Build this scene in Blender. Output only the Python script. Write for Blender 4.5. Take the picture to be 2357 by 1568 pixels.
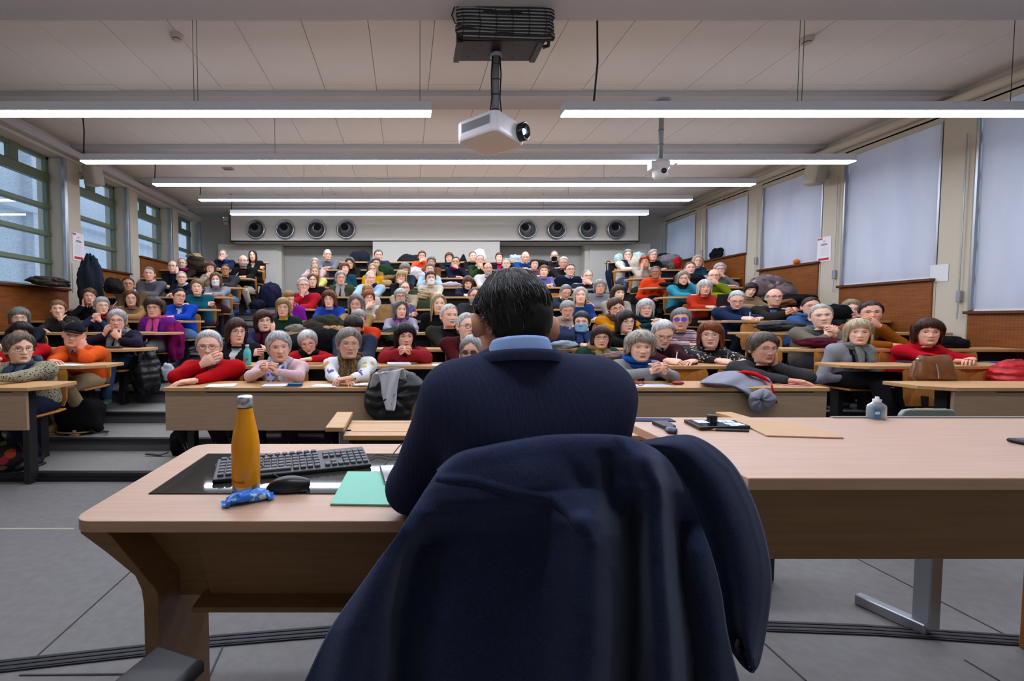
import bpy, math, random
import numpy as np
from math import pi, sin, cos, radians
from mathutils import Vector, Matrix
for _o in list(bpy.data.objects): bpy.data.objects.remove(_o)
sc = bpy.context.scene
COL = sc.collection
rng = np.random.default_rng(7)
# ---------------------------------------------------------------- camera, sky, exposure
EYE = 1.24
PITCH = radians(2.4)
cam_d = bpy.data.cameras.new('camera'); cam = bpy.data.objects.new('camera', cam_d); COL.objects.link(cam)
cam.location = (0, 0, EYE); cam.rotation_euler = (pi/2 - PITCH, 0, 0)
cam_d.sensor_width = 36; cam_d.lens = 36*1000/2357
cam_d.shift_x = (1178.5-935)/2357; cam_d.shift_y = (779-784)/2357
cam_d.clip_start = .05; cam_d.clip_end = 200
sc.camera = cam
world = bpy.data.worlds.new('overcast_sky'); sc.world = world; world.use_nodes = True
world.node_tree.nodes['Background'].inputs[0].default_value = (.76, .88, 1.0, 1)
world.node_tree.nodes['Background'].inputs[1].default_value = 1.75
sc.view_settings.view_transform = 'Standard'; sc.view_settings.look = 'None'
sc.view_settings.exposure = 0.0; sc.view_settings.gamma = 1.0
sc.view_settings.use_curve_mapping = False
sc.cycles.use_denoising = True
sc.cycles.max_bounces = 8; sc.cycles.diffuse_bounces = 5; sc.cycles.glossy_bounces = 3
sc.cycles.transparent_max_bounces = 12; sc.cycles.caustics_reflective = False; sc.cycles.caustics_refractive = False
sc.cycles.sample_clamp_indirect = 6
TUBE = 32.0     # brightness of the lamp strips

_C, _S = cos(PITCH), sin(PITCH)
def ray(x, y):
    u = (x-935)/1000; v = (779-y)/1000
    return u, _C+v*_S, v*_C-_S
def atY(x, y, Y):
    a, b, c = ray(x, y); t = Y/b; return (a*t, Y, EYE+c*t)
def atZ(x, y, Z):
    a, b, c = ray(x, y); t = (Z-EYE)/c; return (a*t, b*t, Z)
def atX(x, y, X):
    a, b, c = ray(x, y); t = X/a; return (X, b*t, EYE+c*t)

# ---------------------------------------------------------------- materials
def lin(h):
    if not isinstance(h, str): return tuple(h)
    v = [int(h[i:i+2], 16)/255 for i in (0, 2, 4)]
    return tuple(c/12.92 if c <= .04045 else ((c+.055)/1.055)**2.4 for c in v)
_mats = {}
class NT:
    def __init__(s, name):
        s.m = bpy.data.materials.new(name); s.m.use_nodes = True; s.t = s.m.node_tree
        s.b = s.t.nodes['Principled BSDF']; s.out = s.t.nodes['Material Output']
    def n(s, typ, **kw):
        o = s.t.nodes.new(typ)
        for k, v in kw.items(): setattr(o, k, v)
        return o
    def l(s, a, b): s.t.links.new(a, b)
    def coord(s, scale=(1, 1, 1), kind='Object', rot=(0, 0, 0), loc=(0, 0, 0)):
        c = s.n('ShaderNodeTexCoord'); m = s.n('ShaderNodeMapping')
        m.inputs['Scale'].default_value = scale; m.inputs['Rotation'].default_value = rot; m.inputs['Location'].default_value = loc
        s.l(c.outputs[kind], m.inputs[0]); return m.outputs[0]
    def noise(s, vec, scale, detail=3, rough=.55):
        o = s.n('ShaderNodeTexNoise'); o.inputs['Scale'].default_value = scale
        o.inputs['Detail'].default_value = detail; o.inputs['Roughness'].default_value = rough
        s.l(vec, o.inputs['Vector']); return o.outputs['Fac']
    def ramp(s, fac, stops, interp='LINEAR'):
        o = s.n('ShaderNodeValToRGB'); o.color_ramp.interpolation = interp
        e = o.color_ramp.elements
        while len(e) < len(stops): e.new(.5)
        for el, (p, c) in zip(e, stops): el.position = p; el.color = (*lin(c), 1) if not isinstance(c, float) else (c, c, c, 1)
        s.l(fac, o.inputs[0]); return o.outputs[0]
    def bump(s, fac, strength=.2, dist=.01):
        o = s.n('ShaderNodeBump'); o.inputs['Strength'].default_value = strength; o.inputs['Distance'].default_value = dist
        s.l(fac, o.inputs['Height']); s.l(o.outputs[0], s.b.inputs['Normal'])
    def math(s, op, a, b=0.0):
        o = s.n('ShaderNodeMath', operation=op)
        for i, v in enumerate((a, b)):
            if isinstance(v, (int, float)): o.inputs[i].default_value = v
            else: s.l(v, o.inputs[i])
        return o.outputs[0]
    def mix(s, fac, a, b):
        o = s.n('ShaderNodeMix', data_type='RGBA')
        if isinstance(fac, (int, float)): o.inputs[0].default_value = fac
        else: s.l(fac, o.inputs[0])
        for i, v in ((6, a), (7, b)):
            if isinstance(v, (str, tuple)): o.inputs[i].default_value = (*lin(v), 1)
            else: s.l(v, o.inputs[i])
        return o.outputs[2]
def dk(h, k):
    c = lin(h); return tuple(min(1, x*k) for x in c)
def cached(f):
    def g(*a, **k):
        key = (f.__name__, a, tuple(sorted(k.items())))
        if key not in _mats: _mats[key] = f(*a, **k)
        return _mats[key]
    return g
@cached
def plain(col, rough=.5, metal=0.0, spec=.5, name='paint'):
    s = NT(name); s.b.inputs['Base Color'].default_value = (*lin(col), 1); s.b.inputs['Roughness'].default_value = rough
    s.b.inputs['Metallic'].default_value = metal; s.b.inputs['Specular IOR Level'].default_value = spec
    return s.m
@cached
def speck(col, var=.12, scale=40, rough=.7, bump=.1, spec=.3, name='surface'):
    s = NT(name); f = s.noise(s.coord(), scale, 4)
    s.l(s.ramp(f, [(.3, dk(col, 1-var)), (.7, dk(col, 1+var))]), s.b.inputs['Base Color'])
    s.b.inputs['Roughness'].default_value = rough; s.b.inputs['Specular IOR Level'].default_value = spec
    if bump: s.bump(f, bump, .004)
    return s.m
@cached
def fabric(col, var=.2, scale=220, rough=.95, bump=.35, name='cloth', sheen=0.0):
    s = NT(name); v = s.coord(); f = s.noise(v, scale, 2); g = s.noise(v, 14, 3)
    a = s.ramp(f, [(.3, dk(col, 1-var)), (.7, dk(col, 1+var))])
    s.l(s.mix(s.math('MULTIPLY', g, .35), a, dk(col, .62)), s.b.inputs['Base Color'])
    s.b.inputs['Roughness'].default_value = rough; s.b.inputs['Specular IOR Level'].default_value = .12
    if sheen: s.b.inputs['Sheen Weight'].default_value = sheen
    s.bump(f, bump, .003)
    return s.m
@cached
def puffer(col, pitch=.09, name='quilted_cloth', rough=.5):
    s = NT(name); w = s.n('ShaderNodeTexWave', bands_direction='Z'); w.inputs['Scale'].default_value = .314/pitch
    w.inputs['Distortion'].default_value = 2.0; w.inputs['Detail Scale'].default_value = 2; s.l(s.coord(), w.inputs[0])
    s.l(s.ramp(w.outputs['Fac'], [(0, dk(col, .45)), (.25, dk(col, 1.0)), (1, dk(col, 1.15))]), s.b.inputs['Base Color'])
    s.b.inputs['Roughness'].default_value = rough; s.bump(w.outputs['Fac'], .6, .02); return s.m
@cached
def stripes(cols, period=.08, axis='Z', name='striped_knit', dist=.6):
    s = NT(name); w = s.n('ShaderNodeTexWave', bands_direction=axis, wave_profile='SAW'); w.inputs['Scale'].default_value = .314/period/ (1.0)
    w.inputs['Distortion'].default_value = dist; w.inputs['Detail Scale'].default_value = 6; s.l(s.coord(), w.inputs[0])
    n = len(cols); s.l(s.ramp(w.outputs['Fac'], [(i/n, c) for i, c in enumerate(cols)], 'CONSTANT'), s.b.inputs['Base Color'])
    s.b.inputs['Roughness'].default_value = .95; s.bump(s.noise(s.coord(), 200, 2), .3, .003); return s.m
@cached
def patches(base, cols, scale=18, cover=.45, name='patterned_cloth'):
    s = NT(name); v = s.n('ShaderNodeTexVoronoi', feature='F1'); v.inputs['Scale'].default_value = scale; s.l(s.coord(), v.inputs['Vector'])
    sep = s.n('ShaderNodeSeparateColor'); s.l(v.outputs['Color'], sep.inputs[0])
    n = len(cols); c = s.ramp(sep.outputs[0], [(i/n, q) for i, q in enumerate(cols)], 'CONSTANT')
    f = s.math('LESS_THAN', s.math('ADD', v.outputs['Distance'], s.math('MULTIPLY', s.noise(s.coord(), scale*2, 2), .35)), cover)
    s.l(s.mix(f, base, c), s.b.inputs['Base Color']); s.b.inputs['Roughness'].default_value = .9; return s.m
@cached
def wood(c1, c2, axis=0, scale=1.0, rough=.42, spec=.4, name='beech_veneer'):
    s = NT(name); st = [26.0, 26.0, 26.0]; st[axis] = 1.6
    v = s.coord(tuple(x*scale for x in st)); f = s.noise(v, 3.0, 5, .6); g = s.noise(s.coord((3, 3, 3)), 1.0, 2)
    s.l(s.mix(s.math('MULTIPLY', g, .35), s.ramp(f, [(.3, c2), (.72, c1)]), dk(c2, .9)), s.b.inputs['Base Color'])
    s.b.inputs['Roughness'].default_value = rough; s.b.inputs['Specular IOR Level'].default_value = spec
    s.bump(f, .06, .002); return s.m
@cached
def hair_mat(col, var=.5, name='hair', rough=.5):
    s = NT(name); f = s.noise(s.coord((1, 1, .12)), 170, 3, .7); g = s.noise(s.coord((1, 1, .5)), 30, 2)
    a = s.ramp(f, [(.3, dk(col, 1-var*.8)), (.7, dk(col, 1.15+var*.7))])
    s.l(s.mix(s.math('MULTIPLY', g, .3), a, dk(col, .6)), s.b.inputs['Base Color'])
    s.b.inputs['Roughness'].default_value = rough; s.b.inputs['Specular IOR Level'].default_value = .4
    s.bump(f, .3, .004); return s.m
@cached
def skin(col):
    s = NT('skin'); f = s.noise(s.coord(), 45, 3); g = s.noise(s.coord(), 160, 2)
    c = lin(col)
    s.l(s.ramp(f, [(.3, (c[0]*.93, c[1]*.82, c[2]*.78)), (.65, (c[0]*1.05, c[1]*1.03, c[2]*1.02))]), s.b.inputs['Base Color'])
    s.b.inputs['Roughness'].default_value = .5; s.b.inputs['Specular IOR Level'].default_value = .35
    s.bump(g, .12, .002); return s.m
@cached
def glow(col, strength, name='lit_panel'):
    s = NT(name); e = s.n('ShaderNodeEmission'); e.inputs[0].default_value = (*lin(col), 1); e.inputs[1].default_value = strength
    s.l(e.outputs[0], s.out.inputs[0]); return s.m
@cached
def glass(tint='dfe9ee', refl=.08, name='window_glass'):
    s = NT(name); t = s.n('ShaderNodeBsdfTransparent'); t.inputs[0].default_value = (*lin(tint), 1)
    g = s.n('ShaderNodeBsdfGlossy'); g.inputs['Roughness'].default_value = .02
    m = s.n('ShaderNodeMixShader'); fr = s.n('ShaderNodeLayerWeight'); fr.inputs[0].default_value = .5
    s.l(s.math('ADD', s.math('MULTIPLY', s.math('POWER', fr.outputs['Facing'], 4.0), .6), refl*.5), m.inputs[0]); s.l(t.outputs[0], m.inputs[1]); s.l(g.outputs[0], m.inputs[2])
    s.l(m.outputs[0], s.out.inputs[0]); return s.m

# ---------------------------------------------------------------- mesh builder
class MB:
    def __init__(s): s.V = []; s.F = []; s.n = 0
    def add(s, v, f, m=0):
        v = np.asarray(v, float).reshape(-1, 3); f = [f] if isinstance(f, np.ndarray) and f.ndim == 2 else f
        if isinstance(f, list) and len(f) and not (isinstance(f[0], np.ndarray) and f[0].ndim == 2):
            by = {}
            for q in f: by.setdefault(len(q), []).append(q)
            f = [np.array(q) for q in by.values()]
        for q in f: s.F.append((q+s.n, m))
        s.V.append(v); s.n += len(v); return s
    def box(s, x0, x1, y0, y1, z0, z1, m=0, R=None, c=None):
        v = np.array([(x, y, z) for x in (x0, x1) for y in (y0, y1) for z in (z0, z1)], float)
        if R is not None: v = v @ np.array(R).T
        if c is not None: v = v+np.array(c)
        return s.add(v, np.array([(0, 1, 3, 2), (4, 6, 7, 5), (0, 4, 5, 1), (2, 3, 7, 6), (0, 2, 6, 4), (1, 5, 7, 3)]), m)
    def rbox(s, x0, x1, y0, y1, z0, z1, r=.004, m=0, R=None, c=None):
        o = bmx(x0, x1, y0, y1, z0, z1, r); v = o[0]
        if R is not None: v = v @ np.array(R).T
        if c is not None: v = v+np.array(c)
        return s.add(v, o[1], m)
    def prism(s, poly, axis, a, b, m=0):
        n = len(poly); P = []
        for t in (a, b):
            for (u, w) in poly: P.append({'x': (t, u, w), 'y': (u, t, w), 'z': (u, w, t)}[axis])
        f = [tuple(range(n)), tuple(range(2*n-1, n-1, -1))]+[(i, n+i, n+(i+1) % n, (i+1) % n) for i in range(n)]
        ar = sum(poly[i][0]*poly[(i+1) % n][1]-poly[(i+1) % n][0]*poly[i][1] for i in range(n))
        flip = (ar > 0) == (axis != 'y')
        if (b < a): flip = not flip
        if flip: f = [q[::-1] for q in f]
        return s.add(P, f, m)
    def grid(s, P, wu=False, wv=False, m=0, flip=False):
        P = np.asarray(P, float); nu, nv = P.shape[:2]
        i = np.arange(nu if wu else nu-1); j = np.arange(nv if wv else nv-1)
        I, J = np.meshgrid(i, j, indexing='ij'); I2 = (I+1) % nu; J2 = (J+1) % nv
        q = np.stack([I*nv+J, I2*nv+J, I2*nv+J2, I*nv+J2], -1).reshape(-1, 4)
        if flip: q = q[:, ::-1]
        return s.add(P.reshape(-1, 3), q, m)
    def tube(s, pts, r, n=8, m=0, closed=False, flat=1.0, up=None):
        pts = np.asarray(pts, float); k = len(pts); r = np.broadcast_to(np.asarray(r, float), (k,))
        T = np.roll(pts, -1, 0)-np.roll(pts, 1, 0) if closed else np.gradient(pts, axis=0)
        T /= np.linalg.norm(T, axis=1, keepdims=True)+1e-12
        ref = np.array(up if up is not None else ((0, 0, 1) if abs(T[0][2]) < .9 else (1, 0, 0)), float)
        A = []; a = ref
        for t in T:
            a = a-t*np.dot(a, t); nn = np.linalg.norm(a)
            if nn < 1e-6: a = np.cross(t, (1, 0, 0)); nn = np.linalg.norm(a)
            a = a/nn; A.append(a)
        A = np.array(A); B = np.cross(T, A); th = np.arange(n)*2*pi/n
        P = pts[:, None]+r[:, None, None]*(np.cos(th)[None, :, None]*A[:, None]*flat+np.sin(th)[None, :, None]*B[:, None])
        s.grid(P, wu=closed, wv=True, m=m, flip=True)
        if not closed:
            b = s.n-k*n
            s.F.append((np.array([list(range(b+n-1, b-1, -1))]), m)); s.F.append((np.array([list(range(b+(k-1)*n, b+k*n))]), m))
        return s
    def lathe(s, prof, n=24, c=(0, 0, 0), R=None, m=0, ph=(0, 2*pi)):
        prof = np.array(prof, float); full = abs(ph[1]-ph[0]-2*pi) < 1e-6
        th = np.linspace(ph[0], ph[1], n, endpoint=not full)
        P = np.stack([prof[:, None, 0]*np.cos(th), prof[:, None, 0]*np.sin(th), np.repeat(prof[:, None, 1], n, 1)], -1)
        if R is not None: P = P @ np.array(R).T
        return s.grid(P+np.array(c), wv=full, m=m, flip=True)
    def ball(s, c, r, n=12, m=0, R=None):
        th = np.linspace(.001, pi-.001, n//2+2); ph = np.arange(n)*2*pi/n
        P = np.stack([np.sin(th)[:, None]*np.cos(ph), np.sin(th)[:, None]*np.sin(ph), np.repeat(np.cos(th)[:, None], n, 1)], -1)*np.array(r)
        if R is not None: P = P @ np.array(R).T
        return s.grid(P+np.array(c), wv=True, m=m)
    def build(s, name, mats, parent=None, smooth=False, loc=None, paint=None, solid=0, sub=0, bev=0):
        V = np.concatenate(s.V) if s.V else np.zeros((0, 3)); me = bpy.data.meshes.new(name)
        if loc is not None: V = V-np.array(loc)
        lv = np.concatenate([q.reshape(-1) for q, _ in s.F]); cnt = np.concatenate([np.full(len(q), q.shape[1]) for q, _ in s.F])
        mi = np.concatenate([np.full(len(q), m) for q, m in s.F])
        if paint is not None:
            cen = np.concatenate([V[q].mean(1) for q, _ in s.F]); mi = paint(cen, mi)
        me.vertices.add(len(V)); me.vertices.foreach_set('co', V.astype(np.float32).ravel())
        me.loops.add(len(lv)); me.loops.foreach_set('vertex_index', lv.astype(np.int32))
        me.polygons.add(len(cnt)); me.polygons.foreach_set('loop_start', np.concatenate([[0], np.cumsum(cnt)[:-1]]).astype(np.int32))
        for q in (mats if isinstance(mats, (list, tuple)) else [mats]): me.materials.append(q)
        me.polygons.foreach_set('material_index', mi.astype(np.int32))
        me.polygons.foreach_set('use_smooth', np.full(len(cnt), bool(smooth)))
        me.update(calc_edges=True)
        o = bpy.data.objects.new(name, me); COL.objects.link(o)
        if loc is not None and parent is None: o.location = loc
        if parent is not None: o.parent = parent
        if solid: q = o.modifiers.new('solid', 'SOLIDIFY'); q.thickness = solid; q.offset = -1
        if bev: q = o.modifiers.new('bevel', 'BEVEL'); q.width = bev; q.segments = 2; q.limit_method = 'ANGLE'; q.angle_limit = radians(40)
        if sub: q = o.modifiers.new('sub', 'SUBSURF'); q.levels = q.render_levels = sub
        return o
_bm = {}
def bmx(x0, x1, y0, y1, z0, z1, r):
    """box with chamfered edges"""
    lo = np.array((x0, y0, z0), float); hi = np.array((x1, y1, z1), float); r = min(r, (hi-lo).min()*.45)
    V = []; idx = {}
    for a in (0, 1):
        for b in (0, 1):
            for c in (0, 1):
                for k in range(3):
                    p = [(hi if t else lo)[i]-(r if t else -r)*(i != k) for i, t in enumerate((a, b, c))]
                    idx[a, b, c, k] = len(V); V.append(p)
    F = []
    for k in range(3):
        u, w = [i for i in range(3) if i != k]
        for s in (0, 1):
            q = []
            for (p, t) in ((0, 0), (1, 0), (1, 1), (0, 1)):
                key = [0, 0, 0]; key[k] = s; key[u] = p; key[w] = t; q.append(idx[(*key, k)])
            F.append(q)
    for k in range(3):
        u, w = [i for i in range(3) if i != k]
        for p in (0, 1):
            for t in (0, 1):
                a = [0, 0, 0]; a[u] = p; a[w] = t; b = list(a); b[k] = 1
                F.append([idx[(*a, u)], idx[(*b, u)], idx[(*b, w)], idx[(*a, w)]])
    for a in (0, 1):
        for b in (0, 1):
            for c in (0, 1): F.append([idx[a, b, c, 0], idx[a, b, c, 1], idx[a, b, c, 2]])
    V = np.array(V); ce = (lo+hi)/2; G = []
    for f in F:
        p = V[f]; nn = np.cross(p[1]-p[0], p[2]-p[0])
        G.append(f if np.dot(nn, p.mean(0)-ce) > 0 else f[::-1])
    return V, [np.array([f for f in G if len(f) == 4]), np.array([f for f in G if len(f) == 3])]
def tag(o, label=None, cat=None, group=None, kind=None):
    if label: o['label'] = label
    if cat: o['category'] = cat
    if group: o['group'] = group
    if kind: o['kind'] = kind
    return o
def empty(name, loc, label=None, cat=None, group=None, rz=0):
    o = bpy.data.objects.new(name, None); COL.objects.link(o); o.location = loc; o.rotation_euler = (0, 0, rz)
    o.empty_display_size = .1
    return tag(o, label, cat, group)
def st(o): o['kind'] = 'structure'; return o
def dup(o, loc=None, parent=None, rz=None):
    c = o.copy(); COL.objects.link(c)
    if parent is not None: c.parent = parent
    if loc is not None: c.location = loc
    if rz is not None: c.rotation_euler = (0, 0, rz)
    for ch in list(o.children): dup(ch, None, c)
    return c
def rotz(a): return np.array([[cos(a), -sin(a), 0], [sin(a), cos(a), 0], [0, 0, 1]])
def rotx(a): return np.array([[1, 0, 0], [0, cos(a), -sin(a)], [0, sin(a), cos(a)]])
def roty(a): return np.array([[cos(a), 0, sin(a)], [0, 1, 0], [-sin(a), 0, cos(a)]])
def wob(P, f, seed=0):
    """smooth pseudo-noise in -1..1 from sums of sines"""
    r = np.random.default_rng(seed); o = 0
    for k in range(5):
        w = r.normal(size=3)*f*(.6+.35*k); o = o+np.sin(P @ w+r.uniform(0, 6.3))/(1+.5*k)
    return o/2.2
# ---------------------------------------------------------------- room shell
XL, XR, YB, YF, ZC = -5.1, 6.4, 10.95, -1.7, 3.90
ROWY = [3.10, 3.75, 4.40, 5.05, 5.70, 6.35, 7.00, 7.65, 8.30, 8.95, 9.60]
DESKZ = [.756, .8425, .945, 1.094, 1.234, 1.405, 1.618, 1.821, 2.045, 2.278, 2.526]
TIERZ = [.063, .178, .29, .422, .555, .725, .935, 1.14, 1.365, 1.6, 1.84]
TIERY = [3.32, 3.87, 4.44, 4.97, 5.74, 6.40, 7.05, 7.70, 8.35, 9.0, 9.65]
m_wall = speck('c4beb0', .03, 60, .85, .05, name='wall_paint')
m_pillar = speck('c0b9a6', .03, 60, .85, .05, name='pillar_paint')
m_tile = speck('d3d0c9', .035, 90, .9, .08, name='ceiling_tile_board')
m_beam = speck('b4b3b4', .03, 80, .85, .05, name='beam_paint')
m_floor = speck('767473', .10, 22, .55, .05, .35, name='grey_linoleum')
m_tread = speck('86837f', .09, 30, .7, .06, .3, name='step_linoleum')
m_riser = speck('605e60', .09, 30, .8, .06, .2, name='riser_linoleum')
m_dark = speck('191a1e', .1, 60, .6, .05, name='black_panel')
m_steel = plain('2a2b30', .45, .3, name='dark_steel')
m_alu = plain('a7abb0', .35, .7, name='aluminium')
m_white = plain('d9dadb', .45, name='white_plastic')
m_black = plain('0b0b0c', .5, name='black_plastic')
m_desk = wood('d2a775', 'bd905e', 0, 1.0, .42, name='oak_desk_laminate')
m_deskp = wood('b3977a', 'a3866a', 0, 1.0, .5, name='oak_panel_laminate')
m_ply = wood('cf8f4a', 'b8752f', 2, .7, .4, name='beech_plywood')
m_teak = NT('perforated_brown_panel')
def _teak():
    s = m_teak; b = s.n('ShaderNodeTexBrick'); b.offset = 0; b.inputs['Scale'].default_value = 1
    b.inputs['Brick Width'].default_value = .03; b.inputs['Row Height'].default_value = .03; b.inputs['Mortar Size'].default_value = .006
    c = s.coord((1, 1, 1)); sp = s.n('ShaderNodeSeparateXYZ'); cb = s.n('ShaderNodeCombineXYZ'); s.l(c, sp.inputs[0])
    s.l(sp.outputs[1], cb.inputs[0]); s.l(sp.outputs[2], cb.inputs[1]); s.l(cb.outputs[0], b.inputs['Vector'])
    f = s.noise(s.coord((4, 4, 30)), 1.5, 4)
    base = s.ramp(f, [(.3, '743a00'), (.7, '915206')])
    s.l(s.mix(s.math('MULTIPLY', b.outputs['Fac'], .28), base, '3e1c05'), s.b.inputs['Base Color'])
    s.b.inputs['Roughness'].default_value = .5; s.bump(b.outputs['Fac'], .15, .003)
_teak(); m_teak = m_teak.m

st(MB().box(XL-.5, XR+.5, YF, YB+.3, -.12, 0).build('floor', m_floor))
ce = st(MB().box(XL-.5, XR+.5, YF-.2, YB+.3, ZC+.03, ZC+.2).build('ceiling', m_beam))
# ceiling bays: beams, one long tile per column with a short border tile at each end
BEAMY = [.51, 2.06, 3.56, 5.16, 6.71, 8.26, 9.81]
X0 = 2.035-.594*12-.0
cols = [(max(XL, X0+.594*k), min(XR, X0+.594*(k+1))) for k in range(20)]
cols = [c for c in cols if c[1]-c[0] > .05]
for k, y in enumerate(BEAMY):
    b = st(MB().box(XL-.1, XR+.1, y, y+.32, ZC-.06, ZC+.05).build('trim_%d' % (k+1), m_beam)); b.data.name = 'beam'
_tm = {}
def tile(name, w, d, x, y):
    key = (round(w, 3), round(d, 3))
    if key not in _tm:
        o = MB().rbox(-w/2+.0022, w/2-.0022, -d/2+.0022, d/2-.0022, -.012, .02, .003).build(name, m_tile, ce); _tm[key] = o.data
    else:
        o = bpy.data.objects.new(name, _tm[key]); COL.objects.link(o); o.parent = ce
    o.location = (x, y, ZC+.012+float(rng.normal()*.0012))
for k in range(len(BEAMY)-1):
    y0, y1 = BEAMY[k]+.32, BEAMY[k+1]; bo = .13
    for (a, b) in cols:
        tile('border_tile', b-a, .03, (a+b)/2, y0+.015); tile('ceiling_tile', b-a, y1-y0-.03-bo, (a+b)/2, (y0+.03+y1-bo)/2); tile('border_tile', b-a, bo, (a+b)/2, y1-bo/2)
st(MB().box(XL, XR, 10.01, YB, 3.80, ZC+.05).build('trim_8', m_beam))
st(MB().box(XL-.5, XR+.5, YF-.2, YF, -.1, ZC+.1).build('wall_front', m_wall))

# side walls: pillars, lintel, spandrels, wood fronts
WT = 3.66
def side(sgn, X, pil, sills, name):
    """sgn -1 left, +1 right; outer face at X+sgn*.42"""
    a, b = (X-.42, X) if sgn < 0 else (X, X+.42)
    w = MB().box(a, b, YF, YB, WT, ZC+.03)
    w.box(a, b, YF, sills[0][0], -.1, ZC)
    for (y0, y1, z) in sills: w.box(a, b, y0, y1, -.1, z)
    wo = st(w.build('wall_'+name, m_wall))
    for y in pil:
        MB().rbox(a if sgn < 0 else a-.0, b if sgn > 0 else b+.0, y-.155, y+.155, 0, WT, .008).build('pillar', m_pillar, wo)
    for (y0, y1, z) in sills:
        x0, x1 = (X-.02, X+.022) if sgn < 0 else (X-.022, X+.02)
        p = MB().box(x0, x1, y0+.02, y1-.02, z-1.15, z-.02).build('wood_panel', m_teak, wo)
        MB().rbox(X-.06 if sgn > 0 else X-.33, X+.33 if sgn > 0 else X+.06, y0-.0, y1+.0, z-.022, z+.012, .005).build('sill_board', wood('6a3c1c', '4a2812', 1, name='dark_sill_wood'), wo)
    return wo
LP = [3.79, 5.26, 6.73, 8.20, 9.67]; RP = [2.17, 3.645, 5.12, 6.60, 8.07, 9.54]
LS = [(3.945, 5.105, 1.33), (5.415, 6.575, 1.70), (6.885, 8.045, 2.09), (8.355, 9.515, 2.46), (9.825, YB-.12, 2.5)]
RS = [(2.325, 3.49, 1.33), (3.80, 4.965, 1.33), (5.275, 6.445, 1.735), (6.755, 7.915, 2.14), (8.225, 9.385, 2.50), (9.695, YB-.12, 2.62)]
wl = side(-1, XL, LP, LS, 'left'); wr = side(1, XR, RP, RS, 'right')
st(MB().rbox(XL, XL+.13, .0, 10.0, 3.70, 3.80, .01).build('trim_9', m_beam)); st(MB().tube([(XR-.09, .2, 3.76), (XR-.09, 9.9, 3.76)], .055, 10).build('trim_10', m_pillar, smooth=True))
# left windows: green metal frames with glass lights
m_green = speck('6d7a66', .05, 60, .5, .03, name='green_window_frame')
m_glass = glass('e4eaf4', .10)
for k, (y0, y1, z) in enumerate(LS):
    X = XL-.30; t = .05
    f = MB().rbox(X, X+.07, y0, y0+t, z, WT, .006).rbox(X, X+.07, y1-t, y1, z, WT, .006).rbox(X, X+.07, y0, y1, z, z+.06, .006).rbox(X, X+.07, y0, y1, WT-.05, WT, .006)
    w = st(f.build('window_%d' % (k+1), m_green))
    MB().rbox(X-.01, X+.085, y0, y1, 3.29, 3.42, .008).build('transom', m_green, w)
    MB().rbox(X, X+.08, (y0+y1)/2-.07, (y0+y1)/2+.07, 3.42, WT, .006).build('mullion', m_green, w)
    zz = [q for q in (2.92, 2.52, 2.11, 1.71) if q > z+.2]
    for q in zz: MB().rbox(X-.005, X+.09, y0, y1, q-.035, q+.035, .01).build('glazing_bar', m_green, w)
    lv = [z]+zz[::-1]+[3.36]
    for a, b in zip(lv[:-1], lv[1:]): MB().box(X+.03, X+.036, y0+.02, y1-.02, a+.01, b-.01).build('pane', m_glass, w)
    MB().box(X+.03, X+.036, y0+.02, (y0+y1)/2, 3.40, WT-.02).build('pane', m_glass, w); MB().box(X+.03, X+.036, (y0+y1)/2, y1-.02, 3.40, WT-.02).build('pane', m_glass, w)
    MB().rbox(XL-.02, XL+.03, y1-.04, y1+.02, z, WT, .004).build('blind_rail', m_alu, w)
    if k: MB().tube([(XL+.05, y1+.03, z+.4), (XL+.05, y1+.03, z-.05)], .007, 6).build('crank_rod', m_alu, w)
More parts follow.
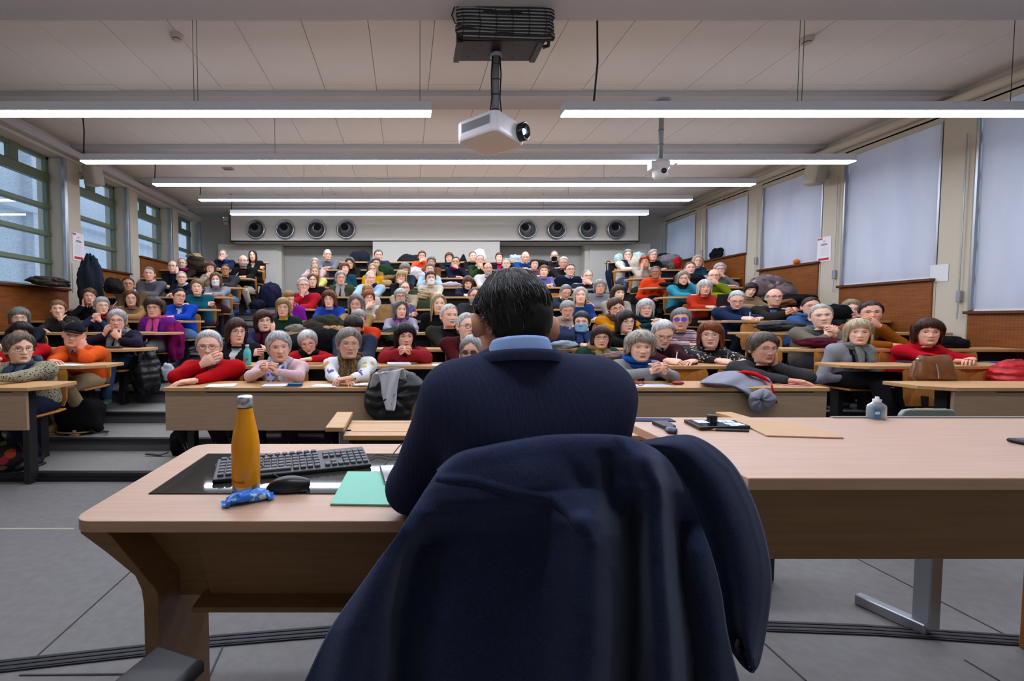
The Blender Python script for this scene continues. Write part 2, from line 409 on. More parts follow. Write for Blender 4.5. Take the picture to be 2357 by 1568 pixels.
# right windows: frame behind a white roller blind
m_blind = NT('white_roller_blind')
def _bl():
    s = m_blind; d = s.n('ShaderNodeBsdfDiffuse'); t = s.n('ShaderNodeBsdfTranslucent'); m = s.n('ShaderNodeMixShader')
    f = s.ramp(s.noise(s.coord((1, 2, .5)), 2.0, 2), [(.3, 'd4d6e2'), (.7, 'e0e2ea')]); s.l(f, d.inputs[0]); s.l(f, t.inputs[0]); m.inputs[0].default_value = .42
    s.l(d.outputs[0], m.inputs[1]); s.l(t.outputs[0], m.inputs[2]); s.l(m.outputs[0], s.out.inputs[0])
_bl(); m_blind = m_blind.m
for k, (y0, y1, z) in enumerate(RS):
    X = XR+.24; t = .05
    f = MB().rbox(X, X+.07, y0, y0+t, z, WT, .006).rbox(X, X+.07, y1-t, y1, z, WT, .006).rbox(X, X+.07, y0, y1, z, z+.06, .006).rbox(X, X+.07, y0, y1, WT-.05, WT, .006)
    w = st(f.build('window_%d' % (k+6), m_green))
    MB().rbox(X, X+.085, y0, y1, 3.29, 3.42, .008).build('transom', m_green, w); MB().rbox(X, X+.08, (y0+y1)/2-.07, (y0+y1)/2+.07, 3.42, WT, .006).build('mullion', m_green, w)
    for q in (2.92, 2.52, 2.11, 1.71):
        if q > z+.2: MB().rbox(X-.005, X+.09, y0, y1, q-.035, q+.035, .01).build('glazing_bar', m_green, w)
    MB().box(X+.03, X+.036, y0+.02, y1-.02, z+.02, WT-.02).build('pane', m_glass, w)
    n, mm = 14, 18
    U, Vv = np.meshgrid(np.linspace(0, 1, n), np.linspace(0, 1, mm), indexing='ij')
    P = np.stack([XR+.035+.012*np.sin(U*5+k)*Vv+.01*np.sin(Vv*4+U*3+k*2), y0+.03+(y1-y0-.06)*U, WT-.03-(WT-z-.045)*Vv], -1)
    bl = MB().grid(P).build('roller_blind', m_blind, None, True); tag(bl, 'white roller blind lowered over '+['the right window nearest the camera, out of frame', 'the right window cut by the frame edge', 'the right window beside the white paper sheet', 'the right window with an orange on its sill', 'the right window with a dark cap on its sill', 'the last right window by the back wall'][k], 'blind', 'roller blinds on the right windows')
    MB().rbox(XR+.0, XR+.09, y0+.0, y1-.0, WT-.06, WT+.03, .01).build('blind_cassette', m_pillar, bl)
    for yy in (y0+.005, y1-.025): MB().box(XR+.0, XR+.05, yy, yy+.02, z+.02, WT-.05).build('guide_rail', m_alu, bl)
    MB().box(XR+.02, XR+.045, y0+.04, y1-.04, z+.01, z+.03).build('hem_bar', m_white, bl)
    MB().tube([(XR-.03, y1+.06, WT-.3), (XR-.03, y1+.06, z+.2), (XR-.04, y1+.06, z-.08)], .006, 6).build('crank_rod', m_alu, bl); MB().rbox(XR-.045, XR-.005, y1+.04, y1+.08, z+.12, z+.25, .005).build('crank_bracket', m_alu, bl)
# opposite building outside the left windows
s = NT('outside_concrete'); f = s.noise(s.coord((1, 4, 4)), 5, 5, .7); s.l(s.ramp(f, [(.3, 'b4bcc0'), (.7, 'dde2e4')]), s.b.inputs['Base Color']); s.b.inputs['Roughness'].default_value = .9; m_out = s.m
ex = empty('outside_building', (-9.5, 9, 0), 'pale concrete building with ledges seen through the left windows', 'building')
def outp(name, mb, m): return mb.build(name, m, ex, loc=(-9.5, 9, 0))
ob = outp('wall', MB().box(-10, -9.5, 0, 24, -3, 9), m_out)
for y in (7.5, 10.9, 14.3, 17.7): outp('pier', MB().box(-9.5, -9.25, y, y+.9, -3, 9), m_out)
for z in (.6, 3.9): outp('ledge', MB().box(-9.5, -9.2, 0, 24, z, z+.25), speck('c3cace', .05, 8, .9, name='ledge_concrete'))
ob = outp('railing', MB().box(-9.28, -9.25, 0, 24, 1.5, 1.55), m_steel)
# back wall, ventilation soffit with eight round nozzles
wb = st(MB().box(XL-.4, XR+.4, YB, YB+.25, -.1, ZC).build('wall_back', speck('a5a29a', .03, 60, .85, .05, name='soffit_paint')))
YX = 10.25
xa, xb = atY(529, 520, YX)[0], atY(1472, 520, YX)[0]; zb = atY(800, 556, YX)[2]
c0, c1 = atY(858, 600, YX)[0], atY(1150, 600, YX)[0]
NOZ = [atY(x, 529, YX) for x in (590, 657, 729, 797, 1213, 1280, 1352, 1417)]
mb = MB().box(xa, xb, YX, YB, zb, zb+.02).box(xa, xb, YX, YB, 3.83, 3.85).box(xa, xa+.02, YX, YB, zb, 3.85).box(xb-.02, xb, YX, YB, zb, 3.85).box(c0, c1, YX, YB, 0, zb).box(xa, xb, YB-.06, YB, zb, 3.85)
zq = NOZ[0][2]; hs_ = .27; xs = [xa]
for c in NOZ: xs += [c[0]-hs_, c[0]+hs_]
xs.append(xb)
for i in range(0, len(xs), 2): mb.box(xs[i], xs[i+1], YX, YX+.02, zb, 3.85)
for c in NOZ:
    a, b = c[0]-hs_, c[0]+hs_; mb.box(a, b, YX, YX+.02, zb, zq-hs_); mb.box(a, b, YX, YX+.02, zq+hs_, 3.85)
    th = np.arange(32)*2*pi/32; sq = np.maximum(np.abs(np.cos(th)), np.abs(np.sin(th)))
    mb.grid(np.array([np.stack([c[0]+hs_/sq*np.cos(th), np.full(32, YX), zq+hs_/sq*np.sin(th)], -1), np.stack([c[0]+.205*np.cos(th), np.full(32, YX), zq+.205*np.sin(th)], -1)]), wv=True)
m_soff = speck('b2afa6', .03, 60, .85, .05, name='soffit_paint'); mb.build('soffit', m_soff, wb)
for (p0, p1, nm) in ((502, 648, 0), (1346, 1505, 1)):
    a, b = atY(p0, 600, YB-.25)[0], atY(p1, 600, YB-.25)[0]; zt = atY(575, 562 if nm == 0 else 561, YB-.25)[2]
    if nm == 1: b = atY(1497, 600, YB-.25)[0]
    MB().rbox(a, b, YB-.25, YB, 0, zt, .01).build('closet_front', m_wall, wb)
    d = st(MB().rbox(a+.1, b-.1, YB-.28, YB-.24, 1.84, zt-.1, .008).build('door_%d' % (nm+1), speck('c4c1b8', .02, 60, .7, .03, name='door_paint')))
m_noz = plain('9b9da0', .3, .85, name='brushed_steel')
for i, x in enumerate((590, 657, 729, 797, 1213, 1280, 1352, 1417)):
    c = NOZ[i]; e = empty('ventilation_nozzle', (c[0], YX-.02, zq), ['first', 'second', 'third', 'fourth', 'fifth', 'sixth', 'seventh', 'eighth'][i]+' from the left of the eight round steel air nozzles on back soffit', 'air vent', 'air nozzles on the back soffit')
    Rm = rotx(pi/2)
    MB().lathe([(.17, .0), (.215, .0), (.225, .02), (.215, .05), (.19, .055), (.175, .03)], 28, R=Rm).build('rim', m_noz, e, True)
    tl = [(-.3, .2), (-.25, .2), (0, .25), (-.2, .2), (-.1, .3), (.25, .25), (.1, .3), (.1, .3)][i]
    cup = []
    for r, z in [(.19, .03), (.185, .0), (.165, .0), (.12, -.0), (.09, .0)]: cup.append((r, z))
    # a swivelling bowl tilted upward, open throat at its end
    P = []
    for t in np.linspace(0, 1, 8):
        r = .185*(1-t)+.092*t; off = np.array([tl[0]*.22*t, 0, .075*t]); zz = .05-.16*np.sin(t*pi/2)+.02
        th = np.arange(24)*2*pi/24; P.append(np.stack([r*np.cos(th)+off[0], np.full(24, -zz), r*np.sin(th)*(1-.12*t)+off[2]], -1))
    MB().grid(np.array(P), wv=True, flip=True).build('bowl', m_noz, e, True)
    th = np.arange(24)*2*pi/24; off = (tl[0]*.22, .075)
    MB().grid(np.array([np.stack([.092*np.cos(th)+off[0], np.full(24, .09-.0), .081*np.sin(th)+off[1]], -1), np.stack([.06*np.cos(th)+off[0], np.full(24, .12), .05*np.sin(th)+off[1]], -1), np.stack([.001*np.cos(th)+off[0], np.full(24, .10), .001*np.sin(th)+off[1]], -1)]), wv=True, flip=True).build('throat', plain('050505', .9, name='dark_throat'), e, True)

# stepped tiers
for n in range(11):
    y1 = TIERY[n+1] if n < 10 else YB
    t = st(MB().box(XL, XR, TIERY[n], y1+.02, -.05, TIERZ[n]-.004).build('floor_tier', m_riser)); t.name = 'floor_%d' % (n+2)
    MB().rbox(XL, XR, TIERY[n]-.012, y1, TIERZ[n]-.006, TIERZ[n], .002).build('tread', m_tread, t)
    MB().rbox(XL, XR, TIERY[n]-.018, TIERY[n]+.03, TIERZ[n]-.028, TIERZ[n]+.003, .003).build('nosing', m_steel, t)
    pz = TIERZ[n-1] if n else 0
    if TIERZ[n]-pz > .15:                                   # half step in each aisle
        for (a, b) in ((-3.0-.0, -1.8), (3.05, 3.9+.05*n)):
            if n < 10: MB().rbox(a, b, TIERY[n]-.3, TIERY[n], pz, (pz+TIERZ[n])/2, .006).build('half_step', m_tread, t); MB().box(a, b, TIERY[n]-.305, TIERY[n]-.29, (pz+TIERZ[n])/2-.03, (pz+TIERZ[n])/2-.004).build('nosing', m_steel, t)
st(MB().box(XL, XR, 3.285, 3.302, 0, .022).build('baseboard_front', m_dark))
# floor seams and cable channel
fl = bpy.data.objects['floor']
def seam(pts, w, name, m, h=.003):
    q = [atZ(x, y, 0) for x, y in pts]; mb = MB()
    for a, b in zip(q[:-1], q[1:]):
        a, b = np.array(a), np.array(b); d = (b-a)/np.linalg.norm(b-a); nn = np.array((-d[1], d[0], 0))*w/2
        v = [a-nn, a+nn, b+nn, b-nn]; mb.add([p+(0, 0, z) for z in (-.001, h) for p in v], np.array([(3, 2, 1, 0), (4, 5, 6, 7), (0, 1, 5, 4), (1, 2, 6, 5), (2, 3, 7, 6), (3, 0, 4, 7)]))
    return mb.build(name, m, fl)
m_seam = plain('4c4a48', .9, name='floor_joint')
for p in ([(338, 1283), (70, 1525)], [(515, 1485), (478, 1568)], [(1757, 1480), (1855, 1568)], [(1975, 1288), (2320, 1465)], [(2220, 1520), (2300, 1568)], [(45, 1555), (290, 1553)]): seam(p, .006, 'floor_joint', m_seam)
seam([(-200, 1218), (170, 1218)], .018, 'floor_line', plain('a9a38c', .8, name='line_paint'), .002)
for off in (-.02, 0, .02):
    pass
for p in ([(-80, 1545), (350, 1497), (480, 1478), (800, 1452)], [(1680, 1440), (2000, 1452), (2500, 1487)]):
    ch = seam(p, .06, 'cable_channel', m_steel, .006)
    q = [atZ(x, y, 0) for x, y in p]; mb = MB()
    for dy in (-.02, 0, .02): mb.tube([(a[0], a[1]+dy, .006) for a in q], .005, 6)
    mb.build('channel_cover', plain('505258', .5, .4, name='channel_metal'), fl)
# lamp strips hung on cables
LY = [3.90, 5.45, 7.0, 8.55, 9.15]; LZ = [.483, .363, .309, .274, .240]
m_tube = glow('e8eeff', TUBE, 'lamp_diffuser'); m_lbody = speck('c9ced3', .03, 80, .5, .02, name='lamp_housing'); m_lens = m_tube
def lx(x, n): return atY(x, 737-1000*LZ[n], LY[n])[0]
def lamp(xa, xb, Y, zbot, hh, label):
    e = empty('strip_light', ((xa+xb)/2, Y, zbot), label, 'ceiling light', 'hanging strip lights')
    w = .115; L = (xb-xa)/2
    MB().rbox(-L, L, 0, w, .012, hh, .004).build('housing', m_lbody, e)
    MB().box(-L+.004, L-.004, .004, w-.004, 0, .012).build('diffuser', m_tube, e)
    mid = (xa+xb)/2
    for x in ([lx(q, 0)-mid for q in (440, 449, 967)] if label[:9] == 'left half' else [lx(q, 0)-mid for q in (1848, 1858, 2345)] if label[:10] == 'right half' else [-L*.5, L*.5]): MB().tube([(x, w/2, hh), (x, w/2, ZC-zbot-.006)], .0025, 5).build('wire', m_steel, e)
    MB().tube([(-L+.004 if label.find('right half') < 0 else -L+.28, w/2+.01, hh), (-L+.02 if label.find('right half') < 0 else -L+.31, w/2+.01, (ZC-zbot+hh)/2), (-L+.0 if label.find('right half') < 0 else -L+.3, w/2+.01, ZC-zbot-.008)], .009, 6).build('power_cable', m_black, e, True)
    return e
def lx(x, n): return atY(x, 737-1000*LZ[n], LY[n])[0]
hts = [.09, .09, .09, .09, .09]
yb = [257, 371, 424, 460, 493]
lampz = [atY(935, yb[i], LY[i])[2] for i in range(5)]
lamp(-4.0, 5.5, 2.35, 3.05, .092, 'hanging strip light out of frame above the speaker table')  # unseen lamp added at the ceiling's lamp spacing to light table and speaker
lamp(-.6, 1.7, .75, 3.0, .092, 'short hanging strip light out of frame above the camera')  # unseen short fixture, added over the camera to bring out the coat folds
lamp(lx(-110, 0), lx(994, 0), LY[0], lampz[0], .092, 'left half of the nearest hanging strip light, left of projector')
lamp(lx(1300, 0), lx(2420, 0), LY[0], lampz[0], .092, 'right half of the nearest hanging strip light, right of projector')
for i, (a, b, t) in enumerate(((183, 1972, 'second hanging strip light from the camera, behind the projector'), (350, 1741, 'third hanging strip light from the camera'), (456, 1595, 'fourth hanging strip light from the camera'), (529, 1494, 'fifth hanging strip light, directly before the round air nozzles'))):
    lamp(lx(a, i+1), lx(b, i+1), LY[i+1], lampz[i+1], .092, t)
# ---------------------------------------------------------------- fixed desks and seats
def LXR(n): return -2.62-.045*n
def RXL(n): return 3.79+.065*n
CXL = [-1.745, -1.78, -1.8, -1.8, -1.8, -1.75, -1.72, -1.7, -1.68, -1.65, -1.65]; CXR = [3.04, 2.87, 2.87, 2.87, 2.9, 2.95, 2.95, 2.95, 3.1, 3.1, 3.0]
ORD = ['front', 'second', 'third', 'fourth', 'fifth', 'sixth', 'seventh', 'eighth', 'ninth', 'tenth', 'eleventh']
for n in range(11):
    Y, Z, T = ROWY[n], DESKZ[n], TIERZ[n] if n else 0.0
    for blk, a, b in (('left', XL+.04, LXR(n)), ('centre', CXL[n], CXR[n]), ('right', RXL(n), XR-.04)):
        if n == 10 and blk == 'left': a, b = atY(465, 602, Y)[0], LXR(n)
        if n == 10 and blk == 'right': b = a+.9
        e = empty('lecture_desk', ((a+b)/2, Y, T), '%s row long wooden lecture desk of the %s seating block' % (ORD[n], blk), 'desk', 'lecture desks')
        L = (b-a)/2; z = Z-T; D = .34 if n < 10 else .22
        if blk == 'left': poly = [(-L, 0), (L-.16 if n else L-.1, 0), (L, .1), (L, D), (-L, D)]
        elif blk == 'right': poly = [(-L, .1), (-L+.16, 0), (L, 0), (L, D), (-L, D)]
        else: poly = [(-L, 0), (L, 0), (L, D), (-L, D)]
        MB().prism(poly, 'z', z-.028, z).build('desktop', m_desk, e, bev=.003)
        q0, q1 = (-L+.05, L-.05)
        if n and blk == 'left' and L > .9: q1 = L-.80
        if n and blk == 'right' and L > .9: q0 = -L+.80
        if n == 0:
            q0 = -L+.005 if blk != 'right' else -L+.16; q1 = L-.005 if blk != 'left' else L-.12
            MB().rbox(q0, q1, .012, .034, z-.315, z-.03, .003).build('front_panel', m_deskp, e)
            MB().box(q0+.3, q1-.1, .009, .013, z-.038, z-.030).build('shadow_gap', m_dark, e)
        else: MB().box(q0, q1, .10, .115, z-.36, z-.035).build('modesty_panel', m_dark, e)
        k = max(2, int(round((b-a)/1.25))+1)
        for i in range(k):
            x = q0+.12+(q1-q0-.24)*i/(k-1)
            MB().rbox(x-.025, x+.025, .13, .21, .0, z-.028, .004).build('leg', m_steel, e)
_seat = {}
def seat(x, n, label, tip=False, dy=0.0, rz=0.0, wide=.36, group='wooden folding chairs'):
    T = TIERZ[n] if ROWY[n]+.5 > TIERY[n] else 0
    loc = (x, ROWY[n]+.64+dy, T)
    if ROWY[n]+.64+dy > (TIERY[n+1] if n < 10 else 99): loc = (x, TIERY[n+1]-.03, T)
    key = tip
    if key in _seat: e = dup(_seat[key], loc, rz=rz)
    else:
        e = empty('folding_chair', loc, rz=rz); _seat[key] = e
        w = .18; pts = [(-w*.82, .43), (w*.82, .43), (w, .50), (w, .70)]+[(w-.055*(1-cos(t)), .70+.075*sin(t)) for t in np.linspace(.3, pi/2, 5)]
        pts += [(-p[0], p[1]) for p in pts[::-1][:-3]]; pts += [(-w, .50)]
        m = len(pts); fr = np.array([(p[0], -.03*(1-(p[0]/w)**2)*0+.035*(p[0]/w)**2*-1+.02+.06*(p[1]-.43), p[1]) for p in pts])
        bk = fr+np.array([0, .014, 0]); ce_ = fr.mean(0)+(0, .028, 0)
        mb = MB(); V = np.vstack([fr, [ce_], bk, [ce_+(0, .014, 0)]]); F = []
        for i in range(m):
            j = (i+1) % m; F += [(i, j, m), (m+1+j, m+1+i, 2*m+1)]; F.append((i, m+1+i, m+1+j, j))
        mb.add(V, F); mb.build('backrest', m_ply, e)
        if tip:
            MB().prism([(-.165, .12), (.165, .12), (.18, .30), (.165, .43), (-.165, .43), (-.18, .30)], 'y', -.085, -.068).build('tip_up_seat', m_ply, e, bev=.004)
            MB().prism([(-.03, .12), (.03, .12), (.035, .22), (.075, .29), (.05, .305), (0, .31), (-.05, .305), (-.075, .29), (-.035, .22)], 'y', -.098, -.086).build('seat_bracket', m_black, e)
        else: MB().prism([(-.18, -.36), (.18, -.36), (.19, -.1), (.17, 0), (-.17, 0), (-.19, -.1)], 'z', .40, .416).build('seat', m_ply, e, bev=.004)
        MB().rbox(-.03, .03, -.10, -.02, 0, .42, .004).rbox(-.02, .02, -.02, .03, .38, .52, .003).build('pedestal', m_steel, e)
    e.location = loc; tag(e, label, 'chair', group); return e
# ---------------------------------------------------------------- people: surfaces from smooth unions (garments), ring-built bodies, hair
def nrm(v): v = np.asarray(v, float); return v/(np.linalg.norm(v)+1e-12)
def sdf(prims, h, amp=.004, seed=0, fq=22, pad=.05, pleat=None):
    P = []
    for p in prims:
        if p[0] == 'c': P.append(np.minimum(p[1], p[2])-max(p[3], p[4])); P.append(np.maximum(p[1], p[2])+max(p[3], p[4]))
        else: r = max(p[2]); P.append(np.array(p[1])-r); P.append(np.array(p[1])+r)
    lo = np.min(P, 0)-pad; hi = np.max(P, 0)+pad
    n = np.ceil((hi-lo)/h).astype(int)+1
    f = np.full(n, .5, np.float32); ax = [lo[i]+h*np.arange(n[i]) for i in range(3)]
    for p in prims:
        k = p[-1]
        if p[0] == 'c': a, b, ra, rb = np.array(p[1], float), np.array(p[2], float), p[3], p[4]; l, u = np.minimum(a-ra, b-rb), np.maximum(a+ra, b+rb)
        else: a, r = np.array(p[1], float), np.array(p[2], float); R = p[3]; mr = r.max(); l, u = a-mr, a+mr
        e = k+2*h
        i0 = np.maximum(((l-e-lo)/h).astype(int), 0); i1 = np.minimum(((u+e-lo)/h).astype(int)+2, n)
        sl = tuple(slice(i0[i], i1[i]) for i in range(3))
        X, Y, Z = np.meshgrid(*[ax[i][sl[i]] for i in range(3)], indexing='ij', sparse=True)
        if p[0] == 'c':
            d = b-a; L = (d@d)+1e-9
            t = np.clip(((X-a[0])*d[0]+(Y-a[1])*d[1]+(Z-a[2])*d[2])/L, 0, 1)
            g = np.sqrt((X-a[0]-t*d[0])**2+(Y-a[1]-t*d[1])**2+(Z-a[2]-t*d[2])**2)-(ra+(rb-ra)*t)
        else:
            dx, dy, dz = X-a[0], Y-a[1], Z-a[2]
            if R is not None: dx, dy, dz = [dx*R[0][i]+dy*R[1][i]+dz*R[2][i] for i in range(3)]
            q = np.sqrt((dx/r[0])**2+(dy/r[1])**2+(dz/r[2])**2); g = (q-1)*r.min()*np.minimum(1, .5+.5*q)
        c = f[sl]; hh = np.maximum(k-np.abs(c-g), 0)/k
        f[sl] = np.minimum(c, g)-hh*hh*k*.25
    if amp:
        X, Y, Z = np.meshgrid(*ax, indexing='ij', sparse=True); r = np.random.default_rng(seed); o = 0
        for q in range(4):
            w = r.normal(size=3)*fq*(.5+.4*q); w[2] *= 1.3; o = o+np.sin(X*w[0]+Y*w[1]+Z*w[2]+r.uniform(0, 6))/(1+.6*q)
        f += (amp*o*.5).astype(np.float32)
    if pleat is not None:
        X, Y, Z = np.meshgrid(*ax, indexing='ij'); f += pleat(X, Y, Z).astype(np.float32)
    return nets(f, lo, h)
def nets(f, lo, h):
    s = f < 0; n = np.array(f.shape); C = [(a, b, c) for a in (0, 1) for b in (0, 1) for c in (0, 1)]
    cnt = np.zeros(n-1, np.int8)
    for a, b, c in C: cnt += s[a:n[0]-1+a, b:n[1]-1+b, c:n[2]-1+c]
    I = np.argwhere((cnt > 0) & (cnt < 8)); idx = -np.ones(n-1, np.int32); idx[tuple(I.T)] = np.arange(len(I))
    fv = np.stack([f[I[:, 0]+a, I[:, 1]+b, I[:, 2]+c] for a, b, c in C], 1)
    acc = np.zeros((len(I), 3)); w = np.zeros(len(I))
    for i in range(8):
        for j in range(i+1, 8):
            d = np.abs(np.array(C[i])-np.array(C[j]))
            if d.sum() != 1: continue
            m = (fv[:, i] < 0) != (fv[:, j] < 0); t = fv[m, i]/(fv[m, i]-fv[m, j])
            acc[m] += np.array(C[i])+t[:, None]*(np.array(C[j])-np.array(C[i])); w[m] += 1
    V = lo+h*(I+acc/w[:, None]); Q = []
    for ax in range(3):
        u, v = (ax+1) % 3, (ax+2) % 3
        sl0 = [slice(None)]*3; sl1 = [slice(None)]*3; sl0[ax] = slice(0, n[ax]-1); sl1[ax] = slice(1, n[ax])
        a, b = s[tuple(sl0)], s[tuple(sl1)]; E = np.argwhere(a != b)
        E = E[(E[:, u] > 0) & (E[:, v] > 0) & (E[:, u] < n[u]-1) & (E[:, v] < n[v]-1)]
        if not len(E): continue
        q = []
        for du, dv in ((1, 1), (0, 1), (0, 0), (1, 0)):
            e = E.copy(); e[:, u] -= du; e[:, v] -= dv; q.append(idx[tuple(e.T)])
        q = np.stack(q, 1); fl = a[tuple(E.T)]; q[~fl] = q[~fl][:, ::-1]; Q.append(q)
    return V, np.concatenate(Q)
def cone(a, b, ra, rb, k=.03): return ('c', np.array(a, float), np.array(b, float), ra, rb, k)
def ell(c, r, k=.04, R=None): return ('e', np.array(c, float), np.array(r, float), R, k)

# head: profile tables by height (metres, chin -.113, crown +.115, eyes at 0)
HZ = np.array([-.113, -.108, -.095, -.075, -.05, -.025, 0, .025, .05, .075, .095, .108, .115])
HW = np.array([.025, .036, .051, .061, .068, .0725, .075, .0755, .071, .060, .044, .026, .002])
HF = np.array([.066, .077, .084, .085, .087, .088, .088, .090, .086, .074, .056, .034, .002])
HBW = np.array([.053, .053, .054, .058, .066, .072, .076, .0765, .072, .061, .045, .027, .002])
HB = np.array([.060, .060, .063, .070, .083, .095, .101, .101, .095, .080, .060, .038, .002])
def face_d(x, z, sex, age, k):
    g = lambda v, c, s: np.exp(-((v-c)/s)**2)
    ax = np.abs(x); d = 0
    d = d-.0105*g(ax, .031, .016)*g(z, .003, .011)+.0045*g(ax, .026, .022)*g(z, .023, .008)*(1.3 if sex == 'm' else .6)
    t = np.clip((.014-z)/.048, 0, 1.25); prof = np.where(t <= 1, .004+.019*t, .023*np.clip(1-(t-1)/.25, 0, 1))*(z < .03)
    d = d+prof*np.exp(-(x/(.0075+.006*np.clip(t, 0, 1)))**2)*(1.1 if sex == 'm' else .95)*k[0]
    d = d+.006*g(ax, .012, .006)*g(z, -.033, .006)
    d = d+.0055*g(z, -.060, .0055)*g(x, 0, .020)-.0045*g(z, -.0655, .0028)*g(x, 0, .024)+.0055*g(z, -.071, .005)*g(x, 0, .017)
    d = d-.003*g(z, -.081, .006)*g(x, 0, .02)+.006*g(z, -.098, .011)*g(x, 0, .018)+.004*g(ax, .045, .016)*g(z, -.022, .016)
    sl = .018+.012*np.clip((-.034-z)/.03, 0, 1)
    d = d-.0035*age*np.exp(-((ax-sl-.006)/.0045)**2)*((z < -.03) & (z > -.075))
    d = d-.002*age*g(ax, .03, .018)*g(z, -.017, .004)-.0015*age*(np.sin(z*520)*.5)*g(x, 0, .04)*(z > .04)
    return d
def ring(z, phi, t=0.0, sex='m', age=.6, k=(1, 1), face=True):
    """point on the head surface at height z, angle phi from the front (positive to +x), offset t"""
    cp, sp = np.cos(phi), np.sin(phi); w = np.where(cp > 0, cp, 0)**.7
    W = np.interp(z, HZ, HW)*w+np.interp(z, HZ, HBW)*(1-w); F = np.interp(z, HZ, HF); B = np.interp(z, HZ, HB)
    x = (W*k[1]+t)*np.sign(sp)*np.abs(sp)**.92; y = np.where(cp > 0, -(F+t)*np.abs(cp)**.88, (B+t)*np.abs(cp)**.92)
    if face: y = y-face_d(x, z, sex, age, k)*np.clip(cp*2.2, 0, 1)
    return np.stack([x, y, np.broadcast_to(z, np.shape(x))], -1)
_ear = []
def ear(sd, N=12):
    th = np.linspace(0, 2*pi, N+1)[:-1]; P = []
    for r, o in ((1, -.004), (1.06, .006), (.92, .011), (.66, .004), (.3, .002), (.02, .003)):
        y = .018*np.cos(th)*r+.004*(np.sin(th) > 0); z = .033*np.sin(th)*r*np.where(np.sin(th) < 0, .95, 1); P.append(np.stack([np.full(N, o)+.012*np.cos(th)*r, y, z], -1))
    P = np.array(P); P[..., 0] = (P[..., 0]+.073)*sd; P[..., 1] += .012; P[..., 2] -= .008; P[..., 1] += -.18*(P[..., 2]+.008); return P
def head(mb, sex, age, k, T, hi=False, lips='b06a5e', eyes=True, closed=False):
    """skin 0, eye white 1, iris 2, brow 3, lip 4.  T maps head-local points (N,3) to body space"""
    N = 72 if hi else 46; t = np.linspace(-1, 1, N+1)[:-1]; phi = pi*np.sign(t)*np.abs(t)**1.45
    m = 40 if hi else 34; c = np.cos(np.linspace(.02, pi, m)); z = np.where(c > 0, .115*c, .113*c)
    z = np.unique(np.concatenate([z, np.linspace(-.105, .03, 24 if hi else 17)]))[::-1]
    P = np.array([ring(np.full(N, q), phi, 0, sex, age, k) for q in z])
    nk = 1.08 if sex == 'm' else .92; G = []
    for (q, w, f, b) in ((-.119, .050, .044, .066), (-.128, .049, .030, .068), (-.16, .050, .030, .074), (-.195, .055, .033, .084)):
        cp, sp = np.cos(phi), np.sin(phi); G.append(np.stack([w*nk*sp, np.where(cp > 0, -f*cp, -b*cp)*nk, np.full(N, q)], -1))
    P = np.concatenate([P, np.array(G)]); P = P[:, :]
    mb.grid(T(P.reshape(-1, 3)).reshape(P.shape), wv=True, m=0)
    for sd in (-1, 1):
        E = ear(sd, 30) if hi == 2 else ear(sd); mb.grid(T(E.reshape(-1, 3)).reshape(E.shape), wv=True, m=0, flip=sd > 0)
    if not eyes: return
    def surf(x, z, off):
        F = np.interp(z, HZ, HF); W = np.interp(z, HZ, HW)*k[1]; s = np.clip(np.abs(x)/W, 0, .98); cp = (1-s**(2/.92))**.5
        return -(F*np.abs(cp)**.88)-face_d(x, z, sex, age, k)*np.clip(cp*2.2, 0, 1)-off
    for sd in (-1, 1):
        op = .0044 if not closed else .0016; u = np.linspace(-1, 1, 9); v = np.linspace(-1, 1, 5); U, Vv = np.meshgrid(u, v, indexing='ij')
        x = sd*(.0315+.0130*U); zz = .002+.0022*U+op*Vv*np.sqrt(np.clip(1-U**2, 0, 1)); y = surf(x, zz, .0015+.003*(1-U**2))
        Q = np.stack([x, y, zz], -1); mb.grid(T(Q.reshape(-1, 3)).reshape(Q.shape), m=1 if not closed else 0, flip=sd < 0)
        if not closed:
            th = np.arange(9)*2*pi/9; x = sd*.0315+.0052*np.cos(th); zz = .0026+.0050*np.sin(th); y = np.full(9, surf(np.array(sd*.0315), np.array(.002), .0058))
            Q = np.stack([x, y, zz], -1); mb.add(T(Q), [tuple(range(9))], 2)
        u = np.linspace(-1, 1, 8)                                  # lid line
        Q = np.array([np.stack([sd*(.0315+.0145*u), surf(sd*(.0315+.0145*u), .003+.0022*u+op*np.sqrt(1-u**2*.98), .0035+.003*(1-u*u)), .003+.0022*u+op*np.sqrt(1-u**2*.98)+o], -1) for o in (-.0004, .0016)])
        mb.grid(T(Q.reshape(-1, 3)).reshape(Q.shape), m=3, flip=sd > 0)
        u = np.linspace(0, 1, 7); bx = sd*(.014+.034*u); bz = .0235+.006*np.sin(u*2.3)-.003*u
        hgt = (.0034 if sex == 'm' else .0024)*(1-.5*u)
        Q = np.array([np.stack([bx, surf(bx, bz+o*hgt, .0022), bz+o*hgt], -1) for o in (-1, 1)]); mb.grid(T(Q.reshape(-1, 3)).reshape(Q.shape), m=3, flip=sd > 0)
    u = np.linspace(-1, 1, 11); v = np.linspace(-1, 1, 5); U, Vv = np.meshgrid(u, v, indexing='ij')
    x = .0225*U*k[1]; zz = -.0655+np.where(Vv > 0, .0062, .0082)*Vv*(1-U**2)**.7-.001*U**2*age; Q = np.stack([x, surf(x, zz, .0012), zz], -1)
    mb.grid(T(Q.reshape(-1, 3)).reshape(Q.shape), m=4)
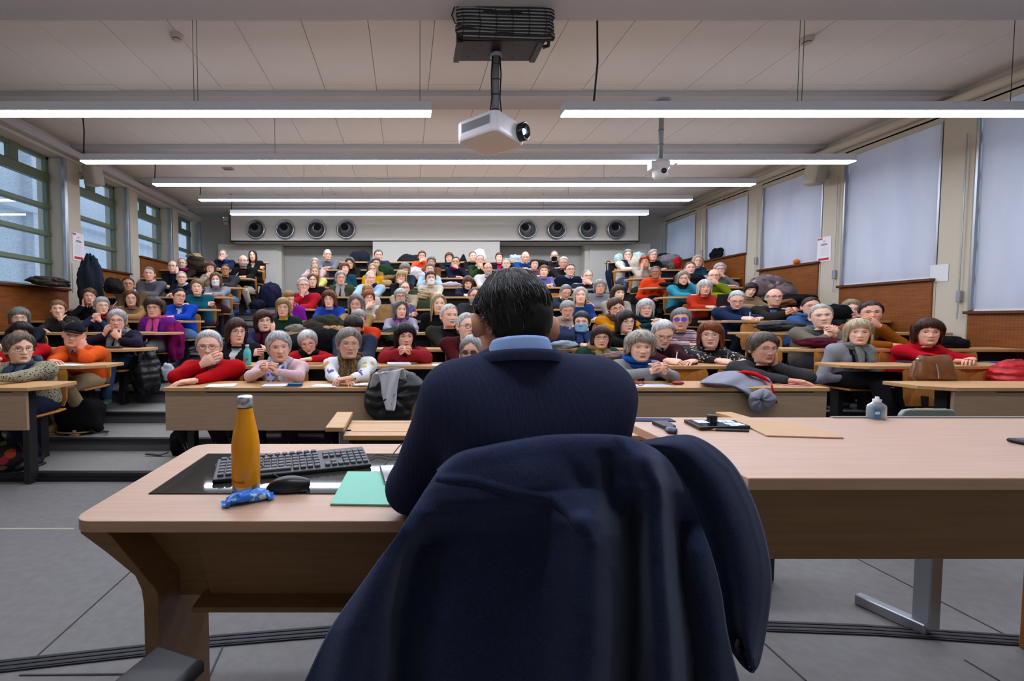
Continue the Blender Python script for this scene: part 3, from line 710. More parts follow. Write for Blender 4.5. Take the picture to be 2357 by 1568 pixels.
def patch(name, T, m, parent, sex, age, k, sel, off, thick=.004, lumps=0.0, n=44):
    """a shell over part of the face: beard, mask"""
    phi = np.linspace(-1.75, 1.75, n); z = np.linspace(.0, -.125, 26)
    P = np.array([ring(np.full(n, max(q, -.113)), phi, off, sex, 0, k, True) for q in z]); P[..., 2] = z[:, None]
    P[z < -.1, :, 1] += (-.1-z[z < -.1])[:, None]*1.2
    if lumps: P = P*(1+lumps*wob(P.reshape(-1, 3), 90, 3).reshape(P.shape[:2]+(1,)))
    keep = sel(P[..., 0], P[..., 2], np.abs(phi)[None, :]+0*P[..., 0]); mb = MB(); V = T(P.reshape(-1, 3)); idx = np.arange(len(V)).reshape(P.shape[:2]); q = []
    kk = keep[:-1, :-1] & keep[1:, :-1] & keep[1:, 1:] & keep[:-1, 1:]
    q = np.stack([idx[:-1, :-1], idx[1:, :-1], idx[1:, 1:], idx[:-1, 1:]], -1)[kk]
    if not len(q): return
    mb.add(V, q); o = mb.build(name, m, parent, True); md = o.modifiers.new('solid', 'SOLIDIFY'); md.thickness = thick; md.offset = 0; return o
HEM = {  # |phi| degrees -> hem height; thickness; lower flare; lump amplitude
 'short': ([0, 35, 55, 75, 84, 98, 112, 130, 180], [.087, .083, .060, .045, -.012, .012, -.03, -.06, -.075], .010, 0, .003),
 'reced': ([0, 25, 45, 62, 84, 98, 112, 130, 180], [.104, .098, .075, .050, -.010, .012, -.03, -.06, -.075], .008, 0, .003),
 'crop': ([0, 30, 54, 74, 88, 98, 112, 130, 180], [.066, .062, .046, .010, -.030, -.005, -.045, -.075, -.088], .017, 0, .004),
 'pixie': ([0, 20, 44, 66, 86, 98, 112, 130, 180], [.078, .066, .048, .018, -.028, -.005, -.045, -.075, -.09], .020, 0, .005),
 'bob': ([0, 18, 42, 62, 80, 96, 120, 150, 180], [.052, .050, .036, -.01, -.095, -.108, -.112, -.115, -.12], .021, .02, .004),
 'part': ([0, 15, 38, 60, 78, 96, 120, 150, 180], [.088, .080, .055, .01, -.095, -.108, -.115, -.12, -.12], .020, .02, .004),
 'medium': ([0, 15, 38, 60, 76, 94, 120, 150, 180], [.085, .076, .052, .0, -.14, -.165, -.17, -.17, -.17], .022, .05, .006),
 'long': ([0, 15, 38, 60, 76, 92, 120, 150, 180], [.092, .084, .06, .0, -.24, -.29, -.30, -.30, -.30], .018, .04, .004),
 'curly': ([0, 30, 52, 72, 86, 98, 112, 130, 180], [.058, .052, .035, .0, -.05, -.035, -.06, -.085, -.095], .030, .02, .012),
 'bigcurl': ([0, 25, 48, 66, 82, 98, 112, 130, 180], [.060, .052, .03, -.02, -.085, -.09, -.1, -.105, -.11], .036, .05, .013),
 'back': ([0, 30, 52, 72, 88, 98, 112, 130, 180], [.082, .078, .058, .030, .0, .010, -.02, -.05, -.07], .009, 0, .002),
 'bald': ([0, 62, 66, 80, 88, 98, 112, 130, 180], [.05, .05, .02, .0, -.01, .012, -.03, -.06, -.075], .007, 0, .002),
}
def hair(style, col, T, parent, seed, sex, k, hi=False, fringe=0.0, vol=1.0, locks=260):
    d, hm, th, flare, amp = HEM[style]; th *= vol; N = 60 if hi else 44
    bald = style == 'bald'; r = np.random.default_rng(seed); p0 = 0 if bald or style == 'speaker' else float(r.choice((-1, 1)))*r.uniform(4, 13)
    phi = np.linspace(radians(64), 2*pi-radians(64), N) if bald else np.arange(N)*2*pi/N
    def hemf(ph):
        sg = np.degrees((ph+pi) % (2*pi)-pi); a = np.abs(sg); a2 = np.abs(sg-p0*np.exp(-(a/50)**2)); return np.interp(a2, d, hm)-fringe*np.exp(-(a/38)**2)
    hem = hemf(phi)+r.normal(size=N)*.0035*(1 if hi else .7)
    M = 20 if hi else 16; tt = np.linspace(0, 1, M); topc = lambda ph: .040+.018*np.cos(radians(1)*(180-np.degrees(np.abs((ph+pi) % (2*pi)-pi)))*.9) if bald else .1135+0*ph
    box = style in ('bob', 'part')
    def H(z, ph, t_, t):
        zs = np.maximum(z, 0 if flare or box else -.1); fw = np.clip(np.cos(ph)+.45, 0, 1)
        p = ring(zs, ph, t*(1-.78*t_**4*fw)*(np.minimum(1, .45+1.2*t_) if not bald else np.sin(pi*np.minimum(1, .12+t_))), sex, 0, k, False); low = np.clip(-z, 0, 1)
        sh_ = 1+flare*low/.12-(1.6 if box else .5)*np.clip(low-.06, 0, .1); p[..., :2] *= sh_[..., None]; p[..., 2] = z+(t*(1-t_)**1.5 if not bald else 0); return p
    tb = topc(phi); Z = tb-(tb-hem)*(tt[:, None]**1.25); PH = np.broadcast_to(phi, Z.shape); TT = np.broadcast_to(tt[:, None], Z.shape)
    P = H(Z, PH, TT, th); n = wob(P.reshape(-1, 3)*np.array((1, 1, .35)), 70 if amp < .01 else 55, seed).reshape(P.shape[:2]); n2 = wob(P.reshape(-1, 3), 160, seed+1).reshape(P.shape[:2])
    rad = P*np.array((1, 1, .6)); rad = rad/(np.linalg.norm(rad, axis=-1, keepdims=True)+1e-6)
    edge = np.clip(tt*6, 0, 1)[:, None]; P = P+rad*(amp*(n*.9+n2*.6)*edge)[..., None]
    I = H(Z, PH, TT, th*.12)[-4:][::-1]; I[0, :, 2] += .004
    G = np.concatenate([P, I]); mb = MB()
    mb.grid(T(G.reshape(-1, 3)).reshape(G.shape), wv=not bald)
    if not bald: c = T(np.array([[0, .0, P[0, :, 2].max()+.0015]])); mb.add(np.vstack([T(P[0]), c]), np.array([((i+1) % N, i, N) for i in range(N)]))
    # locks: narrow ribbons that follow the cap and break up its edge
    if locks:
        K = locks; ph0 = r.uniform(0, 2*pi, K) if not bald else r.uniform(radians(66), 2*pi-radians(66), K); s = np.linspace(0, 1, 5); hz = hemf(ph0); tp = topc(ph0)
        z0 = hz+(tp-hz)*r.uniform(.05, 1, K)**.9; L = r.uniform(.03, .085, K)*(1.4 if flare else 1); z = np.maximum(z0[:, None]-s*L[:, None], (hz-r.uniform(-.004, .011, K))[:, None])
        a = (ph0+pi) % (2*pi)-pi; sweep = r.normal(size=K)*.09+np.sign(a-radians(p0))*.22*np.exp(-(a/.9)**2)*(p0 != 0); ph = ph0[:, None]+sweep[:, None]*s
        if amp > .01: ph = ph+.16*np.sin(s*7+r.uniform(0, 6, K)[:, None])
        t_ = np.clip((tp[:, None]-z)/(tp-hz)[:, None], 0, 1)**.8; tl = (th*(1.06+r.uniform(0, .22, K)))[:, None]*(1-.25*s)+amp*.9+.001*np.sin(s*pi)
        w = r.uniform(.018, .045, K)[:, None]*np.array((.5, 1, 1, .8, .12))*(1 if hi else 1.25)
        A, B = H(z, ph-w, t_, tl), H(z, ph+w, t_, tl); V = np.stack([A, B], 2); b = np.arange(K)[:, None]*10+np.arange(4)*2
        q = np.stack([b, b+2, b+3, b+1], -1); m_ = (np.arange(K) % 3); V = T(V.reshape(-1, 3)); o0 = mb.n
        mb.add(V, q[m_ == 0].reshape(-1, 4), 0); mb.n -= len(V); mb.V.pop()
        for c in (1, 2): mb.F.append((q[m_ == c].reshape(-1, 4)+o0, c))
        mb.V.append(V); mb.n += len(V)
    o = mb.build('hair', [hair_mat(col, .45), hair_mat(dk(col, .72), .45), hair_mat(dk(col, 1.25), .4)], parent, True); return o
def hand(mb, W, d, nrml, side, curl=.35, sc_=.92, m=0, spread=1.0, thumb=.6):
    """W wrist, d towards the fingers, nrml out of the back of the hand, side +1 thumb towards +cross"""
    d = nrm(d); nrml = nrm(np.asarray(nrml)-d*np.dot(nrml, d)); s = np.cross(d, nrml)*side; B = np.array([d, s, nrml])
    def T(p): return np.asarray(W)+sc_*(np.asarray(p) @ B)
    th = np.arange(10)*2*pi/10; P = []
    for x, w, t in ((-.03, .027, .021), (0, .029, .020), (.03, .038, .019), (.06, .042, .017), (.088, .041, .014), (.098, .034, .008)):
        P.append(np.stack([np.full(10, x), w*np.sign(np.cos(th))*np.abs(np.cos(th))**.8, t*np.sin(th)-.002*x], -1))
    P = np.array(P); fl = side < 0; mb.grid(T(P.reshape(-1, 3)).reshape(P.shape), wv=True, m=m, flip=not fl)
    def finger(base, dr, lens, r, bend):
        ang = 0; p = np.array(base, float); dr = nrm(dr); down = np.array((0, 0, -1.0)); pts = [p-dr*.012, p]; rr = [r*.95, r]
        for i, L in enumerate(lens):
            ang += bend*(1, 1.15, .8)[i]; q = dr*cos(ang)+down*sin(ang); pts.append(p+q*L*.5); pts.append(p+q*L); p = p+q*L; rr += [r*(.93-.06*i), r*(.98-.09*i)]
        pts.append(p+q*r*.55); rr.append(r*.45)
        mb.tube(T(np.array(pts)), np.array(rr)*sc_, 7, m, up=B[2])
    for i, (y, L) in enumerate(((.030, .068), (.010, .077), (-.011, .071), (-.030, .055))):
        finger((.088-.006*abs(i-1), y, .0), (1, (y*1.8-.0)*spread, 0), (L*.48, L*.32, L*.26), .0092-.0006*(i == 3), curl*(1+.08*i))
    finger((.018, .030, -.004), (.75, thumb, -.25), (.036, .032, .022), .0108, curl*.45)
SK = ['edbfa6', 'e6b49a', 'f0c6ae', 'dfab90', 'eec0a8', 'd8a085']
def limb(mb, pts, r, n=10, m=0): mb.tube(np.array(pts), r, n, m)
def ik(S, W, L1, L2, hint):
    S, W = np.array(S, float), np.array(W, float); d = W-S; L = np.linalg.norm(d); u = d/L
    if L > (L1+L2)*.995: k = L/((L1+L2)*.995); L1 *= k; L2 *= k
    a = (L1*L1-L2*L2+L*L)/(2*L); h = math.sqrt(max(L1*L1-a*a, 1e-5)); v = np.array(hint, float)-S; v = nrm(v-u*np.dot(v, u)); return S+u*a+v*h
NPERS = [0]
def person(x, y, n, label, sex='f', age=.7, hs='crop', hc='b9b5b0', fr=0.0, vol=1.0, g=0, top='444444', tm=None, v=0.0, inner=None, lap=None, col=None, turtle=None, scarf=None, tail=0, pose='fold', sd=1, yaw=None, pit=0.0, rol=0.0,
           skc=None, beard=None, mask=None, hat=None, trou='23252b', legs=0, shoe='1c1b1b', tw=0.0, neck=None, ds=1.0, dz=0.0, dy=0.0, dxs=0.0, sl=None, puff=0, closed=False, group='seated listeners', pen=None):
    legs = max(legs, int(n == 1)); NPERS[0] += 1; i = NPERS[0]; r = np.random.default_rng(100+i)
    Y, Z, Tz = ROWY[n-1], DESKZ[n-1], TIERZ[n-1] if n > 1 else .063
    HY = Y+.40+dy; H = np.array(atY(x, y, HY)); S = .93*ds
    root = empty('person', (H[0]+dxs, Y+.5, Tz), label, 'person', group); O = np.array(root.location)
    H = H-O; zt = Z-Tz; yd = -.5                             # desk front edge at yd, desk top zt
    ang = math.degrees(math.atan2(H[0]+O[0], HY))            # yaw is told as seen from the speaker table
    yaw = -ang*.8+r.normal()*7 if yaw is None else yaw-ang
    yw, pt, rl = radians(yaw), radians(pit), radians(rol)
    RM = rotz(yw) @ rotx(pt) @ roty(rl)
    kk = (float(r.uniform(.85, 1.15)), float(r.uniform(.97, 1.07)))
    nb = H+np.array((0, .055, -.134*S)) if pit < 15 else H+np.array((0, .085, -.126*S)); nb[0] *= .6; nb[0] += 0
    def T(p):
        p = np.asarray(p, float)*S; w = np.clip((p[:, 2]/S+.19)/.075, 0, 1)[:, None]; q = p @ RM.T
        base = p*np.array((1, 1, 1)); q2 = q*w+base*(1-w); t = np.clip((-p[:, 2]/S-.11)/.085, 0, 1)[:, None]
        return H+q2*(1-t)+t*(q2+(nb-H-np.array((0, .045*S, -.195*S))))
    skin_m = skin(skc or SK[int(r.integers(0, 5))]); far = n > 4; hi = n <= 2
    # arms and torso
    sw = (.168 if sex == 'm' else .146)*ds; th_ = radians(tw); ca, sa = cos(th_), sin(th_)
    hip = np.array((0, .06, .50)); chest = nb*.62+hip*.38+np.array((0, .012, 0)); 
    def sh(s): return nb+np.array((s*sw*ca, s*sw*sa+.015, -.038*S))
    L1, L2 = .268*S/.93, .232*S/.93; E, W, D, NB, CU = {}, {}, {}, {}, {}
    def arm(s, w, hint=None, d=(0, -1, 0), nbk=(0, 0, 1), curl=.35, e=None):
        W[s] = np.array(w, float); E[s] = np.array(e, float) if e is not None else ik(sh(s), W[s], L1, L2, hint if hint is not None else (s*.17, yd+.47, zt+.0)); D[s] = d; NB[s] = nbk; CU[s] = curl
        if E[s][2] < zt+.035 and E[s][1] < yd+.50 and pose not in ('lap', 'down'): E[s][2] = zt+.035
        if E[s][1] < yd+.36 and E[s][2] < zt+.045 and pose not in ('lap', 'down'): E[s][2] = zt+.045
    def rest(s, cx=.0, yy=.15): arm(s, (cx+s*.075, yd+yy, zt+.032), None, (-s*.85, -.5, -.05), (0, 0, 1), .22)
    j = lambda a: float(r.uniform(-a, a))
    if pose == 'fold':
        arm(-1, (-.065+j(.02), yd+.14, zt+.034), None, (.8, -.5, .0), (0, 0, 1), .35); arm(1, (.07+j(.02), yd+.12, zt+.052), None, (-.85, -.45, -.05), (0, 0, 1), .4)
    elif pose == 'write':
        arm(-1, (-.10+j(.02), yd+.17, zt+.036), None, (.45, -.85, -.08), (-.5, 0, .8), .55); rest(1, .06, .14)
    elif pose in ('chin', 'cheek', 'mouth', 'temple'):
        s = sd; off = {'chin': (s*.03, -.075, -.165), 'cheek': (s*.075, -.03, -.135), 'mouth': (s*.05, -.105, -.135), 'temple': (s*.085, -.06, -.075)}[pose]
        w = H+(RM @ (np.array(off)*S)); dd = {'chin': (-s*.25, -.1, 1), 'cheek': (s*.05, .1, 1), 'mouth': (-s*.9, .0, .55), 'temple': (-s*.35, .1, 1)}[pose]
        nn = {'chin': (s*.3, -1, .2), 'cheek': (s*1, -.4, 0), 'mouth': (0, -1, .2), 'temple': (s*.8, -.6, .2)}[pose]
        e = np.array((w[0]*.5+s*.19+H[0]*.3, yd+.25, zt+.045)); arm(s, w-nrm(w-e)*.0, None, dd, nn, {'chin': .95, 'cheek': .45, 'mouth': .32, 'temple': .25}[pose], e=e); rest(-s, .06*s)
    elif pose == 'cheeks':
        for s in (-1, 1): w = H+np.array((s*.07, -.04, -.15))*S; arm(s, w, None, (s*.05, .05, 1), (s, -.4, 0), .4, e=(w[0]+s*.12, yd+.25, zt+.045))
    elif pose == 'clasp':
        for s in (-1, 1): w = H+np.array((s*.045, -.10, -.20))*S; arm(s, w, None, (-s*.5, -.3, .75), (s*.5, -.8, .2), .8, e=(w[0]+s*.15, yd+.24, zt+.045))
    elif pose == 'clasplow':
        for s in (-1, 1): arm(s, (s*.055, yd+.16, zt+.095), None, (-s*.6, -.6, .5), (s*.5, -.5, .6), .7, e=(s*.185, yd+.27, zt+.045))
    elif pose == 'lap':
        for s in (-1, 1): arm(s, (s*.07, -.18, .52), (s*.35, .1, .6), (-s*.6, -.7, -.1), (0, -.2, 1), .3)
    elif pose == 'cross':
        arm(-1, (.09, -.10, zt+.08), (-.34, -.02, zt), (.9, 0, .1), (0, -1, .2), .2); arm(1, (-.09, -.13, zt+.055), (.34, -.02, zt), (-.9, 0, .1), (0, -1, .2), .2)
    elif pose == 'scarf':
        for s in (-1, 1): w = H+np.array((s*.085, -.09, -.15-.05*(s > 0)))*S; arm(s, w, (s*.34, -.2, zt), (-s*.4, -.2, .6), (s*.3, -1, .2), .8)
    elif pose == 'desk':
        arm(-1, (-.14+j(.03), yd+.16, zt+.034), None, (.35, -.9, 0), (0, 0, 1), .25); arm(1, (.13+j(.03), yd+.18, zt+.034), None, (-.5, -.8, 0), (0, 0, 1), .25)
    # body: head, neck, torso core and limbs in one mesh
    mb = MB(); hd = rng.integers(0, 9); head(mb, sex, age, kk, T, hi, closed=closed)
    core = [(nb+(0, .01, .01), .056, .06), (nb+(0, .012, -.03), .08*ds, .055), (chest, .10*ds, .05), ((hip+chest)/2, .10, .06), (hip, .11, .07)]
    th = np.arange(16)*2*pi/16; mb.grid(np.array([np.stack([c[0]+a*np.cos(th), c[1]+b*np.sin(th), np.full(16, c[2])], -1) for c, a, b in core]), wv=True, m=0)
    for s in (-1, 1):
        limb(mb, [sh(s), (sh(s)+E[s])/2, E[s], (E[s]*.5+W[s]*.5), W[s]+nrm(D[s])*.012], [.032, .030, .026, .022, .0225 if sex == 'm' else .020], 10)
        hand(mb, W[s]+nrm(D[s])*.02, D[s], NB[s], 1 if s > 0 else -1, CU[s], (.90 if sex == 'm' else .82)*ds, thumb=.6)
        kx = s*.10; foot = np.array((s*.13, -.14, .05)); kne = np.array((kx*1.2, -.34, .47)); hp = np.array((s*.085, .04, .47))
        if legs == 2: kne = np.array((kx*.6+.05*s, -.38, .52)); foot = np.array((kx+.02, -.50, .10 if s > 0 else .05))
        limb(mb, [hp, (hp+kne)/2, kne, (kne+foot)/2, foot], [.065, .06, .045, .045, .032], 10)
    brow = dk(hc, .55) if sum(lin(hc)) > .9 else dk(hc, .8)
    body = mb.build('body', [skin_m, plain('b9b1a9', .25, name='eye'), plain('2b2119', .15, name='iris'), hair_mat(brow, .3) if False else plain(brow, .8, name='brow'), plain(dk(skc or SK[1], .62) if sex == 'm' else (.38, .15, .13), .5, name='lip')], root, True)
    # garment
    A = (.006 if n <= 4 else .010) if not puff else .026; R_ = .0115 if n <= 2 else .0155 if n <= 4 else .019
    pr = [ell(hip+(0, -.0, .0), (.15*ds, .125, .12), .05), ell((hip+chest)/2, (.145*ds+.01*(sex == 'm'), .115, .16), .06), ell(chest+(0, .01, 0), ((.160 if sex == 'm' else .138)*ds, .105, .15), .06),
          cone(sh(-1)+(.02, 0, -.012), sh(1)+(-.02, 0, -.012), .056, .056, .06), cone(nb+(0, .012, -.012), sh(-1), .050, .052, .04), cone(nb+(0, .012, -.012), sh(1), .050, .052, .04)]
    if sex == 'f': pr += [ell(chest+np.array((s*.06*ds, -.075, -.01)), (.058*ds, .05, .058), .05) for s in (-1, 1)]
    if turtle is not None: pass
    aw = (.050 if sex == 'm' else .043)*ds
    for s in (-1, 1):
        wr = W[s]-nrm(D[s])*.004; q = E[s]*.08+wr*.92 if sl is None else E[s]*(1-sl)+wr*sl
        pr += [cone(sh(s), E[s], aw+A, aw*.84+A, .045), cone(E[s], q, aw*.80+A, aw*.58+A*.8, .03)]
    V, F = sdf(pr, R_, .005 if not puff else .009, i, 26 if not puff else 40)
    tmat = tm or fabric(top)
    mats = [tmat, fabric(inner or col or 'd8d4cc'), fabric(lap) if lap else tmat]
    zc0 = nb[2]-.01
    def paint(c, mi):
        m_ = np.zeros(len(c), int)
        if v > 0:
            dzv = zc0-c[:, 2]; fr_ = (c[:, 1] < nb[1]+.02) & (c[:, 1] > nb[1]-.15); xx = np.abs(c[:, 0]-nb[0])
            w = (.055*np.clip(1-dzv/v, 0, 1)+.004) if lap is None and not inner else .050*np.clip(1-dzv/(v*1.3), .15, 1)
            m_[(xx < w) & fr_ & (dzv < v)] = 1
            if lap is not None: m_[(xx >= w) & (xx < w+.035) & fr_ & (dzv < v*.8)] = 2
        return m_
    gname = 'jacket' if (puff or lap) else 'sweater'
    MB().add(V, F).build(gname, mats, root, True, paint=paint)
    # trousers
    mb = MB()
    for s in (-1, 1):
        kx = s*.10; kne = np.array((kx*1.2, -.34, .47)); foot = np.array((s*.13, -.14, .09)); hp = np.array((s*.085, .04, .47))
        if legs == 2: kne = np.array((kx*.6+.05*s, -.38, .52)); foot = np.array((kx+.02, -.50, .15 if s > 0 else .10))
        if legs: pass
        mb.tube([hp+(0, .06, .01), hp, (hp+kne)/2, kne+(0, .03, .01), kne+(0, -.02, -.02), (kne+foot)/2, foot], [.08, .092, .082, .066, .064, .056, .050], 12)
    mb.build('trousers', fabric(trou), root, True)
    if legs:
        for s in (-1, 1):
            foot = np.array((s*.13, -.14, .03)); 
            if legs == 2: foot = np.array((s*.10+.02, -.50, .085 if s > 0 else .03))
            sb = MB(); sb.ball(foot+(0, -.06, .012), (.045, .125, .04), 12); sb.ball(foot+(0, .02, .035), (.04, .055, .06), 10); sb.rbox(foot[0]-.043, foot[0]+.043, foot[1]-.18, foot[1]+.06, foot[2]-.03, foot[2]-.012, .008)
            sb.build('shoe', plain(shoe, .5, name='shoe'), root, True)
    # neck dressing
    nc = nb+np.array((0, -.004, .022)); th = np.arange(20)*2*pi/20
    def band(rz, rr, mat, name, wave=0.0, open_=0.0):
        P = []
        for dz_, rad in zip(rz, rr):
            ww = 1+wave*np.sin(th*3+i); P.append(np.stack([nc[0]+rad*1.02*np.cos(th)*ww, nc[1]+.008+rad*1.08*np.sin(th)*ww, nc[2]+dz_+.012*np.sin(th)+0*th-open_*np.exp(-((th-1.5*pi)/.5)**2)], -1))
        return MB().grid(np.array(P), wv=True).build(name, mat, root, True, solid=.004)
    if turtle: band((-.03, -.005, .02, .038, .034), (.075, .064, .060, .061, .054), fabric(turtle), 'turtleneck')
    elif col:
        mb = MB()
        for s in (-1, 1):
            a = np.linspace(.12, pi*.97, 9); P = np.array([[(nc[0]+s*rr*np.sin(q)*1.03, nc[1]+.008-rr*1.05*np.cos(q)-(.012 if dz_ < 0 else 0)*np.cos(q), nc[2]+dz_+.014*(-np.cos(q))*1.0-(.030*np.exp(-(q/.5)**2) if dz_ < 0 else .012*np.exp(-(q/.4)**2))) for q in a] for rr, dz_ in ((.055, .0), (.058, .026), (.064, .022), (.078, -.012))]); mb.grid(P, flip=s > 0)
        mb.build('collar', fabric(col, .08, 400), root, True, solid=.003)
    elif not scarf: band((-.028, -.008, .002), (.078, .066, .060), fabric(neck) if neck else tmat, 'neckband')
    if scarf:
        sm = scarf if not isinstance(scarf, str) else fabric(scarf, .3, 90); mb = MB(); t = np.linspace(0, 4*pi, 44)[:-1]
        rr = .074+.010*np.sin(t*.5+i); P = np.stack([nc[0]+rr*np.cos(t), nc[1]+.004+rr*1.05*np.sin(t), nc[2]-.006+.022*np.sin(t*.5+i)+.012*np.sin(t)], -1)
        mb.tube(P, .026+.005*np.sin(t*5+i), 9)
        if tail:
            for s, L in ((-1, tail), (1, tail*.82)):
                q = np.linspace(0, 1, 9); P = np.stack([nc[0]+s*(.035+.02*q), nc[1]-.085-.055*np.sin(q*pi*.7), nc[2]-.02-L*q], -1); mb.tube(P, .034+.006*np.sin(q*9+s), 10, flat=.45, up=(0, 1, 0))
        mb.build('scarf', sm, root, True)
    # hair, glasses, beard, mask, hat
    if hs: hair(hs, hc, T, root, 40+i, sex, kk, hi, fr, vol, 420 if n <= 3 else 260 if n <= 6 else 150)
    if hs == 'bun' or hat == 'bun': MB().ball(T(np.array([[.0, .03, .14]]))[0], (.042, .04, .034), 12).build('hair_bun', hair_mat(hc, .45), root, True)
    if g:
        gc, big = {1: ('2a2321', 1), 2: ('8f8a86', .95), 3: ('151313', 1.12), 4: ('5a3a2a', 1.0), 5: ('c8a890', 1.35), 6: ('32285e', 1.1)}[g]; mb = MB(); t = np.arange(16)*2*pi/16
        for s in (-1, 1):
            P = np.stack([s*.033+.0225*big*np.cos(t)*np.abs(np.cos(t))**-.12 if False else s*.033+.0225*big*np.cos(t), np.full(16, -.104)+.006*np.abs(np.cos(t))*0+.25*(np.abs(s*.033+.0225*np.cos(t))-.03)*.6, .0+.0165*big*np.sin(t)*1.05], -1)
            mb.tube(T(P), .0017 if g != 3 else .0024, 5, closed=True)
            mb.tube(T(np.array([(s*.056*big**.5, -.097, .004), (s*.074, -.07, .006), (s*.078, -.02, .004), (s*.077, .016, .0)])), .0016, 5)
        mb.tube(T(np.array([(-.012, -.108, .003), (0, -.111, .006), (.012, -.108, .003)])), .0016, 5)
        go = mb.build('glasses', plain(gc, .35, name='spectacle_frame'), root, True)
        if g in (5, 6):
            mb = MB()
            for s in (-1, 1): P = np.stack([s*.033+.021*big*np.cos(t), np.full(16, -.1045)+.25*(np.abs(s*.033+.0225*np.cos(t))-.03)*.6, .0155*big*np.sin(t)], -1); mb.add(T(P), [tuple(range(16))])
            mb.build('lens', plain({5: '5a4048', 6: '5b4ff0'}[g], .15, name='tinted_lens'), go)
    if beard:
        bc, full = beard
        patch('beard', T, hair_mat(bc, .4), root, sex, age, kk, (lambda X, Z_, a: (Z_ < -.03) & ((Z_ < -.074) | (a > .62) | ((Z_ < -.045) & (np.abs(X) > .026)) | ((Z_ < -.048) & (Z_ > -.060))) & (Z_ > -.122) & (Z_ < .01-.0*a) & (a < 1.5)) if full else (lambda X, Z_, a: (Z_ < -.044) & (Z_ > -.062) & (np.abs(X) < .034)), .005, .007, .012)
    if mask:
        def selm(X, Z_, a): return (Z_ < -.012-.012*(np.abs(X)/.06)**2) & (Z_ > -.118) & (a < 1.12) & (np.abs(X) < .062)
        patch('face_mask', T, fabric(mask, .05, 300), root, sex, 0, kk, selm, .012, .003)
        mb = MB()
        for s in (-1, 1): mb.tube(T(np.array([(s*.058, -.06, -.03), (s*.074, -.01, -.02), (s*.08, .02, .0)])), .0012, 4); mb.tube(T(np.array([(s*.055, -.055, -.09), (s*.07, -.01, -.06), (s*.08, .02, -.02)])), .0012, 4)
        mb.build('mask_loops', fabric(mask, .05, 300), root)
    if hat == 'cap':
        mb = MB(); ph = np.arange(28)*2*pi/28; P = np.array([ring(np.full(28, z_), ph, t_, sex, 0, kk, False)+np.array((0, 0, zo)) for z_, t_, zo in ((.045, .010, 0), (.06, .016, 0), (.085, .016, .004), (.105, .012, .008), (.1145, .004, .014))]); mb.grid(T(P.reshape(-1, 3)).reshape(P.shape), wv=True, flip=True)
        a = np.linspace(-1.1, 1.1, 11); P = np.array([np.stack([(.078+o*.0)*np.sin(a), -(.09+o)*np.cos(a)-.005, np.full(11, .05-o*.35)-.006*np.abs(a)], -1) for o in (0, .03, .055)]); mb.grid(T(P.reshape(-1, 3)).reshape(P.shape)); mb.build('cap', fabric('17171b'), root, True, solid=.004)
    if pen:
        w = W[-1]+nrm(D[-1])*.085+np.array((0, 0, -.012)); MB().tube([w+(-.01, -.02, -.035), w+(.005, .0, .0), w+(.05, .055, .095)], [.0015, .0042, .004], 7).build('pen', plain(pen, .4, name='pen'), root)
    return root
# ---------------------------------------------------------------- the listeners, row by row
P = person
GLB, GCB, GRB = 'listeners in the left seating block', 'listeners in the centre seating block', 'listeners in the right seating block'
m_leop = patches('8f8a72', ('17171a', '2b2a26', '101012'), 60, .5, name='leopard_cloth')
m_floral = patches('dcdde2', ('4b50a8', 'd0a038', '3c3f86', '7a86b8', 'c9b15c'), 15, .55, name='floral_cloth')
m_tiger = stripes(('6d5322', '2a1f10', '7d6230', '1f170c'), .022, 'X', 'tiger_scarf', 4.0)
m_sc1 = patches('a5a5ae', ('c0452c', '2c50c0', '55555c', 'e0e0e4', '8890a0'), 28, .62, name='printed_scarf')
m_sc2 = patches('68696a', ('2f4a6e', '8a8a40', '3b5e80', 'a8a874'), 30, .55, name='printed_scarf')
m_stripe = stripes(('8c8084', 'b59aa0', '5b2f40', 'a08a90', '7a3c50', '9a9494'), .07, 'Z', 'striped_knit', .5)
m_fair = patches('1a1a1c', ('c8bfa4', '16161a', 'b8ae92', '26241f'), 42, .55, name='jacquard_knit')
m_multi = patches('3a4a78', ('b03a4a', '5a4a80', 'd0909a', '2d3a66', '8a3048'), 26, .6, name='printed_blouse')
m_dkprint = patches('1c1a18', ('4a3a20', '6a5528', '141210', '2a221c'), 22, .5, name='dark_print')
m_purp = stripes(('f0803c', '2a2a70', 'd03080', '402060'), .05, 'X', 'coloured_scarf', 3)
m_navstr = stripes(('1b2030', '1b2030', '1b2030', 'd8d8d8'), .12, 'Z', 'navy_striped_knit', .2)
# left block
P(46,803,1,'woman in green shawl and leopard sleeves at the left edge, front row',hs='pixie',hc='6b6052',g=1,tm=m_leop,scarf='3b4a5c',tail=.1,pose='fold',legs=1,trou='1c2236',yaw=14,group=GLB,ds=1.12)
P(50,769,2,'woman with black hair in a red jacket, half hidden behind the green shawl',hs='bob',hc='17130f',top='b3121a',turtle='141414',pose='rest' if 0 else 'fold',group=GLB)
P(45,733,3,'grey curly haired woman in navy cardigan, hand at face, by left edge',hs='curly',hc='85827c',g=1,top='1a1f2c',v=.2,lap='1a1f2c',inner='2a3a50',pose='chin',sd=1,group=GLB,vol=.7)
P(134,712,4,'woman with light brown hair in dark print top before left wood panel',hs='crop',hc='8a6c4a',tm=m_dkprint,pose='chin',sd=1,group=GLB)
P(170,772,2,'man in bright orange sweater and black flat cap, head on hand',sex='m',hs=None,hat='cap',hc='3a3530',top='d4541a',col='7d9ad8',pose='cheek',sd=1,rol=12,legs=1,trou='9c8a68',shoe='b08a4c',group=GLB,ds=1.1,age=1)
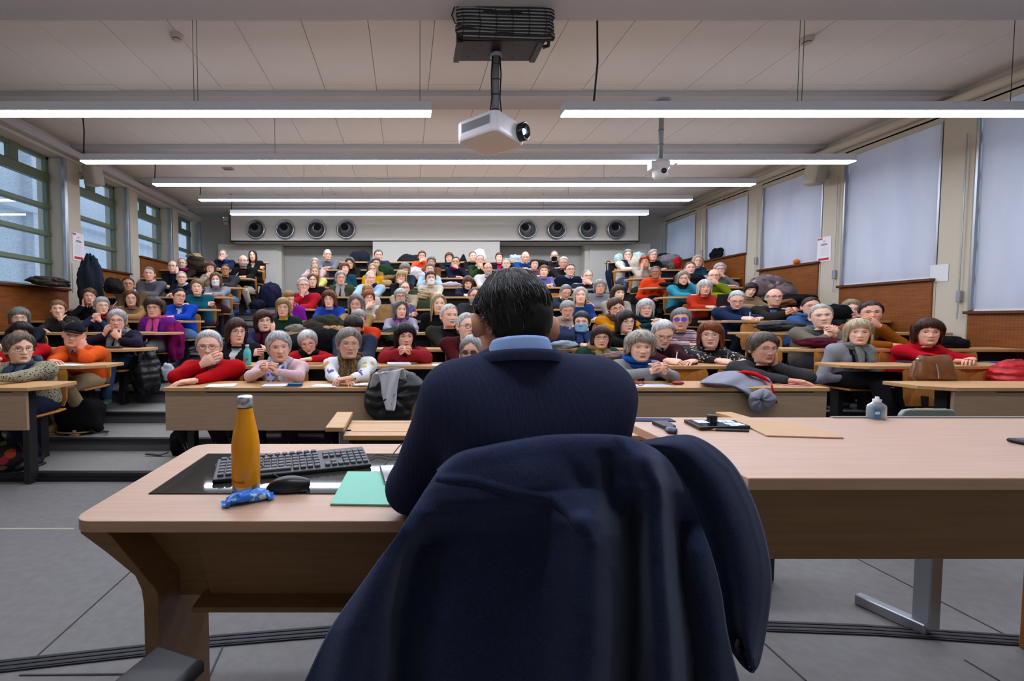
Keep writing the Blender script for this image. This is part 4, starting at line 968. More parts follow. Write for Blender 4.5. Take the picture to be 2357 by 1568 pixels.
P(270,739,3,'grey haired woman pulling up her patterned scarf, jeans and green sneakers',hs='pixie',hc='b5b6b8',g=1,top='241f33',scarf=m_sc2,tail=.25,pose='scarf',legs=2,trou='2c4668',shoe='2b4a44',group=GLB,ds=1.08,yaw=-8)
P(207,683,5,'woman in black resting her face on both hands beside hanging coat',hs='pixie',hc='6b4a2c',top='17171a',pose='cheeks',group=GLB,col='c8c0b0')
P(234,705,4,'grey haired woman in navy with red scarf behind the scarf puller',hs='crop',hc='a3a2a2',g=2,top='27324e',scarf='8e1e28',pose='clasp',group=GLB)
P(295,655,6,'man in brown sweater and dark glasses writing by left wood panel',sex='m',hs='short',hc='3a332e',g=1,top='5d4b38',col='9fb4d6',pose='write',pen='e8e8f0',group=GLB,skc='c98f6c')
P(302,688,5,'woman with long brown hair in tan sweater and pendant',hs='medium',hc='5b3c26',g=2,top='97724a',inner='6a6a70',v=.08,pose='fold',group=GLB)
P(343,631,7,'grey haired man in plain grey sweater with pink collar',sex='m',hs='short',hc='7f7a74',top='62646a',col='c9a8b4',pose='fold',group=GLB,ds=1.1)
P(356,710,4,'curly haired woman in purple cardigan and pink scarf, legs crossed',hs='curly',hc='4a3a32',g=1,top='6a2182',scarf='b4447e',tail=.38,pose='lap',legs=2,trou='7d7d80',shoe='6b5a3a',yaw=-22,group=GLB,ds=1.1)
P(412,683,5,'woman in royal blue sweater with hair bun, faded jeans',hs='back',hat='bun',hc='251a16',g=1,top='1440ac',v=.11,inner='c8ccd8',pose='fold',legs=2,trou='5d83ac',yaw=20,rol=8,group=GLB,ds=1.08)
P(397,614,8,'bald man in black jacket, cheek on hand, by left wall',sex='m',hs='bald',hc='5a544e',g=1,top='15161a',v=.16,inner='1e2c50',pose='cheek',sd=1,group=GLB)
P(418,640,7,'white haired man with glasses in dark navy sweater',sex='m',hs='short',hc='b9b8b6',g=1,top='171c2c',col='b8c4dc',pose='fold',group=GLB)
P(419,607,9,'grey bearded man with magenta scarf and dark coat',sex='m',hs='reced',hc='97938e',g=1,top='2a2320',scarf='a01258',beard=('a8a49e',True),pose='fold',group=GLB)
P(454,662,6,'short haired woman in teal sweater with folded arms',hs='pixie',hc='7a6644',top='0f5468',pose='cross',legs=2,trou='1f2d4a',shoe='20242c',group=GLB,ds=1.08)
P(497,645,7,'woman with white face mask and grey shirt in left block',hs='medium',hc='6a5238',top='85868c',col='85868c',mask='dfe2ea',pose='fold',legs=2,trou='3a1e22',shoe='151518',group=GLB,ds=1.06)
P(485,618,8,'woman in cream top holding both hands to her mouth',hs='bob',hc='6b3f20',g=2,top='a89c84',pose='clasp',group=GLB)
P(519,622,8,'tanned man with dark glasses in charcoal jacket by the stairs',sex='m',hs='short',hc='3d3a38',g=1,top='35363a',v=.12,inner='4a3a30',pose='fold',legs=1,trou='5a7ea8',shoe='6a4a30',skc='b98560',group=GLB)
P(560,602,9,'balding man in black blazer and burgundy shirt, beige trousers',sex='m',hs='bald',hc='4a4642',g=1,top='15161c',v=.3,inner='45121c',beard=('8a8682',True),pose='write',pen='dddddd',legs=1,trou='b0a898',shoe='4a6aa0',group=GLB,ds=1.12)
P(513,587,10,'grey haired man in navy and blue vest, hand over mouth',sex='m',hs='short',hc='9a9792',g=2,top='1a2340',col='1d5cc0',pose='mouth',sd=1,group=GLB)
P(582,589,10,'young woman with long dark hair in black, top of the stairs',age=0,hs='long',hc='2a1a14',top='131315',v=.14,inner='c8a890',pose='cross',legs=2,trou='17171a',shoe='10131a',skc='eabca0',group=GLB,yaw=-8)
# centre block, front rows
P(481,798,1,'white haired man in red sweater, hand over mouth, front row',sex='m',age=1,hs='short',hc='d0d0ce',g=4,top='b20e16',v=.07,inner='5c5850',col='83848c',pose='mouth',sd=-1,group=GCB,ds=1.13,vol=1.7)
P(642,800,1,'frowning grey haired woman in pale pink cardigan with printed scarf',hs='pixie',hc='c0c2c4',top='d6b4b8',scarf=m_sc1,tail=.2,pose='clasplow',yaw=4,rol=-4,group=GCB,ds=1.1,age=1)
P(803,792,1,'short haired woman in white floral cardigan and tiger striped scarf',hs='pixie',hc='94908a',g=2,tm=m_floral,scarf=m_tiger,tail=.33,pose='fold',group=GCB,ds=1.1,age=1,yaw=7)
P(1085,806,1,'woman with grey bob and round sunglasses beside the speaker shoulder',hs='part',hc='a9abad',g=5,top='dadada',scarf='d8d6d4',pose='cheek',sd=-1,pit=8,group=GCB,dy=-.02)
P(1474,800,1,'curly white haired woman in grey cardigan with blue scarf',hs='curly',hc='b8b2a6',top='8b8c8e',v=.2,inner='14161c',lap='8b8c8e',scarf='1450a0',pose='clasplow',yaw=12,group=GCB,ds=1.08,age=1)
P(1756,802,1,'woman with short dark grey hair in charcoal cardigan, cheek on hand',hs='pixie',hc='5e564e',g=2,top='3c3c40',turtle='14151a',v=.22,inner='17181c',pose='cheek',sd=1,yaw=32,pit=4,group=GCB,ds=1.1)
P(544,764,2,'brown bobbed woman in black cardigan behind the red sweater man',hs='bob',hc='43291c',g=1,top='17181a',v=.22,inner='c4ccd2',pose='cross',yaw=16,group=GCB,ds=1.1)
P(709,788,2,'white haired woman in red sweater with fur collared black coat',hs='pixie',hc='d2d2d0',g=1,top='b01820',turtle='131314',scarf='141416',pose='fold',rol=-10,pit=14,group=GCB)
P(814,752,2,'person with dark hair and navy quilted jacket, face hidden behind floral woman',hs='crop',hc='1f1712',top='2c3446',puff=1,pose='fold',pit=38,group=GCB)
P(932,776,2,'black haired woman in red jacket with dark red scarf',hs='bob',hc='1c1514',top='8c2026',tm=None,puff=1,scarf='5c1620',pose='clasplow',yaw=10,group=GCB,ds=1.08,vol=1.3)
P(1074,751,2,'silver haired man in burgundy cardigan with dark blue glasses, writing',sex='m',hs='short',hc='c2c2c0',g=3,top='4a141c',lap='26221f',v=.2,inner='d8d8dc',pose='cheek',sd=1,yaw=24,group=GCB,ds=1.1,vol=1.4)
P(1383,778,2,'brown haired woman in green sweater with yellow neck scarf',hs='bob',hc='3a2a22',g=1,top='24463a',scarf=patches('7a6a40', ('c89a30', '6a6a66', '8a5a20'), 30, .5, name='silk_scarf'),tail=.1,pose='lap',group=GCB,ds=.97)
P(1526,768,2,'old white haired man in maroon sweater looking down, writing',sex='m',age=1,hs='short',hc='cfcfcd',g=1,top='35101c',col='9fb0cc',pose='write',pen='d0d0d0',pit=22,yaw=14,group=GCB,ds=1.16,vol=1.4)
P(1635,772,2,'auburn haired woman in black sweater with patterned sleeves',hs='medium',hc='7c4522',g=2,tm=m_fair,turtle='131314',pose='write',pen='3a50b0',group=GCB,ds=1.13,fr=.03)
P(606,740,3,'woman in round glasses and burgundy scarf leaning her cheek on hand',hs='bob',hc='43271c',g=1,top='222b48',scarf='3a0f1c',tail=.15,pose='cheek',sd=1,rol=-6,yaw=12,group=GCB,ds=1.08)
P(826,736,3,'grey haired man in orange-red jacket and dark vest looking down',sex='m',hs='short',hc='a5a4a2',top='c63a14',v=.3,inner='23262e',pose='fold',pit=20,group=GCB,vol=1.6)
P(1034,727,3,'man with white hair and moustache in dark olive waxed jacket',sex='m',age=1,hs='short',hc='d4d0ca',top='2b2d26',lap='1c1d1a',v=.2,inner='1d1c1c',beard=('c9c5be',False),pose='cheek',sd=1,yaw=22,group=GCB,ds=1.15)
P(1339,742,3,'woman with blue surgical mask and blue scarf, writing',hs='crop',hc='3f3d3e',g=2,top='1b2238',scarf='2c3a66',tail=.25,mask='8ec4e2',pose='write',pen='2a50c8',group=GCB,ds=1.05)
P(1440,742,3,'dark brown haired woman in plain black sweater looking sideways',hs='bob',hc='2b201c',g=4,top='131415',pose='fold',yaw=26,group=GCB,ds=1.1)
P(1567,736,3,'grey haired woman with violet lenses in pink striped sweater',hs='crop',hc='8b8a88',g=6,tm=m_stripe,turtle='4a4648',pose='fold',group=GCB,ds=1.12)
P(652,709,4,'woman with light brown bob in lime turtleneck and dark green sweater',hs='bob',hc='97794c',g=2,top='182c26',turtle='a2b410',pose='lap',group=GCB,ds=1.08)
P(820,702,4,'woman with long grey hair and glasses in tan fleece coat',hs='medium',hc='7c7a78',g=2,top='a0814c',lap='8a6c3c',v=.2,inner='23201e',pose='chin',sd=-1,group=GCB,ds=1.06,vol=1.3)
P(922,714,4,'grey haired woman in lilac cardigan with violet scarf, writing',hs='medium',hc='6a6764',top='9a98ac',scarf='7a5280',tail=.2,pose='write',pen='d8d8e8',yaw=14,group=GCB,ds=1.02)
P(1009,700,4,'woman with long straight blonde hair in black turtleneck',age=.2,hs='long',hc='a8946c',top='131315',turtle='131315',pose='lap',yaw=10,group=GCB,ds=1.08)
P(1306,713,4,'grey haired woman in beige knit sweater looking down, writing',hs='crop',hc='a5a29e',g=2,top='a09284',pose='write',pen='e0e0e0',pit=16,group=GCB)
P(1417,708,4,'woman in mustard sweater covering her forehead with her hand',hs='pixie',hc='55402f',g=1,top='bb7a10',scarf='544838',pose='temple',sd=1,pit=14,rol=-8,group=GCB,ds=1.06)
P(1486,711,4,'woman with straight white bob in dark teal sweater and scarf',hs='bob',hc='cbc9c4',g=2,top='16353f',scarf='183a42',pose='clasplow',yaw=10,group=GCB,ds=1.05)
P(664,688,5,'light brown haired woman in purple cardigan, partly hidden, looking down',hs='crop',hc='8f6a3c',top='7c1a8a',scarf=m_purp,tail=.25,pose='lap',yaw=30,pit=18,group=GCB)
P(758,690,5,'woman with frizzy auburn hair in blue sweater and gold necklace',hs='bigcurl',hc='6b3c1f',g=2,top='1b3a92',turtle='5e82c4',pose='desk',group=GCB,ds=1.04,vol=.8)
P(848,687,5,'auburn haired woman in white padded vest, hand before mouth',hs='bob',hc='8a4a1e',g=1,top='d6d2cc',puff=0,v=.22,inner='b8b4b0',pose='mouth',sd=-1,group=GCB)
P(922,684,5,'grey fringed woman with thick dark glasses in colourful printed blouse',hs='crop',hc='b9b9b8',g=3,tm=m_multi,pose='cross',group=GCB,fr=.012,vol=1.3)
P(1091,682,5,'balding bearded man in charcoal sweater beside the speaker head',sex='m',hs='reced',hc='55524e',g=1,top='34363a',beard=('8f8b86',True),pose='write',pen='3050c0',yaw=18,group=GCB)
P(1336,682,5,'white haired woman in bright blue sweater with pale collar',hs='part',hc='c2beb6',top='1a3c78',turtle='b8b4b4',pose='desk',pit=-6,group=GCB,ds=1.08)
P(1423,676,5,'woman with chestnut hair and beige cardigan with yellow scarf',hs='bob',hc='3f2417',top='a09684',scarf='a88c48',pose='fold',yaw=26,group=GCB)
P(698,658,6,'white haired man in red sweater, knuckles at his chin',sex='m',hs='short',hc='c9c9c8',g=1,top='a81826',col='a4b4e0',pose='chin',sd=-1,yaw=8,group=GCB,ds=1.1,vol=1.4)
P(846,670,6,'blonde fringed person almost hidden behind auburn haired woman',hs='bob',hc='b08a54',top='b8b4ae',pose='lap',pit=12,group=GCB,ds=.92)
P(931,664,6,'balding man with dark glasses in beige jacket behind grey fringed woman',sex='m',hs='reced',hc='7c7872',g=3,top='a4967e',v=.1,inner='4a3a34',pose='fold',group=GCB,yaw=8)
P(1302,672,6,'grey haired man in dark teal jacket looking down at desk',sex='m',hs='short',hc='8c8c8c',g=2,top='22303a',v=.09,inner='d8d8dc',pit=24,pose='fold',group=GCB,vol=1.4)
P(1381,661,6,'curly grey haired woman in plain light grey sweater',hs='curly',hc='a9a8a4',g=2,top='7e8084',pose='cross',group=GCB,vol=.6)
P(720,646,7,'woman with wavy brown hair in black turtleneck behind red sweater man',hs='medium',hc='6e4f2e',g=1,top='121214',turtle='121214',pose='lap',group=GCB)
P(784,641,7,'short grey haired woman in olive sweater with large grey scarf',hs='pixie',hc='a4a19a',g=2,top='444a2e',scarf='8e8c8c',tail=.25,pose='lap',group=GCB,ds=1.06)
P(853,640,7,'white haired man in light blue shirt, cheek in hand',sex='m',hs='reced',hc='c4c2be',top='a6c4dc',scarf='1d2f60',pose='cheek',sd=-1,pit=10,group=GCB,ds=1.08)
P(924,638,7,'blonde bobbed woman with round glasses in black, hand at mouth',hs='bob',hc='b59a66',g=1,top='17181c',pose='mouth',sd=1,group=GCB,fr=.015)
P(991,641,7,'woman with white mask in cream hooded fleece',hs='crop',hc='4a3826',top='cfc6b4',mask='eceef0',turtle='cfc6b4',pose='fold',group=GCB,ds=1.08)
P(1077,651,7,'woman with chestnut bob in navy sweater bent over her writing',hs='bob',hc='5c3722',top='181d36',pose='write',pen='3a60d0',pit=22,yaw=8,group=GCB)
P(1352,637,7,'grey haired man in navy sweater with striped cuffs, hand on mouth',sex='m',hs='reced',hc='a8a6a4',g=4,tm=m_navstr,pose='mouth',sd=1,group=GCB,ds=1.06)
P(725,627,8,'woman with long blonde grey hair in pale yellow sweater',hs='long',hc='a99a78',top='d2cc7c',pose='chin',sd=-1,group=GCB)
P(793,619,8,'woman with brown fringe in teal cardigan looking sideways',hs='bob',hc='6f4524',top='184558',pose='lap',yaw=18,group=GCB)
P(859,621,8,'blonde woman with glasses in yellow sweater',hs='part',hc='b39a68',g=1,top='d2a010',pose='lap',group=GCB)
P(932,621,8,'woman with big curly grey hair in dark jacket, face hidden',hs='bigcurl',hc='8d8b88',top='2a3440',pose='fold',pit=20,group=GCB,vol=.8)
P(989,621,8,'grey haired woman in pale blue sweater, hands before mouth',hs='crop',hc='7a6f66',g=2,top='a4c0d0',pose='clasp',group=GCB,ds=1.05)
P(1123,619,8,'bald man with glasses in white jacket and red collar',sex='m',hs='bald',hc='8a8886',g=1,top='d4d6da',v=.1,inner='b01828',pose='fold',yaw=10,beard=('a09c98',True),group=GCB,ds=1.05)
P(1252,625,8,'light brown haired woman in lavender sweater beside the speaker hair',hs='crop',hc='7a5838',top='6a6ea4',pose='fold',group=GCB)
P(1312,622,8,'man with dark glasses in navy sweater and light blue collar',sex='m',hs='short',hc='574a40',g=1,top='171c2a',col='6ea4e4',pose='lap',group=GCB,ds=1.08,age=.3)
P(725,608,9,'woman with white bob in pale pink blouse, hand at chin',hs='part',hc='b8b5b0',g=2,top='c8a8a8',scarf='3a3444',pose='chin',sd=-1,group=GCB)
P(806,606,9,'dark haired woman in black looking down behind teal cardigan woman',hs='medium',hc='4a4038',top='1a1a1c',pose='fold',pit=16,yaw=-10,group=GCB)
P(866,607,9,'woman with dark grey hair, thick glasses and black top',hs='crop',hc='4a4642',g=3,top='17171a',pose='fold',group=GCB)
P(993,604,9,'grey haired person in brown coat behind pale blue sweater',hs='pixie',hc='77726c',top='6a4428',pose='fold',pit=10,group=GCB)
P(1049,604,9,'dark haired person in navy with magenta scarf, hand over mouth',hs='short',hc='211a18',g=1,top='151b30',scarf='7a1458',pose='mouth',sd=1,group=GCB,age=.2)
P(1104,599,9,'white haired man in green sweater, hands joined before mouth',sex='m',hs='short',hc='c4c2be',g=2,top='263a20',col='a0b0cc',pose='clasp',group=GCB,vol=1.5)
P(1165,608,9,'grey haired man with glasses just above the speaker hair',sex='m',hs='short',hc='a8a6a4',g=2,top='55585e',pose='fold',group=GCB)
P(1230,609,9,'woman with short brown hair behind lavender sweater woman',hs='crop',hc='35231a',top='6a5a60',pose='fold',group=GCB)
P(1297,605,9,'white haired man in dark leather jacket looking down',sex='m',hs='short',hc='c8c8c8',top='232428',v=.2,inner='14161c',pose='fold',pit=12,group=GCB,vol=1.3,ds=1.06)
P(754,587,10,'white haired man with glasses in grey sweater, last row left',sex='m',hs='reced',hc='b4b2b0',g=1,top='696d74',pose='fold',yaw=12,group=GCB,ds=1.06)
P(871,588,10,'grey haired man in dark slate jacket, writing, last row',sex='m',hs='short',hc='55585c',top='283040',pose='write',pit=8,pen='e0e0e0',group=GCB,ds=1.08,vol=1.3)
P(971,590,10,'brown haired woman in orange sweater, hand at mouth, last row',hs='crop',hc='5a3620',g=1,top='d0502c',pose='mouth',sd=-1,group=GCB)
P(1034,594,10,'brown haired woman with teal scarf in last row',hs='bob',hc='5a3a26',g=2,top='191d24',scarf='14565e',pose='fold',group=GCB)
P(1088,591,10,'young fair haired woman in black with white jacket behind, last row',age=.1,hs='back',hc='6b5236',top='17171b',pose='fold',yaw=14,group=GCB)
P(1149,594,10,'brown haired woman in navy blazer and magenta top, last row',hs='crop',hc='54301c',top='181b2c',v=.22,inner='b01458',pose='lap',group=GCB)
P(1209,592,10,'bald man in blue sweater bent over his desk, last row',sex='m',hs='bald',hc='a8a6a4',top='1d4076',col='a0b4d8',pose='write',pit=16,group=GCB,ds=1.08)
P(1276,590,10,'man with black face mask and burgundy sleeves, last row',sex='m',hs='reced',hc='8c877c',g=1,top='2a2a2e',mask='151517',pose='fold',group=GCB)
# right block
P(2135,766,2,'woman in red turtleneck with gold necklace behind the brown handbag',hs='bob',hc='3f231a',top='b40f20',turtle='b40f20',pose='fold',group=GRB,ds=1.12,yaw=14,vol=1.2)
P(1976,766,2,'blonde bobbed woman in grey sweater and dark quilted vest on aisle',hs='bob',hc='bfae90',top='8d8f96',scarf='6f7674',tail=.2,pose='lap',legs=2,trou='1c1c1f',group=GRB,ds=1.1,yaw=8,v=.26,inner='8d8f96',lap='1d2634',vol=1.1)
P(1890,728,3,'old man in grey tweed jacket with clasped hands at his mouth',sex='m',age=1,hs='short',hc='b9b6b0',top='6a655a',v=.16,inner='57749c',lap='5c574c',pose='clasp',legs=1,trou='46464a',group=GRB,ds=1.2,rol=-6)
P(2004,721,3,'dark haired man in mustard brown sweater, hand across mouth',sex='m',hs='short',hc='3f3633',top='8e4f12',col='6a8ab8',pose='mouth',sd=1,yaw=10,group=GRB,ds=1.14,age=.3,vol=1.4)
P(1959,713,4,'woman with grey blonde fringe in dark blazer before wood panel',hs='pixie',hc='9c8c70',g=4,top='2b2c2f',lap='232427',v=.16,inner='c4c4c8',pose='fold',group=GRB,ds=1.08)
P(1866,706,4,'woman with dark tied back hair in denim blue sweater',hs='back',hc='3a2a22',g=2,top='3a5c8c',scarf='3c5a86',pose='fold',yaw=16,group=GRB,ds=1.08)
P(1696,690,5,'white haired man in navy sweater looking down, writing on pad',sex='m',age=1,hs='short',hc='c8c8c8',g=1,top='1c2a48',col='1c2a48',pose='write',pen='e8e8e8',pit=22,yaw=8,group=GRB,ds=1.16,legs=1,trou='1a2030')
P(1782,685,5,'balding man in dark suit jacket and blue shirt',sex='m',hs='bald',hc='a8a29c',g=1,top='2c2a24',v=.2,inner='6c86c8',lap='2c2a24',pose='clasplow',group=GRB,ds=1.14)
P(1727,668,6,'woman with tilted brown bob in beige sweater by camouflage coat',hs='bob',hc='33201a',top='8f7a60',pose='write',rol=14,yaw=14,pit=10,group=GRB)
P(1622,663,6,'woman with silver bob in rust red turtleneck with laptop',hs='bob',hc='d0cfcd',top='b0301a',turtle='b0301a',pose='write',legs=1,trou='1b1b1d',group=GRB,ds=1.08,fr=.01)
P(1643,636,7,'balding man in lime green sweater, fist at his mouth',sex='m',hs='bald',hc='9a948c',g=1,top='7c9012',pose='mouth',sd=1,group=GRB,ds=1.12)
P(1572,641,7,'grey haired woman in turquoise sweater and black scarf, hand in hair',hs='medium',hc='8f867a',g=1,top='2f8ca4',scarf='191c18',pose='temple',sd=1,legs=1,trou='1a1a1c',pit=8,group=GRB,ds=1.06)
P(1657,621,8,'white haired woman in grey sweater, fist near her mouth',hs='pixie',hc='c0bebc',g=1,top='7c7c80',pose='mouth',sd=1,group=GRB,ds=1.06)
P(1588,618,8,'dark grey haired man in maroon sweater beside teal sweater woman',sex='m',hs='short',hc='5e5a58',top='4a1226',pose='fold',yaw=14,group=GRB,ds=1.06)
P(1606,602,9,'white haired woman in dark teal sweater below right blind',hs='part',hc='bcb6a8',g=2,top='194a60',pose='fold',yaw=12,group=GRB,ds=1.08)
P(1509,628,8,'smiling tanned woman with short grey hair in coral orange jacket',hs='short',hc='6a6866',g=1,top='d8401e',turtle='d8401e',pose='lap',legs=1,trou='151517',skc='a8704e',group=GRB,ds=1.08)
P(1484,603,9,'woman with curly red hair in beige cardigan, hands at her cheek',hs='curly',hc='9a3c14',g=2,top='a89c90',pose='cheeks',legs=1,trou='2c2c30',rol=-8,group=GRB,vol=.6)
P(1445,588,10,'short haired woman in white sweater with long navy scarf',hs='pixie',hc='8f8c88',g=4,top='cfc9bc',scarf='1c2748',tail=.35,pose='chin',sd=1,legs=1,trou='5a6a84',group=GRB,ds=1.1)
P(1503,588,10,'white haired woman in black turtleneck writing, last row right',hs='pixie',hc='a9a8a4',g=1,top='151518',turtle='151518',pose='write',yaw=16,group=GRB,ds=1.08)
# ---------------------------------------------------------------- speaker's tables
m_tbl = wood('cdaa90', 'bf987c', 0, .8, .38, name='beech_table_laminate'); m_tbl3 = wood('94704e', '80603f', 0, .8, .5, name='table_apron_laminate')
ZL, ZR = .75, .862
yf, yb_ = atZ(600, 1200, ZL)[1], atZ(600, 1022, ZL)[1]; xl = -.825
t1 = empty('speaker_table', (0, 1.4, 0), 'beech speaker table with inset dark glass under the yellow bottle', 'table')
def rounded(x0, x1, y0, y1, r, left=True):
    p = []
    for (cx, cy, a) in ((x0+r, y1-r, pi/2), (x0+r, y0+r, pi)): p += [(cx+r*cos(a+q), cy+r*sin(a+q)) for q in np.linspace(0, pi/2, 7)]
    return p+[(x1, y0), (x1, y1)]
def tl(P, o=(0, 1.4)): return [(x-o[0], y-o[1]) for x, y in P]
g0, g1 = atZ(343, 1138, ZL), atZ(478, 1046, ZL); gx0, gx1, gy0, gy1 = (g0[0]+g1[0])/2, .0, g0[1], g1[1]
MB().prism(tl(rounded(xl, .80, yf, yb_, .05)), 'z', ZL-.029, ZL).build('tabletop', m_tbl, t1, bev=.002)
MB().rbox(gx0, gx1+.02, gy0-1.4, gy1-1.4, ZL-.004, ZL+.0012, .001).build('glass_inset', plain('35332e', .04, 0, .6, name='dark_glass'), t1)
MB().tube([(gx0, gy0-1.4, ZL+.001), (gx1+.02, gy0-1.4, ZL+.001), (gx1+.02, gy1-1.4, ZL+.001), (gx0, gy1-1.4, ZL+.001)], .002, 4, closed=True).build('inset_frame', m_black, t1)
lx0 = -.665
prof = [(lx0, 0), (lx0+.04, 0), (lx0+.04, .52)]+[(lx0+.04-.02*(1-cos(a)), .52+.05*sin(a)) for a in np.linspace(.3, 1.4, 5)]+[(lx0-.075, .695), (lx0-.10, .721), (lx0-.15, .721), (lx0-.155, .705), (lx0-.09, .655), (lx0-.02, .595), (lx0-.005, .56), (lx0, .52)]
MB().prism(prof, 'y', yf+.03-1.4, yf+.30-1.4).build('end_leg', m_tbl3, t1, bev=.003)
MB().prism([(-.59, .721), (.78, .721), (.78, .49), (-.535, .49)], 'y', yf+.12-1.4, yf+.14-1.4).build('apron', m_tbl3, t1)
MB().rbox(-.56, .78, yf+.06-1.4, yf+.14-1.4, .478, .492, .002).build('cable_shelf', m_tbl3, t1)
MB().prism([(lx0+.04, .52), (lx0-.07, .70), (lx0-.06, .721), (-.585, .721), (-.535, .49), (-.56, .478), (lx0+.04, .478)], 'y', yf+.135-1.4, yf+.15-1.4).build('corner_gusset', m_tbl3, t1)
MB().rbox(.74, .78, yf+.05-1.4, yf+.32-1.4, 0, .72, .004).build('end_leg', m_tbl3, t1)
rf, rb = atZ(2000, 1101, ZR)[1], atZ(2000, 961, ZR)[1]
t2 = empty('speaker_table', (1.7, 1.4, 0), 'taller beech table at right holding the touch controller and beige folder', 'table')
MB().rbox(.82-1.7, 2.6-1.7, rf-1.4, rb-1.4, ZR-.03, ZR, .002).build('tabletop', m_tbl, t2)
MB().box(atY(1910, 960, rb)[0]-1.7, 2.6-1.7, rb-1.4-.012, rb-1.4, ZR, ZR+.005).build('edge_strip', m_alu, t2)
za = atY(2000, 1288, rf+.03)[2]
MB().rbox(.84-1.7, 2.55-1.7, rf+.03-1.4, rf+.05-1.4, za, ZR-.03, .002).build('apron', m_tbl3, t2)
fx = atZ(2122, 1457, 0); f2 = atZ(1972, 1388, 0)
MB().rbox(fx[0]-.012-1.7, fx[0]+.035-1.7, fx[1]-1.4-.03, fx[1]-1.4+.03, .03, ZR-.03, .004).build('leg_post', m_alu, t2)
a, b = np.array(f2), np.array(fx); d = b-a; q = math.atan2(d[1], d[0]); L = np.linalg.norm(d)
MB().rbox(0, L*1.08, -.022, .022, .0, .045, .004, R=rotz(q), c=a-(1.7, 1.4, 0)).build('leg_foot', m_alu, t2)
MB().rbox(2.325-1.7, 2.365-1.7, 1.32-1.4, 1.60-1.4, 0, ZR-.03, .003).build('end_leg', wood('b9763a', 'a5642c', 2, .8, name='leg_veneer'), t2)
# slatted bench table standing behind the speaker's tables
zb_ = .72; y0, y1 = atZ(850, 1003, zb_)[1], atZ(850, 968, zb_)[1]; x0, x1 = atZ(790, 1003, zb_)[0], atZ(1640, 960, zb_)[0]
t3 = empty('slatted_table', (.6, 2.1, 0), 'low slatted wooden side table just beyond the speaker tables', 'table')
for k, (p, q) in enumerate(((0, .22), (.25, .80), (.83, 1))): MB().rbox(x0-.6, x1-.6, y0+(y1-y0)*p-2.1, y0+(y1-y0)*q-2.1, zb_-.022, zb_, .002).build('slat', m_desk, t3)
for s, xx in ((-1, x0), (1, x1)): MB().rbox(min(xx, xx+s*.085)-.6, max(xx, xx+s*.085)-.6, y0-2.1+.02, y1-2.1+.06, zb_+.012, zb_+.032, .002).build('end_board', m_desk, t3); MB().rbox(xx-.6-.03, xx-.6+.03, y0-2.1+.06, y0-2.1+.11, 0, zb_, .006).build('leg', m_alu, t3); MB().rbox(xx-.6-.02+.05, xx-.6+.1, y0-2.1+.07, y0-2.1+.2, 0, zb_-.02, .006).build('leg', m_steel, t3)
MB().box(x0-.6+.02, x1-.6-.02, y0-2.1+.05, y1-2.1-.04, zb_-.05, zb_-.03).build('underframe', m_steel, t3)

# ---------------------------------------------------------------- things on the left table
b0 = np.array(atZ(567, 1126, ZL+.001)); s_ = b0[1]/1000
bo = empty('water_bottle', b0, 'yellow steel water bottle with silver cap standing on the glass inset', 'bottle')
R0 = 31.5*s_
MB().lathe([(.001, .0), (R0*.90, 0), (R0*.97, .003), (R0*.97, .020)], 36).build('steel_base', plain('c9ccd0', .33, .9, name='polished_steel'), bo, True)
hh = [(0.98, .019), (1, .022), (1, .125), (.97, .142), (.88, .165), (.75, .19), (.63, .212), (.555, .232), (.535, .238)]
MB().lathe([(R0*a, h) for a, h in hh], 36).build('body', plain('ee9c00', .28, .0, .5, name='yellow_lacquer'), bo, True)
MB().lathe([(R0*.5, .236), (R0*.5, .240), (R0*.57, .241), (R0*.575, .262), (R0*.56, .268), (R0*.50, .272), (.0005, .2725)], 36).build('cap', plain('c9ccd0', .33, .9, name='polished_steel'), bo, True)
def text_mesh(txt, size, ext=.0003):
    cu = bpy.data.curves.new('txt', 'FONT'); cu.body = txt; cu.size = size; cu.extrude = ext; cu.align_x = 'CENTER'; cu.align_y = 'CENTER'
    o = bpy.data.objects.new('txt', cu); COL.objects.link(o); dg = bpy.context.evaluated_depsgraph_get(); me = bpy.data.meshes.new_from_object(o.evaluated_get(dg)); bpy.data.objects.remove(o); return me
def lettering(name, txt, size, fn, m, parent):
    me = text_mesh(txt, size); n = len(me.vertices); v = np.zeros(n*3); me.vertices.foreach_get('co', v); v = fn(v.reshape(-1, 3)); me.vertices.foreach_set('co', v.astype(np.float32).ravel()); me.materials.append(m); me.update()
    o = bpy.data.objects.new(name, me); COL.objects.link(o); o.parent = parent; return o
def on_bottle(v):
    a = v[:, 0]/R0-1.57-.30; r = R0+.0003+v[:, 2]; return np.stack([r*np.cos(a), r*np.sin(a), v[:, 1]+.034], -1)
lettering('lettering', 'Qwetch', .013, on_bottle, plain('8a5a10', .4, name='bottle_print'), bo)
